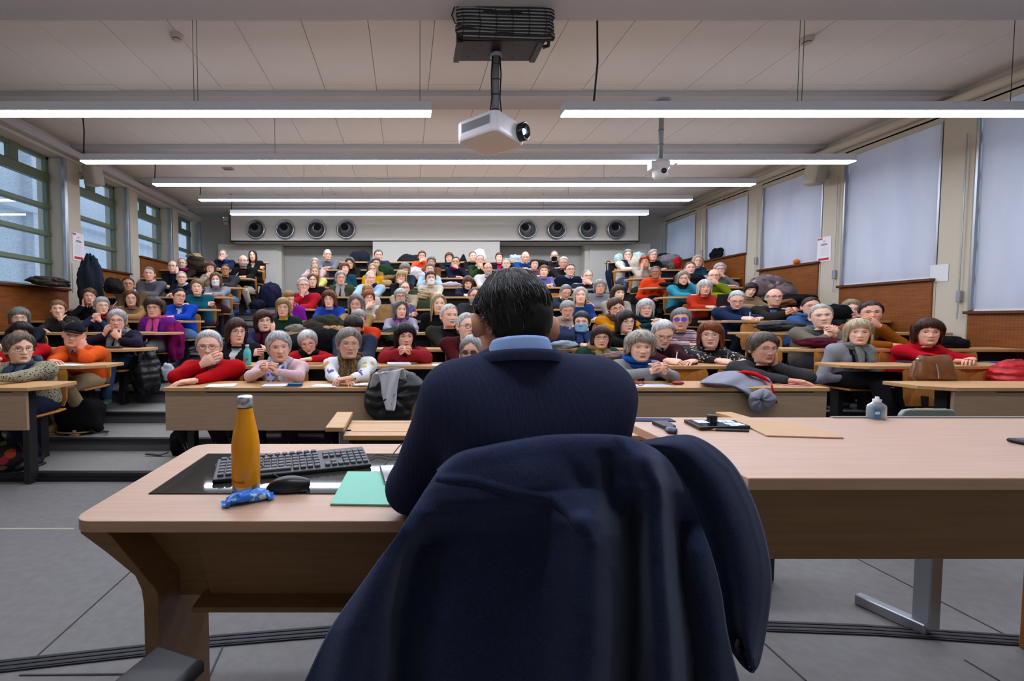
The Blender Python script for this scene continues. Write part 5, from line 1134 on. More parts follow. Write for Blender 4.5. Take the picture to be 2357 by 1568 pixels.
# keyboard
k0, k1 = np.array(atZ(488, 1107, ZL+.012)), np.array(atZ(855, 1070, ZL+.012)); d = k1-k0; W_ = np.linalg.norm(d); q = math.atan2(d[1], d[0])
kb = empty('keyboard', (k0[0], k0[1], ZL+.002), 'black computer keyboard lying askew behind the yellow bottle', 'keyboard', rz=q); Dk = .15
MB().prism([(0, 0), (Dk, 0), (Dk, .030), (Dk-.02, .030), (0, .012)], 'x', 0, W_).build('case', plain('17181b', .4, name='keyboard_plastic'), kb, bev=.004)
u = W_/22.6; _kd = {}; m_key = plain('5a5c60', .5, name='key_plastic')
def key(cx, row, w=1.0):
    y = .018+row*.0208; z = .0125+(y/Dk)*.020; k = round(w, 3)
    if k not in _kd: o = MB().rbox(.0015, w*u-.0015, 0, .0175, -.002, .0065, .002).build('key', m_key, kb); _kd[k] = o.data
    else: o = bpy.data.objects.new('key', _kd[k]); COL.objects.link(o); o.parent = kb
    o.location = (cx*u, y, z)
for r in range(5):
    off = (0, .3, .5, .25, 0)[r]
    for c in range(14):
        if r == 0 and 3 < c < 10: continue
        key(.5+c*1.04, r, .98)
    if r == 0: key(.5+4*1.04, 0, 6.1)
for c in range(13): key(.5+c*1.12, 5.25, .95)
for r in (3, 4): [key(15.6+c, r, .95) for c in range(3)]
key(16.6, 1, .95); [key(15.6+c, 0, .95) for c in range(3)]
for r in range(5): [key(18.5+c*.98, r, .93) for c in range(4)]
mp = np.array(atZ(664, 1129, ZL+.001))
ms = empty('computer_mouse', mp, 'black computer mouse on the dark glass beside the bottle', 'computer mouse', rz=.12)
mb = MB(); U = np.linspace(0, 1, 14); ph = np.linspace(0, pi, 13); P = []
for t in U: x = -.06+.12*t; w = .031*np.sin(pi*(.06+.88*t))**.5; h = .038*np.sin(pi*(.05+.75*t**.8))**.7; P.append(np.stack([np.full(13, x), -w*np.cos(ph), .004+h*np.sin(ph)], -1))
mb.grid(np.array(P)).build('shell', plain('131316', .32, name='mouse_plastic'), ms, True)
MB().rbox(-.055, .055, -.026, .026, 0, .008, .003).build('mouse_base', m_black, ms); MB().tube([(-.05, -.012, .012), (.0, -.018, .034), (.045, -.012, .026)], .0012, 5).build('button_seam', plain('050505', .6, name='seam'), ms)
def cable(pts, z, r, label, name='cable', m=m_black):
    p = np.array([atZ(x, y, ZL+z+dz) for x, y, dz in pts]); t = np.linspace(0, len(p)-1, len(p)*6); i = np.minimum(t.astype(int), len(p)-2); f = (t-i)[:, None]
    g = lambda k: p[np.clip(i+k, 0, len(p)-1)]
    c = .5*((2*g(0))+(g(1)-g(-1))*f+(2*g(-1)-5*g(0)+4*g(1)-g(2))*f*f+(-g(-1)+3*g(0)-3*g(1)+g(2))*f**3)
    lo = np.array((c[:, 0].mean(), c[:, 1].mean(), ZL)); o = MB().tube(c, r, 6).build(name, m, None, True, loc=lo); return tag(o, label, 'cable')
cable([(655, 1107, .02), (620, 1085, .012), (600, 1065, .035), (640, 1050, .03), (690, 1045, .03), (735, 1058, .025)], .002, .0017, 'thin black mouse cable looping over the keyboard')
cable([(560, 1085, .03), (500, 1078, .004), (505, 1062, .004), (540, 1052, .004)], .002, .0017, 'thin dark cable loop left of the yellow bottle')
cable([(880, 1078, .004), (905, 1045, .03), (930, 1020, .05), (960, 1030, .02)], .003, .002, 'black cable beside the phone and the speaker arm'); cable([(850, 1055, .004), (870, 1047, .004), (900, 1052, .004), (930, 1050, .002)], .003, .0017, 'thin keyboard cable lying at the right end of the glass')
us = atZ(800, 1041, ZL); e = empty('usb_stick', us, 'small grey usb stick behind the keyboard', 'usb stick', rz=-.6); MB().rbox(-.02, .012, -.006, .006, 0, .008, .002).build('body', plain('55585e', .4, name='grey_plastic'), e); MB().rbox(.012, .024, -.004, .004, .001, .006, .001).build('plug', m_alu, e)
# snack wrapper
w0 = np.array(atZ(572, 1156, ZL)); wr = empty('snack_wrapper', w0, 'crumpled blue snack packet in front of the yellow bottle', 'snack packet', rz=.45)
n, m = 44, 26; U = np.linspace(-1, 1, n); th = np.arange(m)*2*pi/m; P = []
for t in U:
    e_ = max(0, 1-abs(t)**3.2)**.5; fl = .0035 if abs(t) > .86 else 0; w = .022*e_+.016*(abs(t) > .84); h = .014*e_+.002
    P.append(np.stack([np.full(m, t*.057), w*np.cos(th), .014*e_+.003+h*np.sin(th)*.95], -1))
P = np.array(P); P += .0032*np.stack([wob(P.reshape(-1, 3), 150, s).reshape(n, m) for s in (1, 2, 3)], -1); P[..., 2] = np.maximum(P[..., 2], .0006)
sm = NT('wrapper_foil'); f = sm.noise(sm.coord((30, 60, 30)), 1.2, 3); sm.l(sm.ramp(f, [(.0, '1a58b8'), (.52, '2a7ce0'), (.60, '4a98ee'), (.63, 'cfd6e2'), (1, 'e8ecf2')], 'LINEAR'), sm.b.inputs['Base Color']); sm.b.inputs['Roughness'].default_value = .22; sm.bump(sm.noise(sm.coord(), 120, 2), .4, .004)
MB().grid(P, wv=True).build('packet', sm.m, wr, True)
for s in (-1, 1):
    zz = np.linspace(-1, 1, 15); Q = np.array([np.stack([np.full(15, s*(.055+.011*k)+.0015*np.sin(zz*9)*k), zz*.019, .006+.002*np.sin(zz*14+s)+.002*k], -1) for k in (0, 1)]); MB().grid(Q).build('crimped_end', sm.m, wr, solid=.0008)
def quad_thing(name, pts, Z, th, m, label, cat, group=None, cor=None):
    q = np.array([atZ(x, y, Z) for x, y in pts]); c = q.mean(0); e = q-c
    o = MB().prism([(a, b) for a, b, _ in e], 'z', 0, th).build(name, m, None); o.location = (c[0], c[1], Z); return tag(o, label, cat, group)
quad_thing('folder', [(800, 1088), (985, 1089), (985, 1166), (760, 1163)], ZL+.0015, .004, fabric('93d6bf', .05, 300, .6, .05, name='teal_card'), 'pale teal cardboard folder between mouse and speaker arm', 'folder')
e = empty('smartphone', atZ(905, 1095, ZL+.006), 'smartphone with chrome edge tucked beside the speaker elbow', 'phone', rz=.16); MB().rbox(-.036, .036, -.075, .075, 0, .009, .003).build('case', plain('c8ccd0', .15, 1, name='chrome'), e); MB().rbox(-.033, .033, -.071, .071, .0085, .0098, .0005).build('screen', plain('060607', .08, name='phone_glass'), e)

# ---------------------------------------------------------------- things on the right table
ct = [(1574, 966), (1690, 968), (1728, 981), (1611, 984)]
q = np.array([atZ(x, y, ZR+.012) for x, y in ct]); c = q.mean(0); ux = nrm(q[1]-q[0]); ang = math.atan2(ux[1], ux[0])
e = empty('touch_controller', (c[0], c[1], ZR+.001), 'black touch panel with knob and lit blue white buttons', 'control panel'); L = [(a, b) for a, b, _ in q-c]
MB().prism(L, 'z', 0, .012).build('case', m_black, e, bev=.002)
def inner(u0, u1, v0, v1): f = lambda u, v: tuple(((q[0]*(1-u)+q[1]*u)*(1-v)+(q[3]*(1-u)+q[2]*u)*v-c)[:2]); return [f(u0, v0), f(u1, v0), f(u1, v1), f(u0, v1)]
MB().prism(inner(.03, .97, .05, .95), 'z', .0118, .0125).build('glass', plain('0a0b10', .08, name='panel_glass'), e)
for u0, u1, v0, v1 in ((.14, .36, .1, .5), (.60, .72, .08, .38), (.75, .9, .05, .4), (.62, .76, .5, .75), (.78, .93, .48, .9), (.64, .78, .8, .95)): MB().prism(inner(u0, u1, v0, v1), 'z', .0124, .0128).build('lit_button', glow('a9c0ff', 2.2, 'panel_button'), e)
kx, ky = inner(.45, .5, .35, .6)[0]; MB().lathe([(.001, .038), (.014, .038), (.016, .035), (.016, .012)], 20, c=(kx, ky, 0)).build('knob', plain('14151a', .3, name='knob'), e, True)
p0, p1 = np.array(atZ(1637, 989, ZR+.004)), np.array(atZ(1723, 992, ZR+.004)); e = empty('pencil', (p0+p1)/2, 'dark pencil lying in front of the touch panel', 'pencil'); h = (p1-p0)/2; MB().tube([-h*.8, h], .0045, 6).build('shaft', plain('1c2a2e', .4, name='pencil_paint'), e); MB().tube([-h, -h*.93, -h*.8], [.0008, .0015, .0045], 6).build('tip', plain('c8a478', .6, name='bare_wood'), e)
quad_thing('folder', [(1688, 968), (1827, 972), (1942, 1010), (1765, 1005)], ZR+.001, .004, fabric('d3ae8a', .04, 300, .7, .04, name='beige_card'), 'large beige cardboard folder on the right table', 'folder')
sm = patches('26305e', ('5a1a26', '2a4a8a', '141a38', '7a2a30', '2a3a7a'), 26, .5, name='leaflet_print'); quad_thing('leaflet', [(1440, 963), (1542, 964), (1556, 971), (1450, 970)], ZR+.001, .002, sm, 'small blue and red printed leaflet at the left end of the right table', 'leaflet')
e = empty('handset', atZ(1530, 984, ZR+.001), 'black handheld scraper with dark blue handle beside the speaker', 'scraper'); A = [np.array(atZ(x, y, ZR+.006))-np.array(e.location) for x, y in ((1500, 973), (1535, 972), (1556, 984), (1530, 986), (1561, 996), (1533, 996))]
MB().prism([tuple(A[0][:2]), tuple(A[1][:2]), tuple(A[2][:2]), tuple(A[3][:2])], 'z', 0, .012).build('blade_housing', m_black, e, bev=.002); mid = [(A[2]+A[3])/2, (A[4]+A[5])/2]; MB().tube([mid[0], mid[0]*.6+mid[1]*.4, mid[1]], [.016, .020, .014], 10, flat=.5, up=(0, 0, 1)).build('handle', plain('1b2c48', .35, name='blue_plastic'), e, True); e.name = 'scraper'
e = empty('tablet', atZ(2455, 1036, ZR+.001), 'black tablet at the right edge of the frame', 'tablet'); MB().rbox(-.055, .15, -.05, .09, 0, .012, .004).build('case', m_black, e); MB().rbox(-.045, .14, -.04, .08, .0115, .0125, .0005).build('screen', plain('0a0a0c', .08, name='phone_glass'), e)
b0 = atY(2017, 960, rb-.022); s_ = (rb-.022)/1000; e = empty('sanitizer_bottle', (b0[0], rb-.022, ZR+.001), 'clear hand sanitizer bottle with white pump on the right table', 'bottle'); w = 19*s_; P = []
for hgt, k in ((0, .92), (.004, 1), (.044, 1), (.052, .9), (.060, .55), (.064, .36)): th = np.arange(24)*2*pi/24; P.append(np.stack([w*k*np.sign(np.cos(th))*np.abs(np.cos(th))**.7, w*.6*k**.8*np.sign(np.sin(th))*np.abs(np.sin(th))**.7, np.full(24, hgt)], -1))
gm = NT('clear_gel'); gm.b.inputs['Base Color'].default_value = (*lin('b9d2e4'), 1); gm.b.inputs['Roughness'].default_value = .08; gm.b.inputs['Transmission Weight'].default_value = .55; gm.b.inputs['IOR'].default_value = 1.2
MB().grid(np.array(P), wv=True).build('body', gm.m, e, True); MB().lathe([(w*.4, .062), (w*.42, .074), (w*.2, .075), (w*.18, .084), (.0005, .0845)], 18).build('pump_cap', m_white, e, True); MB().box(-w*.95, -w*.2, -w*.68, -w*.60, .008, .040).build('label', plain('2f7fc0', .4, name='blue_label'), e)
MB().box(-w*.9, -w*.35, -w*.70, -w*.67, .020, .030).build('label_print', plain('e8ecf0', .4, name='label_white'), e)
# grey plastic chair beyond the right table, black armrest at lower left
e = empty('plastic_chair', (atY(2135, 945, 2.3)[0], 2.3, 0), 'pale grey plastic chair, its back just showing over the right table', 'chair'); zt_ = atY(2135, 941, 2.3)[2]; mg = plain('93a096', .45, name='grey_green_plastic')
P = [(-.145, zt_-.35), (.145, zt_-.35), (.15, zt_-.03), (.13, zt_-.006), (.10, zt_), (-.10, zt_), (-.13, zt_-.006), (-.15, zt_-.03)]; MB().prism(P, 'y', -.012, .012).build('backrest', mg, e, bev=.008); MB().rbox(-.2, .2, .02, .42, .42, .45, .012).build('seat', mg, e)
for sx in (-.17, .17):
    for sy in (.04, .38): MB().tube([(sx, sy, .42), (sx*1.1, sy+(sy-.2)*.2, 0)], .012, 8).build('leg', m_alu, e)
    MB().tube([(sx*.8, .0, zt_-.3), (sx, .05, .42)], .011, 8).build('back_tube', m_alu, e)
Za = .60; q = np.array([atZ(x, y, Za) for x, y in ((362, 1487), (476, 1500), (440, 1568), (262, 1568))]); c = q.mean(0); d0 = nrm(q[0]-q[3]); 
e = empty('office_chair', (c[0]-.1, c[1]-.25, 0), 'black padded armrest of an office chair at the lower left corner', 'chair'); Oc = np.array(e.location)
wd = np.linalg.norm(q[1]-q[0]); R = rotz(math.atan2(d0[1], d0[0])); pc = (q[0]+q[1])/2-Oc
MB().rbox(-.30, .005, -wd*.62, wd*.62, Za-.035, Za, .014, R=R, c=(pc[0], pc[1], 0)).build('armrest', plain('17181a', .45, name='black_rubber'), e, True, bev=.006)
MB().rbox(-.18, -.13, -.02, .02, .45, Za-.03, .006, R=R, c=(pc[0], pc[1], 0)).build('armrest_post', m_black, e)
MB().rbox(-.34, .02, -.10, -.10+.44, .42, .49, .03, R=R, c=(pc[0]-.02, pc[1]-.16, 0)).build('seat', fabric('17181b'), e); MB().tube([(pc[0]-.2, pc[1]-.1, .42), (pc[0]-.2, pc[1]-.1, .06)], .03, 12).build('gas_post', m_black, e)
for k in range(5): a = k*2*pi/5; MB().tube([(pc[0]-.2, pc[1]-.1, .07), (pc[0]-.2+.24*cos(a), pc[1]-.1+.24*sin(a), .03)], [.03, .018], 8).build('base_leg', m_black, e)

# ---------------------------------------------------------------- the speaker, seen from behind
sp = empty('person', (.275, 1.0, 0), 'dark haired speaker in navy sweater seen from behind at the table', 'person'); SO = np.array(sp.location)
H = np.array((.257, 1.065, 1.230)); S = 1.04; nb = np.array((.258, .98, 1.105)); RM = rotz(pi+radians(4)) @ rotx(radians(17)) @ roty(radians(-2)); R0_ = rotz(pi)
def TS(p):
    p = np.asarray(p, float)*S; w = np.clip((p[:, 2]/S+.20)/.10, 0, 1)[:, None]; q = (p @ RM.T)*w+(p @ R0_.T)*(1-w); t = np.clip((-p[:, 2]/S-.10)/.095, 0, 1)[:, None]
    return H+q+t*(nb-H-np.array((0, -.045*S, -.195*S)))*.9-SO
_e0 = ear
def ear(sd, N=30):
    th = np.arange(N)*2*pi/N; P = []
    for r_, o, fl in ((.55, -.012, 0), (.8, -.006, .5), (.97, .001, .9), (1.03, .007, 1), (1.0, .0115, 1), (.92, .0105, .95), (.80, .005, .8), (.6, .001, .5), (.35, -.001, .3), (.02, .0, .2)):
        r_ *= .88; y = .019*np.cos(th)*r_*np.where(np.sin(th) < 0, 1-.35*np.abs(np.sin(th))**2, 1.05); z = .034*np.sin(th)*r_; P.append(np.stack([np.full(N, .0+o)+.018*fl*np.clip(np.cos(th)*.6+.5, 0, 1), y, z], -1))
    P = np.array(P); P[..., 0] = (P[..., 0]+.0725)*sd; P[..., 1] += .016-.18*P[..., 2]; P[..., 2] -= .010; return P
mb = MB(); head(mb, 'm', .8, (1, .98), TS, 2); ear = _e0
EL, ER, SL, SR = np.array((.012, 1.075, .815)), np.array((.475, 1.07, .83)), np.array((.103, .985, 1.062)), np.array((.440, .985, 1.068)); WL, WR = np.array((.20, 1.25, .785)), np.array((.35, 1.26, .79))
for s_, E_, W_, s in ((SL, EL, WL, -1), (SR, ER, WR, 1)):
    limb(mb, [s_-SO, (s_+E_)/2-SO, E_-SO, W_-SO], [.05, .045, .04, .028]); hand(mb, W_-SO, nrm(W_-E_)+(0, .2, 0), (0, 0, 1), s, .3, 1.0)
core = [((.285, .985, 1.10), .06, .06), ((.285, .985, 1.04), .13, .08), ((.28, .98, .85), .15, .10), ((.28, .95, .55), .15, .11), ((.28, .95, .46), .14, .1)]; th = np.arange(16)*2*pi/16
mb.grid(np.array([np.stack([c[0]+a*np.cos(th)-SO[0], c[1]+b*np.sin(th)-SO[1], np.full(16, c[2])], -1) for c, a, b in core]), wv=True, flip=False)
for s in (-1, 1): limb(mb, [np.array(v)-SO for v in ((.28+s*.1, .95, .47), (.28+s*.13, 1.38, .50), (.28+s*.13, 1.42, .06))], [.08, .055, .04])
mb.build('body', [skin('dda285'), plain('b9b1a9', .25, name='eye'), plain('2b2119', .15, name='iris'), plain('120f0e', .8, name='brow'), plain('a8705e', .5, name='lip')], sp, True)
s = NT('navy_rib_knit'); w = s.n('ShaderNodeTexWave', bands_direction='X'); w.inputs['Scale'].default_value = 105; w.inputs['Distortion'].default_value = .5; s.l(s.coord(), w.inputs[0]); f = s.noise(s.coord(), 420, 2)
s.l(s.ramp(s.math('ADD', s.math('MULTIPLY', w.outputs['Fac'], .3), s.math('MULTIPLY', f, .6)), [(.2, '20243a'), (.8, '3d4460')]), s.b.inputs['Base Color']); s.b.inputs['Roughness'].default_value = .95; s.b.inputs['Specular IOR Level'].default_value = .1; s.bump(w.outputs['Fac'], .25, .002); m_nav = s.m
pr = [ell((.28, .955, .60), (.185, .135, .16), .05), ell((.277, .965, .80), (.178, .135, .22), .08), ell((.272, .985, .98), (.175, .118, .17), .08), cone(SL+(.03, 0, 0), SR-(.03, 0, 0), .072, .072, .06), cone(nb+(0, .0, .012), SL+(.03, 0, .0), .062, .066, .06), cone(nb+(0, .0, .012), SR-(.03, 0, .0), .062, .066, .06),
      cone(SL, EL, .068, .060, .05), cone(SR, ER, .068, .060, .05), cone(EL, WL, .058, .042, .03), cone(ER, WR, .058, .042, .03), ell((.18, .905, .98), (.08, .05, .12), .06), ell((.37, .905, .98), (.08, .05, .12), .06)]
V, F = sdf(pr, .0085, .0045, 5, 15)
MB().add(V-SO, F).build('sweater', m_nav, sp, True)
mb = MB()
for s in (-1, 1): mb.tube([np.array(v)-SO for v in ((.28+s*.1, .93, .49), (.28+s*.12, 1.15, .52), (.28+s*.13, 1.38, .50), (.28+s*.13, 1.41, .30), (.28+s*.13, 1.42, .06))], [.10, .09, .07, .062, .055], 12)
mb.build('trousers', fabric('20222a'), sp, True)
th = np.linspace(0, 2*pi, 41)[:-1]; nc = np.array((.253, .968, 0))-SO; P = []
for rr, z_ in ((.054, 1.15), (.056, 1.203), (.0585, 1.209), (.062, 1.203), (.070, 1.178), (.073, 1.165)): P.append(np.stack([nc[0]+rr*1.04*np.cos(th), nc[1]+rr*1.12*np.sin(th), nc[2]+z_-.25*rr*(np.sin(th)+1)], -1))
MB().grid(np.array(P), wv=True).build('collar', fabric('9db9ec', .06, 500, .8, .1, name='blue_shirt_cotton'), sp, True, solid=.003)
P = []
for rr, z_ in ((.068, 1.168), (.074, 1.181), (.079, 1.183), (.085, 1.174), (.086, 1.160)): P.append(np.stack([nc[0]+rr*1.06*np.cos(th), nc[1]+rr*1.10*np.sin(th), nc[2]+z_-.22*rr*(np.sin(th)+1)], -1))
MB().grid(np.array(P), wv=True).build('neckband', m_nav, sp, True)
HEM['speaker'] = ([0, 35, 55, 74, 84, 102, 116, 135, 180], [.075, .072, .055, .045, .014, .040, .0, -.050, -.066], .013, 0, .003)
ho = hair('speaker', '14110f', TS, sp, 3, 'm', (1, .98), True, locks=0)
ho.data.materials[0] = hair_mat('141110', .5, name='black_hair', rough=.75)
mb = MB(); r = np.random.default_rng(11)
for k in range(4200):
    ph = r.uniform(.5, 2*pi-.5); z0 = .1145-.17*r.uniform(0, 1)**1.5; a = abs((ph+pi) % (2*pi)-pi); hz = np.interp(np.degrees(a), HEM['speaker'][0], HEM['speaker'][1])
    L = r.uniform(.03, .075); z = np.maximum(z0-np.linspace(0, L, 5), hz+.001); off = .0160+np.array((0, .002, .0028, .0026, .001))*r.uniform(.3, 1.6); dp = r.normal()*.07+.10*np.sin(z0*30)
    Q = np.array([ring(np.array([z[i]]), np.array([ph+dp*i/4]), off[i]*(.62+.38*min(1, max(0, z[i]/.06))), 'm', 0, (1, .98), False)[0] for i in range(5)]); Q[:, 2] += .006*np.clip((z-.08)/.03, 0, 1)+.008*(z > .1)
    mb.tube(TS(Q), [.0007, .0009, .0009, .0007, .0002], 3, m=int(r.random() < .045))
mb.build('hair_strands', [plain('1a1513', .4, name='dark_strand'), plain('8f8d8a', .4, name='grey_strand')], sp, True)['kind'] = 'stuff'
# spectacles' temple and cord at the left ear
MB().tube(TS(np.array([(.078, .022, -.004), (.079, -.02, .004), (.076, -.075, .004)])), .0018, 6).tube(TS(np.array([(-.078, .022, -.004), (-.079, -.02, .004), (-.076, -.075, .004)])), .0018, 6).build('glasses', plain('1c1816', .4, name='spectacle_frame'), sp)

# ---------------------------------------------------------------- chair with the navy coat over its back
ch = empty('office_chair', (.36, .79, 0), 'swivel chair under the navy coat behind the speaker', 'chair')
MB().rbox(-.19, .12, .03, .06, .56, .93, .018).build('backrest', fabric('1b1c20'), ch, bev=.01); MB().rbox(-.23, .23, .04, .48, .44, .50, .025).build('seat', fabric('1b1c20'), ch); MB().rbox(-.03, .03, -.0, .06, .40, .62, .01).build('back_bar', m_black, ch); MB().tube([(0, .25, .44), (0, .25, .07)], .03, 12).build('gas_post', m_steel, ch)
for k in range(5): a = k*2*pi/5+.3; MB().tube([(0, .25, .08), (.27*cos(a), .25+.27*sin(a), .04)], [.03, .018], 8).build('base_leg', m_black, ch); MB().ball((.27*cos(a), .25+.27*sin(a), .025), (.025, .025, .025), 10).build('caster', m_black, ch)
co = empty('coat', (.36, .78, .6), 'navy wool coat draped over the back of the speaker chair', 'coat'); CO = np.array(co.location)
s = NT('navy_wool'); f = s.noise(s.coord(), 520, 3); g = s.noise(s.coord(), 40, 3); s.l(s.mix(s.math('MULTIPLY', g, .5), s.ramp(f, [(.3, '1e2640'), (.72, '394362')]), '171c30'), s.b.inputs['Base Color']); s.b.inputs['Roughness'].default_value = 1; s.b.inputs['Specular IOR Level'].default_value = .06; s.b.inputs['Sheen Weight'].default_value = .25; s.b.inputs['Sheen Tint'].default_value = (.5, .55, .7, 1); s.bump(f, .3, .002); m_coat = s.m
def pl(pts, t):
    pts = np.array(pts, float); d = np.r_[0, np.cumsum(np.linalg.norm(np.diff(pts, axis=0), axis=1))]; d /= d[-1]
    k = len(pts); tt = np.interp(t, d, np.arange(k)); i = np.minimum(tt.astype(int), k-2); f = (tt-i)[:, None]; g = lambda o: pts[np.clip(i+o, 0, k-1)]
    return .5*((2*g(0))+(g(1)-g(-1))*f+(2*g(-1)-5*g(0)+4*g(1)-g(2))*f*f+(-g(-1)+3*g(0)-3*g(1)+g(2))*f**3)
def lines(x, y, feats):
    o = np.zeros_like(x)
    for pts, wl_, wr_, amp in feats:
        pts = np.array(pts, float); cx = np.interp(y, pts[:, 1], pts[:, 0]); fade = np.clip((y-pts[0, 1])/70+0, 0, 1)*np.clip((pts[-1, 1]-y)/60, 0, 1); d = x-cx
        o += amp*fade*np.exp(-(d/np.where(d < 0, wl_, wr_))**2)
    return o
def seam_px(x, y, pts, w, amp):
    pts = np.array(pts, float); best = np.full(x.shape, 1e9)
    for a, b in zip(pts[:-1], pts[1:]):
        d = b-a; t = np.clip(((x-a[0])*d[0]+(y-a[1])*d[1])/(d@d), 0, 1); best = np.minimum(best, np.hypot(x-a[0]-t*d[0], y-a[1]-t*d[1]))
    return amp*np.exp(-(best/w)**2)
n, m = 150, 130; U, Vv = np.linspace(0, 1, n), np.linspace(0, 1, m)
top = pl([(1012, 1090), (1060, 1052), (1130, 1034), (1250, 1012), (1330, 1007), (1420, 1009), (1470, 1022), (1530, 1058), (1575, 1125)], U); bot = np.stack([655+(1730-655)*U, np.full(n, 1668)], -1)
Lc = pl([(1012, 1090), (985, 1130), (920, 1228), (850, 1330), (765, 1450), (705, 1568), (655, 1668)], Vv); Rc = pl([(1575, 1125), (1622, 1250), (1650, 1350), (1668, 1460), (1695, 1568), (1730, 1668)], Vv)
u, v = U[:, None, None], Vv[None, :, None]
PX = top[:, None]*(1-v)+bot[:, None]*v+Lc[None]*(1-u)+Rc[None]*u-((1-u)*(1-v)*top[0]+u*(1-v)*top[-1]+(1-u)*v*bot[0]+u*v*bot[-1])
X, Yp = PX[..., 0], PX[..., 1]
fe = [([(1335, 1130), (1350, 1240), (1352, 1420), (1335, 1700)], 70, 52, .060), ([(1455, 1120), (1462, 1300), (1455, 1480), (1440, 1700)], 34, 34, -.075), ([(1462, 990), (1505, 1110), (1512, 1300), (1525, 1420), (1540, 1700)], 40, 26, .055), ([(1555, 1130), (1562, 1330), (1590, 1480), (1605, 1700)], 24, 36, -.055), ([(1600, 1200), (1620, 1400), (1650, 1700)], 30, 40, .02),
      ([(1005, 1180), (955, 1280), (930, 1400), (905, 1700)], 34, 60, -.085), ([(960, 1150), (870, 1330), (815, 1450), (760, 1700)], 45, 45, .040), ([(1150, 1150), (1130, 1300), (1110, 1400), (1090, 1700)], 130, 130, -.055), ([(1390, 1030), (1400, 1120), (1400, 1230)], 24, 24, -.030), ([(1240, 1020), (1230, 1100), (1215, 1180)], 60, 40, .014), ([(1300, 1040), (1340, 1120), (1352, 1180)], 30, 30, -.012)]
dep = -lines(X, Yp, fe)-seam_px(X, Yp, [(1015, 1103), (1090, 1107), (1180, 1132), (1270, 1147), (1320, 1188), (1352, 1222), (1362, 1250)], 7, .004)+seam_px(X, Yp, [(1012, 1111), (1090, 1116), (1178, 1142), (1266, 1157), (1314, 1197), (1346, 1232)], 5, .004)
dep += -seam_px(X, Yp, [(1420, 1012), (1480, 1062), (1512, 1120), (1520, 1160)], 6, .004)-seam_px(X, Yp, [(1400, 1300), (1470, 1440), (1505, 1500)], 8, .003)
Dd = .795-.085*np.sqrt(Vv)[None, :]-.02*np.sin(pi*U)[:, None]*np.sqrt(Vv)[None, :]+.05*np.abs(2*U-1)[:, None]**3*.6+dep
Dd += .003*wob(np.stack([X*.01, Yp*.01, X*0], -1).reshape(-1, 3), 1.2, 4).reshape(X.shape)
G = np.array([[atY(X[i, j], Yp[i, j], Dd[i, j]) for j in range(m)] for i in range(n)])
bk = []
for j in range(14):                                        # far side of the coat hanging behind the chair back
    a = min(1, j/4)*pi/2; bk.append(G[:, 0]+np.array((0, .02*sin(a)*2+.012, -.035*(1-cos(a))-max(0, j-4)*.03-.004)))
G = np.concatenate([np.array(bk[::-1]).transpose(1, 0, 2), G], 1)
MB().grid(G-CO).build('back_panel', m_coat, co, True, solid=.006)
t = np.linspace(0, 1, 110); oc = pl([(1440, 1022), (1500, 1010), (1560, 1001), (1602, 1005), (1655, 1036), (1700, 1085), (1742, 1170), (1768, 1262), (1777, 1340), (1768, 1430), (1752, 1515), (1740, 1543), (1728, 1540)], t)
ic = pl([(1440, 1030), (1500, 1045), (1545, 1075), (1575, 1130), (1600, 1190), (1615, 1240), (1630, 1290), (1640, 1340), (1652, 1400), (1660, 1445), (1680, 1485), (1710, 1525), (1728, 1540)], t)
w = np.linspace(0, 1, 34); PX = oc[:, None]*(1-w[None, :, None])+ic[:, None]*w[None, :, None]
dd = .85-.05*np.sin(pi*np.clip(w, 0, .85))[None, :]-.06*t[:, None]+.02*np.exp(-((w-.75)/.15)**2)[None, :]*t[:, None]-seam_px(PX[..., 0], PX[..., 1], [(1600, 1014), (1680, 1085), (1722, 1170), (1750, 1265), (1758, 1340), (1748, 1430), (1734, 1510)], 5, .002)
G2 = np.array([[atY(PX[i, j, 0], PX[i, j, 1], dd[i, j]) for j in range(34)] for i in range(110)])
MB().grid(G2-CO, flip=True).build('front_panel', m_coat, co, True, solid=.006)
cb = np.array(atY(1700, 1484, .765)); MB().lathe([(.0005, .0), (.010, .001), (.0125, .0035), (.011, .006), (.0005, .004)], 20, c=cb-CO, R=rotx(pi/2) @ rotx(-.2)).build('button', plain('0a0a0b', .3, name='black_button'), co, True)
# ---------------------------------------------------------------- seats under the listeners and empty ones
def short(l):
    w = l.split(); 
    if len(w) > 12: w = l.split(',')[0].split()
    return ' '.join(w[:12])
for o in [o for o in COL.objects if o.name.split('.')[0] == 'person' and o.get('group', '').startswith('listeners')]:
    n = int(np.argmin([abs(o.location[1]-.5-y) for y in ROWY])); seat(o.location[0], n, 'wooden chair of the '+short(o['label']))
    o.location[1] += 0
for x, y, n, tip, lab in ((1583, 860, 0, False, 'empty wooden seat back in front row beside the grey hoodie'), (1737, 770, 3, True, 'empty wooden seat behind another empty seat, right of the stairs'), (1748, 785, 2, True, 'empty tipped up wooden seat left of the old man in tweed'),
        (2128, 900, 0, True, 'empty tip up seat with black bracket below the brown handbag'), (2246, 860, 0, True, 'empty wooden seat right of the brown handbag'), (2345, 860, 0, True, 'empty wooden seat behind the red puffer jacket'), (2052, 800, 1, False, 'empty wooden seat left of the woman in red turtleneck'), (2210, 805, 1, False, 'empty wooden seat right of the woman in red turtleneck'),
        (1275, 676, 6, False, 'empty wooden seat back right of the speaker hair'), (785, 708, 4, False, 'empty wooden seat at the shoulder of the blue sweater woman'), (1540, 625, 7, False, 'empty wooden seat behind the coral jacket woman')):
    seat(atY(x, y, ROWY[n]+.64)[0], n, lab, tip)

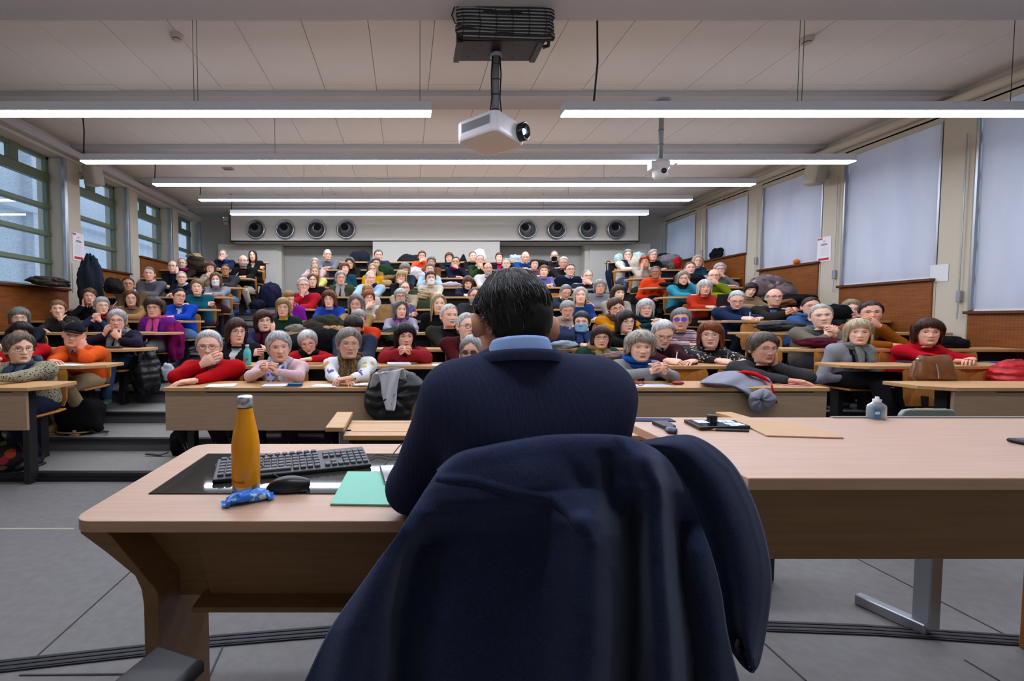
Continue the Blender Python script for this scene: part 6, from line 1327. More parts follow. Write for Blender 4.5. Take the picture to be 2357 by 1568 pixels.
# ---------------------------------------------------------------- soft goods
def lump(name, c, r, m, label, cat, seed=0, amp=.25, rz=0.0, fq=2.2, sharp=1.0, group=None, strap=None, extra=None, n=26):
    th = np.linspace(.02, pi-.02, n); ph = np.arange(n+8)*2*pi/(n+8)
    D = np.stack([np.sin(th)[:, None]*np.cos(ph), np.sin(th)[:, None]*np.sin(ph), np.repeat(np.cos(th)[:, None], n+8, 1)], -1); q = D.reshape(-1, 3)
    k = 1+amp*(wob(q, fq, seed)+.45*(1-2*np.abs(wob(q, fq*1.8, seed+5)))+.3*(1-2.4*np.abs(wob(q*np.array((1, 1, .5)), fq*3.6, seed+9)))).reshape(D.shape[:2])
    if r[2] > 1.6*max(r[0], r[1]): k = k*(1+.10*np.sin(ph*6+2*D[..., 2]+seed)+.06*np.sin(ph*11-3*D[..., 2]))*(1-.28*np.clip(D[..., 2], 0, 1)); r = (r[0]*1.1, r[1]*1.1, r[2])
    sq = np.sign(D)*np.abs(D)**sharp; P = sq*k[..., None]*np.array(r); P[..., 2] = np.maximum(P[..., 2], -r[2]*.85)
    e = empty(name, (c[0], c[1], c[2]-r[2]*.85+r[2]*.85), label, cat, group, rz)
    P[..., 2] += r[2]*.85; MB().grid(P, wv=True).build('body' if cat in ('bag', 'handbag', 'backpack') else 'cloth', m, e, True)
    if strap is not None: MB().tube(np.array(strap[0]), strap[1], 7, flat=strap[2] if len(strap) > 2 else 1).build('strap', strap[3] if len(strap) > 3 else m_black, e, True)
    if extra:
        for nm, pts, rr, mm in extra: MB().tube(np.array(pts), rr, 9).build(nm, mm, e, True)
    return e
def ondesk(x, y, n): Z = DESKZ[n-1]+.002; return np.array(atZ(x, y, Z)) if abs(y-737) > 25 and n <= 4 else np.array((atY(x, y, ROWY[n-1]+.17)[0], ROWY[n-1]+.17, Z))
def sheet(x, y, n, w, d, rz, col, label, cat='paper', name='paper_sheet', th=.002, group='papers on the desks'):
    c = ondesk(x, y, n); c[1] = min(max(c[1], ROWY[n-1]+d*.5+.01), ROWY[n-1]+.33-d*.3); e = MB().rbox(-w/2, w/2, -d/2, d/2, 0, th, .0005).build(name, plain(col, .7, name='paper')); e.location = c; e.rotation_euler = (0, 0, rz); return tag(e, label, cat, group)
W_ = 'e4e6ec'
for a in ((495, 893, 1, .20, .15, .2, W_, 'white paper in front of the red sweater man'), (628, 891, 1, .17, .12, .1, 'e0e2ea', 'open white notebook of the woman in pink', 'notebook', 'notebook', .008), (668, 892, 1, .12, .03, .05, '3a4a7a', 'dark pen strip beside the white notebook of the woman in pink', 'ruler', 'ruler', .003), (680, 888, 1, .10, .07, .1, '22567a', 'small blue book beside the woman in pink', 'book', 'book', .018),
          (748, 889, 1, .19, .13, -.2, 'd8dcea', 'white paper on an orange folder before the floral cardigan woman'), (1500, 888, 1, .26, .13, .1, 'dde2f0', 'white papers before the curly haired woman in grey cardigan'), (1826, 886, 1, .17, .13, -.05, 'd88a86', 'salmon pink paper at the right end of the front desk'),
          (918, 842, 2, .20, .15, .1, W_, 'thick white notepad before the red jacket woman', 'notepad', 'notepad', .018), (1555, 836, 2, .18, .14, .1, W_, 'white sheet under the hand of the old man in maroon'), (1680, 836, 2, .22, .16, .05, 'cfd0cc', 'white spiral pad before the auburn haired woman', 'notepad', 'notepad', .012), (1020, 846, 2, .16, .14, 0, W_, 'white page before the silver haired man in burgundy'),
          (160, 840, 2, .24, .16, -.15, 'd2d8dc', 'printed white sheet before the orange sweater man'), (262, 802, 3, .16, .05, .1, '24242a', 'dark spectacle case before the scarf pulling woman', 'case', 'spectacle_case', .02), (335, 764, 4, .22, .16, 0, 'd0e0c0', 'white and green papers before the purple cardigan woman'), (398, 738, 5, .2, .14, 0, W_, 'white paper before the royal blue sweater woman'),
          (500, 683, 7, .34, .16, 0, 'eceef2', 'long white papers before the masked woman in grey shirt'), (270, 706, 6, .22, .16, 0, 'd8cfb4', 'cream pad before the man in brown sweater'), (455, 775, 3, .01, .01, 0, '222222', 'x'),
          (945, 766, 4, .18, .13, 0, 'c8ccd4', 'grey white laptop lid lying by the lilac cardigan woman', 'laptop', 'laptop', .02), (1332, 763, 4, .16, .12, 0, W_, 'white page before the beige knit woman'), (1440, 763, 4, .2, .12, 0, 'd6d6de', 'white pages before the mustard sweater woman'), (1490, 764, 4, .2, .12, 0, 'b8bce0', 'violet tinted papers before the white bobbed woman'), (1355, 800, 3, .2, .13, 0, W_, 'white page before the woman with blue mask'), (1590, 800, 3, .2, .12, 0, W_, 'white page before the striped sweater woman'),
          (705, 710, 6, .2, .12, 0, W_, 'white papers before the left man in red sweater'), (1690, 730, 5, .22, .15, .1, 'dce2ec', 'white note pad of the navy sweater man'), (1800, 730, 5, .2, .12, 0, 'd8dae0', 'white page before the man in dark suit'), (1600, 682, 7, .16, .12, 0, W_, 'white page before the turquoise sweater woman'),
          (2185, 833, 2, .18, .13, .1, '9fb84a', 'yellow green notebook before the woman in red', 'notebook', 'notebook', .012), (2258, 831, 2, .26, .15, -.15, '2f3f7c', 'dark blue brochure on the right desk', 'brochure', 'brochure', .006), (2070, 833, 2, .12, .07, .1, '20284a', 'dark blue phone case left of the brown handbag', 'phone', 'smartphone', .012), (2046, 831, 2, .05, .035, .3, '15161a', 'small black object on the right desk end', 'purse', 'purse', .015), (2075, 829, 2, .07, .04, 0, 'd0cccc', 'white tissue pack behind the brown handbag', 'tissue pack', 'tissue_pack', .02)):
    if a[7] != 'x': sheet(*a)
# laptop of the rust red woman
c = ondesk(1668, 706, 6); e = empty('laptop', (c[0], ROWY[5]+.14, DESKZ[5]), 'black laptop seen from behind before the rust red sweater woman', 'laptop'); MB().rbox(-.16, .16, -.0, .2, .001, .016, .003).build('base', m_black, e); MB().rbox(-.16, .16, -.006, .006, 0, .21, .003, R=rotx(.18), c=(0, 0, .014)).build('screen_lid', plain('1d1e22', .35, name='laptop_shell'), e)
# bottle, card box, spectacles, pouch
c = ondesk(576, 838, 2); c[1] = ROWY[1]+.09; e = empty('water_bottle', c, 'turquoise flask with silver cap and red bird print on the second row', 'bottle'); MB().lathe([(.001, 0), (.032, 0), (.034, .006), (.034, .10), (.028, .125), (.016, .148), (.016, .152)], 24).build('body', plain('4fb8b4', .35, name='turquoise_lacquer'), e, True); MB().lathe([(.017, .152), (.018, .172), (.015, .178), (.0005, .1785)], 20).build('cap', plain('c0c4c6', .3, .9, name='polished_steel'), e, True)
a = np.linspace(0, 2*pi, 10)[:-1]; th = -1.85+.35*np.cos(a)*(1+.3*np.cos(3*a)); z = .045+.016*np.sin(a)*(1+.3*np.cos(3*a)); MB().add(np.stack([.0345*np.cos(th), .0345*np.sin(th), z], -1), [tuple(range(9))]).build('print', plain('b02030', .4, name='red_print'), e); th = -1.25+.22*np.cos(a); MB().add(np.stack([.0345*np.cos(th), .0345*np.sin(th), .05+.012*np.sin(a)], -1), [tuple(range(9))]).build('print', plain('b02030', .4, name='red_print'), e)
c = ondesk(545, 840, 2); e = MB().rbox(-.03, .03, -.02, .02, 0, .03, .002).build('card_box', patches('c8c4a8', ('6a9a4a', 'd8d4c0', 'b04a3a'), 50, .5, name='printed_card')); e.location = (c[0], ROWY[1]+.08, DESKZ[1]+.001); tag(e, 'small printed card box beside the turquoise flask', 'box')
c = ondesk(1465, 889, 1); e = empty('spectacles', c, 'red framed spectacles lying before the curly haired woman', 'spectacles'); t = np.arange(14)*2*pi/14
for s in (-1, 1): MB().tube(np.stack([s*.03+.024*np.cos(t), 0*t, .02+.017*np.sin(t)], -1), .003, 6, closed=True).build('rim', plain('b0161c', .3, name='red_acetate'), e, True); MB().tube([(s*.054, 0, .028), (s*.05, .06, .012), (s*.02, .09, .004)], .0025, 6).build('temple', plain('b0161c', .3, name='red_acetate'), e, True)
lump('glasses_case', ondesk(1560, 885, 1), (.045, .022, .014), plain('9c1c1c', .5, name='red_leather'), 'small red pouch on the front desk', 'pouch', 3, .08)
lump('handkerchief', ondesk(838, 889, 1), (.07, .04, .012), fabric('e4e0dc', .05), 'crumpled white mask beside the floral cardigan woman', 'handkerchief', 8, .3)
# grey hoodie over the front desk
e = empty('hoodie', ondesk(1700, 885, 1), 'grey hooded jacket with red lining thrown over the front desk', 'jacket'); EO = np.array(e.location); m_h = fabric('9092a0', .12, 160); m_r = fabric('c81a20', .1)
def px3(pts, Ys): return np.array([np.array(atY(x, y, Y))-EO for (x, y), Y in zip(pts, Ys)])
top_ = pl([(1615, 880), (1650, 862), (1690, 857), (1730, 862), (1765, 872), (1780, 890)], np.linspace(0, 1, 26)); low = pl([(1612, 884), (1655, 886), (1690, 892), (1715, 905), (1735, 925), (1785, 928)], np.linspace(0, 1, 26)); w = np.linspace(0, 1, 16); PX = top_[:, None]*(1-w[None, :, None])+low[:, None]*w[None, :, None]
G = np.array([[np.array(atY(PX[i, j, 0], PX[i, j, 1], 3.33-.25*w[j]-.035*sin(pi*w[j])+.018*sin(i*.8+w[j]*6)))-EO for j in range(16)] for i in range(26)]); MB().grid(G).build('body_cloth', m_h, e, True, solid=.012)
lump2 = pl([(1725, 905), (1722, 925), (1730, 945), (1745, 952), (1765, 944), (1785, 928), (1788, 915), (1775, 900), (1755, 893)], np.linspace(0, 1, 24)); cc = np.array((1752, 920)); P = []
for k, (s, dy) in enumerate(((1, .0), (.96, -.03), (.8, -.05), (.5, -.062), (.1, -.066))): P.append([np.array(atY(cc[0]+(p[0]-cc[0])*s, cc[1]+(p[1]-cc[1])*s, 3.075+dy+.008*sin(i*1.7+k)))-EO for i, p in enumerate(lump2)])
MB().grid(np.array(P), wv=True, flip=True).build('hood', m_h, e, True, solid=.01)
MB().tube(px3([(1694, 858), (1715, 857), (1740, 862), (1760, 872), (1773, 880)], [3.3, 3.28, 3.26, 3.22, 3.2]), [.012, .03, .034, .028, .01], 10, flat=.5).build('red_lining', m_r, e, True); MB().tube(px3([(1776, 886), (1779, 900), (1784, 915), (1787, 928)], [3.06]*4), .006, 7).build('zip_edge', m_r, e, True)
# black puffer and white scarf over the front desk
e = empty('puffer_jacket', (atY(905, 890, 3.15)[0], 3.15, DESKZ[0]), 'black quilted jacket hanging over the front desk edge', 'jacket'); EO = np.array(e.location); ol = pl([(858, 870), (880, 855), (915, 852), (940, 862), (968, 880), (960, 905), (945, 935), (935, 968), (900, 972), (865, 962), (845, 935), (848, 900)], np.linspace(0, 1, 40)[:-1]); cc = np.array((902, 910)); P = []
for k, (s, dy) in enumerate(((1, .02), (.97, -.03), (.85, -.065), (.6, -.09), (.3, -.10), (.05, -.10))): P.append([np.array(atY(cc[0]+(p[0]-cc[0])*s, cc[1]+(p[1]-cc[1])*s, 3.07+dy+.012*sin(i*1.1+k*1.3)+.01*sin(i*2.3-k)))-EO for i, p in enumerate(ol)])
MB().grid(np.array(P), wv=True, flip=True).build('quilted_cloth', puffer('1c1d21', .07), e, True, solid=.02)
lump('jacket_collar', (atY(912, 862, 3.3)[0], 3.32, DESKZ[0]), (.15, .12, .05), puffer('1c1d21', .07), 'black quilted jacket bulk lying on the front desk under the white scarf', 'jacket', 4, .2)
e = empty('scarf', (atY(890, 870, 3.0)[0], 3.0, DESKZ[0]), 'sheer white scarf with leaf print over the black quilted jacket', 'scarf'); EO = np.array(e.location); m_ws = patches('d4d6da', ('b8bcc0', '9a8a8a', 'e2e4e8'), 34, .3, name='sheer_scarf'); L_ = pl([(850, 892), (860, 860), (874, 874), (881, 915), (889, 945)], np.linspace(0, 1, 30)); R_ = pl([(936, 872), (928, 848), (919, 868), (912, 915), (908, 946)], np.linspace(0, 1, 30)); w = np.linspace(0, 1, 14)
G = np.array([[np.array(atY(*(L_[i]*(1-q)+R_[i]*q), 2.975-.045*min(1, i/7)+.008*sin(q*9+i*.3)))-EO for q in w] for i in range(30)]); MB().grid(G).build('scarf_cloth', m_ws, e, True, solid=.006)
# brown handbag on the tipped seat
e = empty('handbag', (atY(2145, 878, 3.52)[0], 3.52, atY(2145, 879, 3.52)[2]), 'brown leather handbag with silver zip, in front of the woman in red', 'handbag'); m_lea = speck('7a4a24', .2, 30, .35, .15, .5, name='brown_leather'); P = []; th = np.arange(36)*2*pi/36
for h, a, b in ((0, .155, .06), (.01, .168, .075), (.05, .165, .08), (.11, .15, .07), (.17, .135, .05), (.205, .128, .03), (.215, .122, .012)): P.append(np.stack([a*np.sign(np.cos(th))*np.abs(np.cos(th))**.6, b*np.sign(np.sin(th))*np.abs(np.sin(th))**.8, np.full(36, h)], -1))
P = np.array(P); P += .007*np.stack([wob(P.reshape(-1, 3), 28, s).reshape(P.shape[:2]) for s in (1, 2, 3)], -1); MB().grid(P, wv=True).build('body', m_lea, e, True); MB().tube([(-.05, -.083, .04), (-.052, -.08, .09), (-.055, -.068, .15)], .004, 6).build('zip', plain('cfd2d4', .25, 1, name='zip_metal'), e); MB().tube([(-.15, 0, .17), (-.17, -.02, .12), (-.2, -.03, .05), (-.19, -.05, -.0), (-.13, -.075, .01)], .010, 8, flat=.5).build('strap', m_lea, e, True); MB().ball((-.145, -.02, .185), (.012, .012, .012), 10).build('buckle', plain('cfd2d4', .25, 1, name='zip_metal'), e, True)
m_redp = puffer('c0141a', .06); lump('puffer_jacket', (atY(2350, 862, 3.62)[0], 3.66, .60), (.19, .13, .16), m_redp, 'bright red puffer jacket at the right edge of the frame', 'jacket', 2, .2)
# bags on the floor
bc = atZ(185, 995, TIERZ[1]); e = lump('backpack', (bc[0], bc[1], TIERZ[1]), (.20, .15, .17), fabric('131314'), 'black backpack with beige piping on the step below the orange sweater man', 'backpack', 5, .14, sharp=.75, strap=([(.15, -.1, .06), (.24, -.14, .03), (.34, -.12, .03), (.30, -.05, .02), (.2, -.05, .03)], .012, .4)); MB().tube([(.195*cos(q), .148*sin(q), .028) for q in np.linspace(0, 2*pi, 33)[:-1]], .007, 6, closed=True).build('piping', fabric('a89878'), e, True)
bc = atZ(28, 1078, TIERZ[0]); lump('tote_bag', (bc[0], bc[1], TIERZ[0]), (.145, .12, .13), patches('2a2630', ('c8501c', '35507c', '8a8a30', '1a1a20', 'b02a3a', '4a2a5a'), 13, .6, name='patchwork_cloth'), 'multicoloured patchwork bag on the floor at the left edge', 'bag', 6, .18, strap=([(-.08, 0, .22), (-.06, -.03, .30), (.02, -.02, .33), (.09, .0, .26), (.1, 0, .2)], .010))
bc = atZ(415, 1043, TIERZ[0]); lump('backpack', (bc[0]+.02, bc[1], TIERZ[0]), (.085, .12, .125), fabric('131416'), 'small black backpack with loose strap under the front desk', 'backpack', 9, .1, sharp=.75, strap=([(-.08, -.08, .03), (-.14, -.10, .012), (-.22, -.08, .012), (-.27, -.10, .02)], .014, .4))
bc = atZ(700, 1010, TIERZ[0]); lump('bag', (bc[0], bc[1], TIERZ[0]), (.15, .12, .13), fabric('a0141c'), 'red bag on the floor under the front desk', 'bag', 12, .16)
def drop(x, y, Y, r, col, label, cat='jacket', name='jacket', seed=1, amp=.22, m=None, rz=0.0, group=None, fq=2.6): p = atY(x, y, Y); return lump(name, (p[0], p[1], p[2]-r[2]*.85), r, m or fabric(col), label, cat, seed, amp, rz, fq, group=group, n=28)
drop(333, 850, 4.85, (.13, .14, .34), '', 'black quilted coat hanging beside the purple cardigan woman legs', m=puffer('17171b', .08), seed=3)
drop(403, 785, 5.5, (.10, .12, .28), '7a0f4e', 'magenta coat hanging below the royal blue sweater woman', seed=4)
drop(385, 858, 5.0, (.07, .06, .10), 'b8bec8', 'white and blue plastic bag below the purple cardigan woman', 'bag', 'plastic_bag', 5)
p = atZ(442, 848, TIERZ[3]); lump('bag', (p[0], p[1], TIERZ[3]), (.08, .08, .10), fabric('6a4468'), 'mauve bag on the step beside the stairs', 'bag', 15, .2)
drop(495, 687, 7.25, (.12, .08, .10), '8c3a0c', 'orange brown bag on the lap of the masked woman in left block', 'bag', 'bag', 6)
drop(622, 682, 8.95, (.2, .14, .26), '1c1f36', 'navy coat with red lining heaped at the top of the stairs', seed=7)
drop(592, 702, 8.6, (.14, .1, .10), '1a1d2c', 'dark navy bag on the stairs', 'bag', 'bag', 8)
drop(207, 645, 6.45, (.16, .10, .42), '252c36', 'dark slate coat hanging on the left pillar', seed=9, amp=.14)
drop(118, 650, 5.95, (.17, .28, .06), '', 'dark patterned scarf and gloves lying on the left window sill', 'scarf', 'scarf', 10, .35, m=patches('2a2320', ('5a4632', '17130f', '4a3a2c'), 22, .5, name='dark_print'))
drop(262, 660, 6.3, (.10, .14, .12), '1a1a1c', 'black bag on the seat by the left wood panel', 'bag', 'bag', 13)
drop(450, 605, 8.9, (.18, .12, .18), '3a3026', 'dark brown coat with pale fur beside the grey bearded man', seed=14); drop(448, 590, 8.9, (.13, .07, .05), 'b8a078', 'pale sheepskin collar behind the grey bearded man', 'collar', 'fur_collar', 3, .35)
m_fur = fabric('9a7a4c', .5, 60, 1, .9)
drop(683, 757, 5.2, (.13, .08, .06), '7a7a6c', 'grey tweed bag with brass clasps on the fourth row desk', 'bag', 'bag', 21); drop(745, 750, 5.25, (.24, .12, .11), '35352a', 'dark olive coat heaped on the fourth row desk', seed=22)
drop(770, 778, 4.6, (.24, .12, .10), '', 'tan fur trimmed hood behind the white haired woman in red', 'hood', 'fur_hood', 23, .3, m=m_fur); drop(735, 795, 4.45, (.32, .12, .16), '17171a', 'black coat spread behind the white haired woman in red', seed=24)
drop(958, 702, 6.9, (.3, .14, .20), '3c4632', 'olive green parka hung over a seat below the cream fleece woman', seed=25); drop(975, 680, 6.85, (.15, .09, .07), '', 'beige fur collar of the olive green parka', 'collar', 'fur_collar', 26, .4, m=fabric('b09a78', .4, 60, 1, .9))
drop(888, 627, 8.25, (.16, .12, .14), '1f3a28', 'dark green knit hat on a fur collar, eighth row', 'hat', 'knit_hat', 27); drop(883, 640, 8.2, (.2, .10, .13), '', 'brown fur collar around the dark green knit hat', 'collar', 'fur_collar', 28, .3, m=m_fur)
drop(955, 632, 8.5, (.16, .1, .12), 'ccccd0', 'white jacket behind the curly grey haired woman', seed=29); drop(1040, 656, 7.85, (.17, .09, .05), 'b4aec0', 'lavender grey bag lying on the eighth row desk', 'bag', 'bag', 30); drop(890, 652, 8.0, (.1, .06, .06), 'b09a70', 'cream woven handle bag by the yellow sweater woman', 'bag', 'bag', 31)
drop(915, 775, 5.15, (.2, .1, .10), '2a3a30', 'dark green coat under the lilac cardigan woman desk', seed=32); drop(885, 735, 6.0, (.12, .10, .18), '8a6a44', 'tan bag on the seat beside the long blonde haired woman', 'bag', 'bag', 33)
drop(1290, 782, 4.6, (.15, .11, .12), '2c3650', 'slate blue hooded jacket lying on the third row desk', seed=34); drop(1300, 795, 4.3, (.14, .07, .04), '8a9aa8', 'pale silvery scarf lying below the slate blue hood', 'scarf', 'scarf', 35)
drop(1415, 823, 3.9, (.13, .07, .05), '', 'dark brown leather bag on the second row desk', 'bag', 'bag', 36, .18, m=speck('4a2418', .2, 30, .35, .15, .5, name='dark_leather'))
drop(830, 597, 9.72, (.20, .1, .20), '1a1d28', 'black quilted coat on the back ledge, left of slate jacket man', seed=41); drop(945, 602, 9.72, (.28, .1, .15), '1f1f22', 'black coat over the back ledge left of orange sweater woman', seed=42); drop(1066, 600, 9.75, (.07, .09, .16), '16161a', 'black bag on the back ledge by the fair haired woman', 'bag', 'bag', 43); drop(1100, 590, 9.75, (.18, .08, .14), 'd0cbc0', 'white jacket over the back ledge behind white haired man in green', seed=44); drop(1188, 598, 9.72, (.18, .1, .14), 'a4b0b0', 'pale grey jacket on the back ledge left of the bald man', seed=45); drop(1243, 607, 9.3, (.16, .1, .08), '1d1e22', 'black coat sleeve heap under the black masked man', seed=46)
drop(1425, 597, 9.72, (.10, .08, .14), 'a8c4bc', 'mint green jacket hung at the left of the right back ledge', seed=47); drop(1470, 595, 9.70, (.16, .08, .15), 'b4ccc4', 'mint and cream jacket behind the woman in white sweater', seed=48); drop(1463, 605, 9.2, (.10, .08, .2), 'b8b0a0', 'cream knitted bag beside the woman in white sweater', 'bag', 'bag', 49)
drop(1537, 602, 9.45, (.24, .12, .15), '7e7a80', 'grey coat piled beside the white haired woman in black turtleneck', seed=50); drop(1530, 590, 9.5, (.14, .08, .06), '1a1a22', 'black scarf on top of the grey coat pile', 'scarf', 'scarf', 51); drop(1559, 606, 9.15, (.08, .07, .11), 'a81420', 'small red bag on the tenth row desk', 'bag', 'bag', 52); drop(1545, 612, 9.1, (.05, .05, .09), '4a5a50', 'grey green folder bag on the tenth row desk', 'bag', 'bag', 53)
drop(1535, 655, 7.6, (.14, .07, .04), '1a1a1c', 'black bag lying before the coral jacket woman', 'bag', 'bag', 54); drop(1600, 640, 7.9, (.16, .08, .07), '1d1f26', 'dark jacket heaped behind the turquoise sweater woman', seed=55); drop(1560, 660, 7.5, (.06, .06, .2), '3a2a20', 'brown coat hanging beside the coral jacket woman', seed=56)
m_cam = patches('6a5a5c', ('a89090', '2a2426', '4a4042', '8a7476'), 9, .65, name='camouflage_cloth'); drop(1765, 665, 6.95, (.26, .16, .22), '', 'pink grey camouflage coat piled against the right wood panel', m=m_cam, seed=57); drop(1805, 672, 6.75, (.14, .12, .14), '', 'sleeve heap of the pink grey camouflage coat', m=m_cam, seed=58); drop(1840, 692, 6.4, (.24, .14, .10), '141417', 'black coat lying by the right panel behind the suit man', seed=59); drop(1815, 697, 6.3, (.10, .08, .05), '7a4a2c', 'brown knitted scarf beside the black coat by the right panel', 'scarf', 'scarf', 60)
drop(1797, 752, 5.2, (.26, .1, .06), '', 'dark slate puffer jacket on the fourth row right desk', m=puffer('1c2026', .06), seed=61); drop(1780, 757, 5.15, (.12, .08, .04), '17181a', 'black bag on the end of the fourth row right desk', 'bag', 'bag', 62); drop(1885, 790, 4.55, (.22, .1, .05), '4a1420', 'burgundy and black bag before the old man in tweed', 'bag', 'bag', 63); drop(1925, 720, 5.3, (.14, .1, .1), '151517', 'black coat behind the old man in tweed', seed=64); drop(2190, 790, 4.55, (.15, .1, .07), '131315', 'black bag on the desk behind the woman in red', 'bag', 'bag', 65)
# sills
p = atX(1648, 588, XR-.02); lump('cap', (p[0], p[1], 2.51), (.06, .16, .10), fabric('15171c'), 'black cap and gloves on the right window sill', 'cap', 5, .35); p = atX(1833, 607, XR-.02); e = empty('orange', (p[0], p[1], 2.152), 'orange fruit lying on the right window sill', 'orange'); MB().ball((0, 0, .042), (.045, .045, .042), 18).build('peel', speck('e0661a', .1, 120, .5, .2, name='orange_peel'), e, True); MB().ball((0, 0, .083), (.005, .005, .003), 8).build('stem', plain('4a5a20', .7, name='stem'), e)
# umbrella hung on the last desk
u0 = np.array(atY(1400, 612, 9.3)); e = empty('umbrella', u0, 'folded navy umbrella hanging by its curved handle', 'umbrella'); t = np.linspace(0, pi, 9)
MB().tube(np.r_[[(-.04, 0, -.02)], np.stack([-.04*np.cos(t)*1.0, 0*t, .04*np.sin(t)+.08], -1)[::-1][0:0].reshape(-1, 3), np.stack([-.0-.04*np.cos(t[::-1])*-1, 0*t, .06+.04*np.sin(t)], -1), [(-.04, 0, -.08)]] if False else np.r_[np.stack([.04*np.cos(t), 0*t, .06+.04*np.sin(t)], -1), [(-.04, 0, .0)], [(-.03, 0, -.10)]], .010, 8).build('handle', m_black, e, True); MB().tube([(-.03, 0, -.08), (-.02, 0, -.14), (0, 0, -.25), (.05, 0, -.48), (.09, 0, -.68), (.10, 0, -.74)], [.012, .04, .046, .034, .014, .005], 10).build('canopy', fabric('1a2038'), e, True)

# ---------------------------------------------------------------- wall notices
def notice(quad, X, sgn, m, label, cat='poster', red=None):
    q = np.array([atX(x, y, X) for x, y in quad]); y0, y1, z0, z1 = q[:, 1].min(), q[:, 1].max(), q[:, 2].min(), q[:, 2].max()
    e = empty('poster', (X, (y0+y1)/2, (z0+z1)/2), label, cat); w, h = (y1-y0)/2, (z1-z0)/2; a, b = (X-.002, X+.001) if sgn > 0 else (X-.001, X+.002); a -= X; b -= X
    MB().box(a, b, -w, w, -h, h).build('sheet', m, e); f = -.0028 if sgn > 0 else .0028
    def bar(u0, u1, v0, v1, col, nm): MB().box(min(f, f*.8), max(f, f*.8), -w+2*w*u0, -w+2*w*u1, -h+2*h*v0, -h+2*h*v1).build(nm, plain(col, .7, name='print_ink'), e)
    if red:
        bar(.12, .88, .05, .14, 'b8202c', 'red_band'); bar(.3, .7, .70, .73, '55565c', 'title_line'); bar(.25, .75, .66, .685, '55565c', 'title_line'); bar(.62, .97, .90, .97, 'c04a54', 'corner_mark') if sgn > 0 else bar(.03, .3, .90, .97, 'c04a54', 'corner_mark')
        bar(.42, .58, .80, .86, 'd8a0a4', 'emblem')
        for k in range(9): bar(.16, .84-.1*(k % 3), .24+.04*k, .248+.04*k, 'b0b2b8', 'text_line')
    return e
m_pap = plain('e2dfe2', .7, name='notice_paper')
notice([(168, 540), (193, 540), (193, 598), (168, 598)], XL+.004, -1, m_pap, 'white safety notice with red band on the left pillar', red=1)
notice([(1882, 549), (1914, 546), (1911, 600), (1882, 604)], XR-.004, 1, m_pap, 'white safety notice with red band on the right pillar', red=1)
notice([(2143, 611), (2184, 607), (2181, 647), (2140, 650)], XR-.004, 1, plain('d4d6d8', .7, name='blank_sheet'), 'blank white sheet taped on the right pillar')
# wall speakers
def wallspeaker(x, y, X, sgn, label):
    p = np.array(atX(x, y, X)); e = empty('wall_speaker', p, label, 'speaker'); R = rotz(sgn*.35) @ rotx(.15) if True else None
    MB().rbox(-.11, .11, -.10, .10, -.16, .16, .03, R=R, c=(-sgn*.22, -.02, 0)).build('cabinet', plain('b9b4a6', .5, name='beige_plastic'), e, True, bev=.01); MB().rbox(-.095, .095, -.108, -.10, -.145, .145, .01, R=R, c=(-sgn*.22, -.02, 0)).build('grille', plain('aaa596', .7, name='speaker_grille'), e); MB().tube([(0, .02, -.02), (-sgn*.13, .0, -.02)], .022, 10).build('bracket', plain('a8a498', .5, name='bracket_paint'), e, True); MB().lathe([(.001, .02), (.05, .02), (.055, 0), (.055, -.01)], 18, R=roty(-sgn*pi/2)).build('wall_plate', plain('a8a498', .5, name='bracket_paint'), e, True)
wallspeaker(186, 405, XL, -1, 'beige loudspeaker on the left pillar under the second strip light'); wallspeaker(1905, 403, XR, 1, 'beige loudspeaker on the right pillar above the white notice')
# smoke detectors, green lamp device
for x, y, l in ((407, 80, 'round smoke detector on the ceiling, left of the projector'), (1857, 88, 'round smoke detector on the ceiling, right of the projector')):
    p = atZ(x, y, ZC); e = empty('smoke_detector', (p[0], p[1], ZC), l, 'smoke detector', 'ceiling smoke detectors'); MB().lathe([(.001, -.055), (.03, -.055), (.035, -.048), (.035, -.04), (.052, -.036), (.058, -.012), (.058, 0)], 24).build('housing', plain('b8b0a4', .5, name='aged_plastic'), e, True); MB().lathe([(.0365, -.048), (.0365, -.041)], 24).build('sensor_slot', m_dark, e)
for x, y, Z, l in ((525, 387, ZC, 'small ceiling vent plate left of the third strip light'),):
    p = atZ(x, y, Z); e = empty('ceiling_plate', p, l, 'vent'); MB().rbox(-.09, .09, -.06, .06, -.02, .0, .004).build('plate', plain('9a968e', .6, name='plate_paint'), e); [MB().box(-.07, .07, -.045+.03*k, -.035+.03*k, -.022, -.019).build('slot', m_dark, e) for k in range(4)]
p = atY(521, 505, YB-.02); e = empty('exit_sounder', (p[0], YB-.001, p[2]), 'small wall alarm with green light in the back left corner', 'alarm'); MB().rbox(-.07, .07, -.07, 0, -.05, .05, .006).build('case', m_white, e); MB().ball((-.05, -.072, .03), (.01, .006, .01), 8).build('indicator', glow('40ff80', 3, 'green_led'), e); MB().rbox(-.05, .05, -.05, 0, -.14, -.07, .004).build('lower_box', m_white, e)

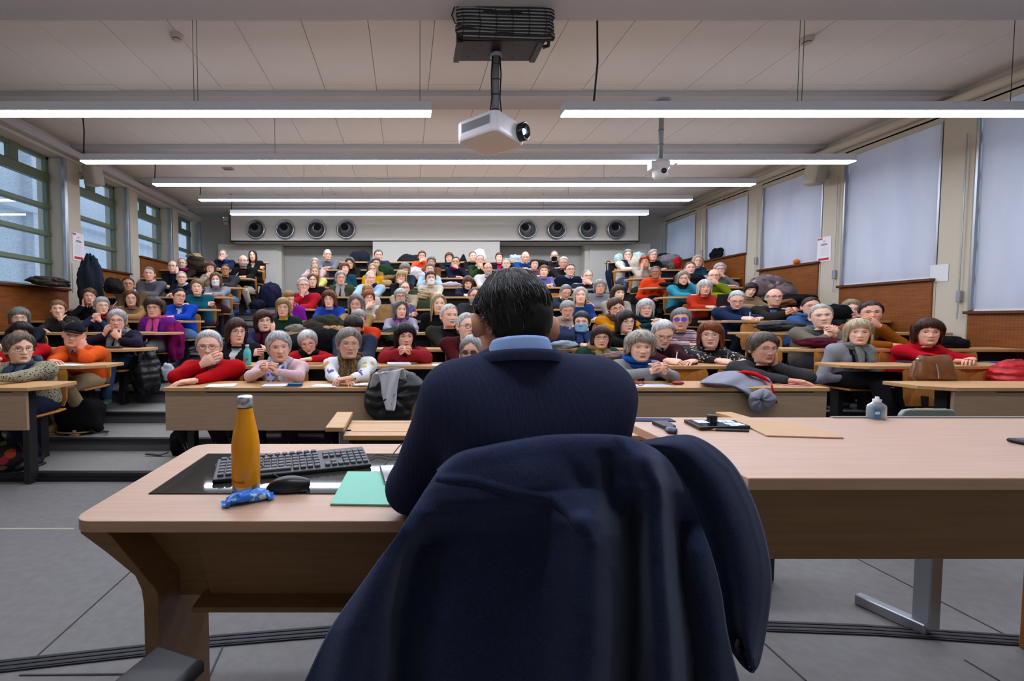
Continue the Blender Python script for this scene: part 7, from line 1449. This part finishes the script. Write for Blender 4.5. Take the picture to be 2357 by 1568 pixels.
# ---------------------------------------------------------------- projector on its ceiling mount
PY = 3.92; pm = np.array(atY(1140, 262, PY)); mz = atY(1140, 139, 4.03)[2]
e = empty('projector_mount', (pm[0], PY, ZC-.03), 'black ceiling mount plate with coiled cables and grey pole', 'projector mount'); mo = np.array(e.location)
xa_, xb_ = atY(1044, 139, 4.03)[0]-mo[0], atY(1232, 139, 4.03)[0]-mo[0]; zz = mz-mo[2]
MB().rbox(xa_, xb_, -.16, .12, zz, zz+.012, .002).build('plate', plain('2a2320', .5, .3, name='brown_black_steel'), e)
for xx in (xa_, xb_-.05): MB().rbox(xx, xx+.05, -.165, .125, zz-.012, zz+.03, .002).build('edge_channel', m_steel, e)
MB().rbox(xa_+.02, xb_-.02, -.15, .10, zz+.012, 0, .004).build('mount_box', m_dark, e)
for x, y in ((-.25, -.05), (-.2, -.1), (-.1, .03), (.08, -.1), (.2, .05), (.27, -.07), (-.28, .06), (.12, .08)): MB().lathe([(.0005, -.003), (.007, -.003), (.008, 0)], 8, c=(x+.05, y, zz)).build('bolt', m_black, e)
MB().tube([(0, 0, zz), (0, 0, atY(1130, 312, PY)[2]-mo[2]+.085)], .033, 18).build('pole', plain('83878c', .45, .2, name='grey_pole_paint'), e, True); MB().lathe([(.05, zz-.012), (.05, zz-.035), (.036, zz-.04)], 18).build('pole_collar', plain('83878c', .45, .2, name='grey_pole_paint'), e, True)
for k in range(4): z = zz-.1-.13*k; MB().tube([(.036*cos(a), .036*sin(a), z+.01*sin(a)) for a in np.linspace(0, 2*pi, 17)[:-1]], .004, 5, closed=True).build('cable_tie', m_black, e)
for s in (-1, 1): MB().tube([(s*.03, -.02, zz), (s*.042, -.025, zz-.2), (s*.036, -.02, zz-.4), (s*.05, -.02, pm[2]-mo[2]-.0)], .006, 6).build('pole_cable', m_black, e, True)
m_cab = plain('8b8b8e', .45, name='grey_cable'); mb, mb2 = MB(), MB(); cz0, cz1 = zz+.03, atY(1140, 26, 3.72)[2]-mo[2]
for k in range(8):
    z = cz0+(cz1-cz0)*k/7; j = rng.normal(size=4)*.006
    for dz_, mm, r in ((0, mb, .0085), (-.017, mb2, .010), (.014, mb2, .008)):
        a0, b0 = xa_-.01+j[0], xb_+.06+j[1]; P = [(a0+.05, -.19, z+dz_), (a0, -.195, z+.018+dz_), (a0+.07, -.20, z+.03+j[2]+dz_), (0, -.20, z+.018+j[3]+dz_), (b0-.12, -.20, z+.008+dz_), (b0-.03, -.20, z+dz_-j[2]), (b0, -.195, z-.012+dz_), (b0-.06, -.19, z-.025+dz_), (0, -.19, z-.015+dz_), (a0+.05, -.19, z-.004+dz_)]
        mm.tube(pl(P, np.linspace(0, 1, 46)), r, 6)
mb.build('grey_cable_coil', m_cab, e, True); mb2.build('black_cable_coil', m_black, e, True)
for k in range(6): x = xa_+.04+(xb_-xa_)*k/5.4; MB().tube([(x, -.215, cz0-.03), (x+.01, -.218, (cz0+cz1)/2), (x-.005, -.215, cz1+.02)], .0028, 5).build('cable_tie', m_black, e)
MB().tube([(xa_+.1, -.19, cz1), (xa_+.06, -.19, cz1+.05), (xa_+.05, -.2, cz1+.12), (xa_+.06, -.17, .0+.02)], .014, 8).build('black_cable', m_black, e, True); MB().tube([(xa_+.06, -.19, cz1+.14), (xa_-.02, -.2, cz1+.05), (xa_-.05, -.2, cz1-.03), (xa_-.02, -.2, cz1-.1)], .006, 6).build('black_cable', m_black, e, True)
MB().tube([(xb_-.0, -.18, cz0+.0), (xb_+.03, -.17, cz0-.02), (xb_+.035, -.15, cz0-.06), (xb_+.0, -.12, cz0-.055)], .016, 8).build('cable_end', m_black, e, True)
pr_ = np.array(atY(1130, 312, PY)); e = empty('projector', (pr_[0], PY, pr_[2]), 'white ceiling projector with glowing blue lens', 'projector', rz=radians(46)); m_pw = plain('d8d8dc', .4, name='projector_shell')
def rr(w, d, r): return [(sx*(w-r)+r*cos(a0+q), sy*(d-r)+r*sin(a0+q)) for sx, sy, a0 in ((1, 1, 0), (-1, 1, pi/2), (-1, -1, pi), (1, -1, 1.5*pi)) for q in np.linspace(0, pi/2, 6)]
n_ = 24; P = []
for z, s in ((.085, .93), (.09, .97), (.08, 1), (-.04, 1), (-.062, .985), (-.075, .955), (-.078, .92)): P.append([(x*s, y*s, z) for x, y in rr(.245, .205, .06)])
mb = MB(); mb.grid(np.array(P), wv=True, flip=True); mb.add(P[0], [tuple(range(n_))]); mb.add(P[-1], [tuple(range(n_-1, -1, -1))]); mb.build('shell', m_pw, e, False)
MB().box(-.2465, -.244, -.15, .14, -.015, .06).build('side_grille', plain('a4a6aa', .6, name='grille_grey'), e); mb = MB()
for k in range(10): mb.box(-.2485, -.246, -.145, .135, -.012+.007*k, -.0085+.007*k)
mb.build('vent_slats', plain('77797e', .6, name='grille_dark'), e)['kind'] = 'stuff'
MB().lathe([(.075, -.03), (.078, .05), (.070, .058), (.060, .045), (.055, .02)], 28, c=(.15, -.205, .01), R=rotx(pi/2)).build('lens_barrel', plain('14171c', .25, name='lens_black'), e, True); MB().lathe([(.0005, .034), (.03, .030), (.056, .018)], 24, c=(.15, -.205, .01), R=rotx(pi/2)).build('lens', plain('0d2f52', .05, .0, .8, name='lens_glass'), e, True); MB().lathe([(.0005, .046), (.022, .040), (.026, .030)], 20, c=(.15, -.205, .01), R=rotx(pi/2)).build('lens_light', glow('bfe4ff', 14, 'projector_beam'), e, True)
MB().rbox(-.05, .05, -.05, .05, .085, .105, .004).build('mount_bracket', m_alu, e); MB().tube([(.1, .0, .09), (.1, .0, .12)], .01, 8).build('mount_screw', m_alu, e); MB().tube([(-.18, -.05, .09), (-.18, -.05, .108)], .012, 8).build('foot_screw', m_alu, e)
# ceiling camera
CY = 5.25; t0 = np.array(atY(1523, 250, CY)); cb = np.array(atY(1517, 392, CY)); e = empty('ceiling_camera', (t0[0], CY, ZC-.09), 'white dome conference camera hanging on a grey pole', 'camera'); o_ = np.array(e.location)
MB().rbox(-.07, .07, -.06, .06, -.02, 0, .004).build('base_plate', m_alu, e); MB().tube([(0, 0, -.01), (0, 0, cb[2]-o_[2]+.12)], .026, 14).build('pole', plain('8e9092', .45, .2, name='grey_pole_paint'), e, True)
for k in range(4): MB().tube([(.029*cos(a), .029*sin(a), -.15-.17*k) for a in np.linspace(0, 2*pi, 13)[:-1]], .003, 5, closed=True).build('cable_tie', m_black, e)
zc = cb[2]-o_[2]; MB().lathe([(.03, zc+.13), (.095, zc+.10), (.105, zc+.07), (.10, zc+.03), (.085, zc+.02), (.08, zc-.06), (.06, zc-.105), (.0005, zc-.118)], 28).build('body', m_white, e, True); MB().lathe([(.0005, .012), (.03, .010), (.036, -.01)], 20, c=(0, -.075, zc-.03), R=rotx(pi/2)).build('lens', plain('0a0a0c', .1, name='lens_black'), e, True); MB().rbox(-.13, -.08, -.05, .05, zc+.0, zc+.10, .006).build('side_arm', m_white, e); MB().rbox(.09, .20, -.02, .03, zc+.02, zc+.045, .004, R=roty(-.3)).build('antenna', m_white, e) if False else MB().prism([(.10, zc+.01), (.20, zc+.07), (.19, zc+.09), (.11, zc+.04)], 'y', -.01, .02).build('antenna', m_white, e)
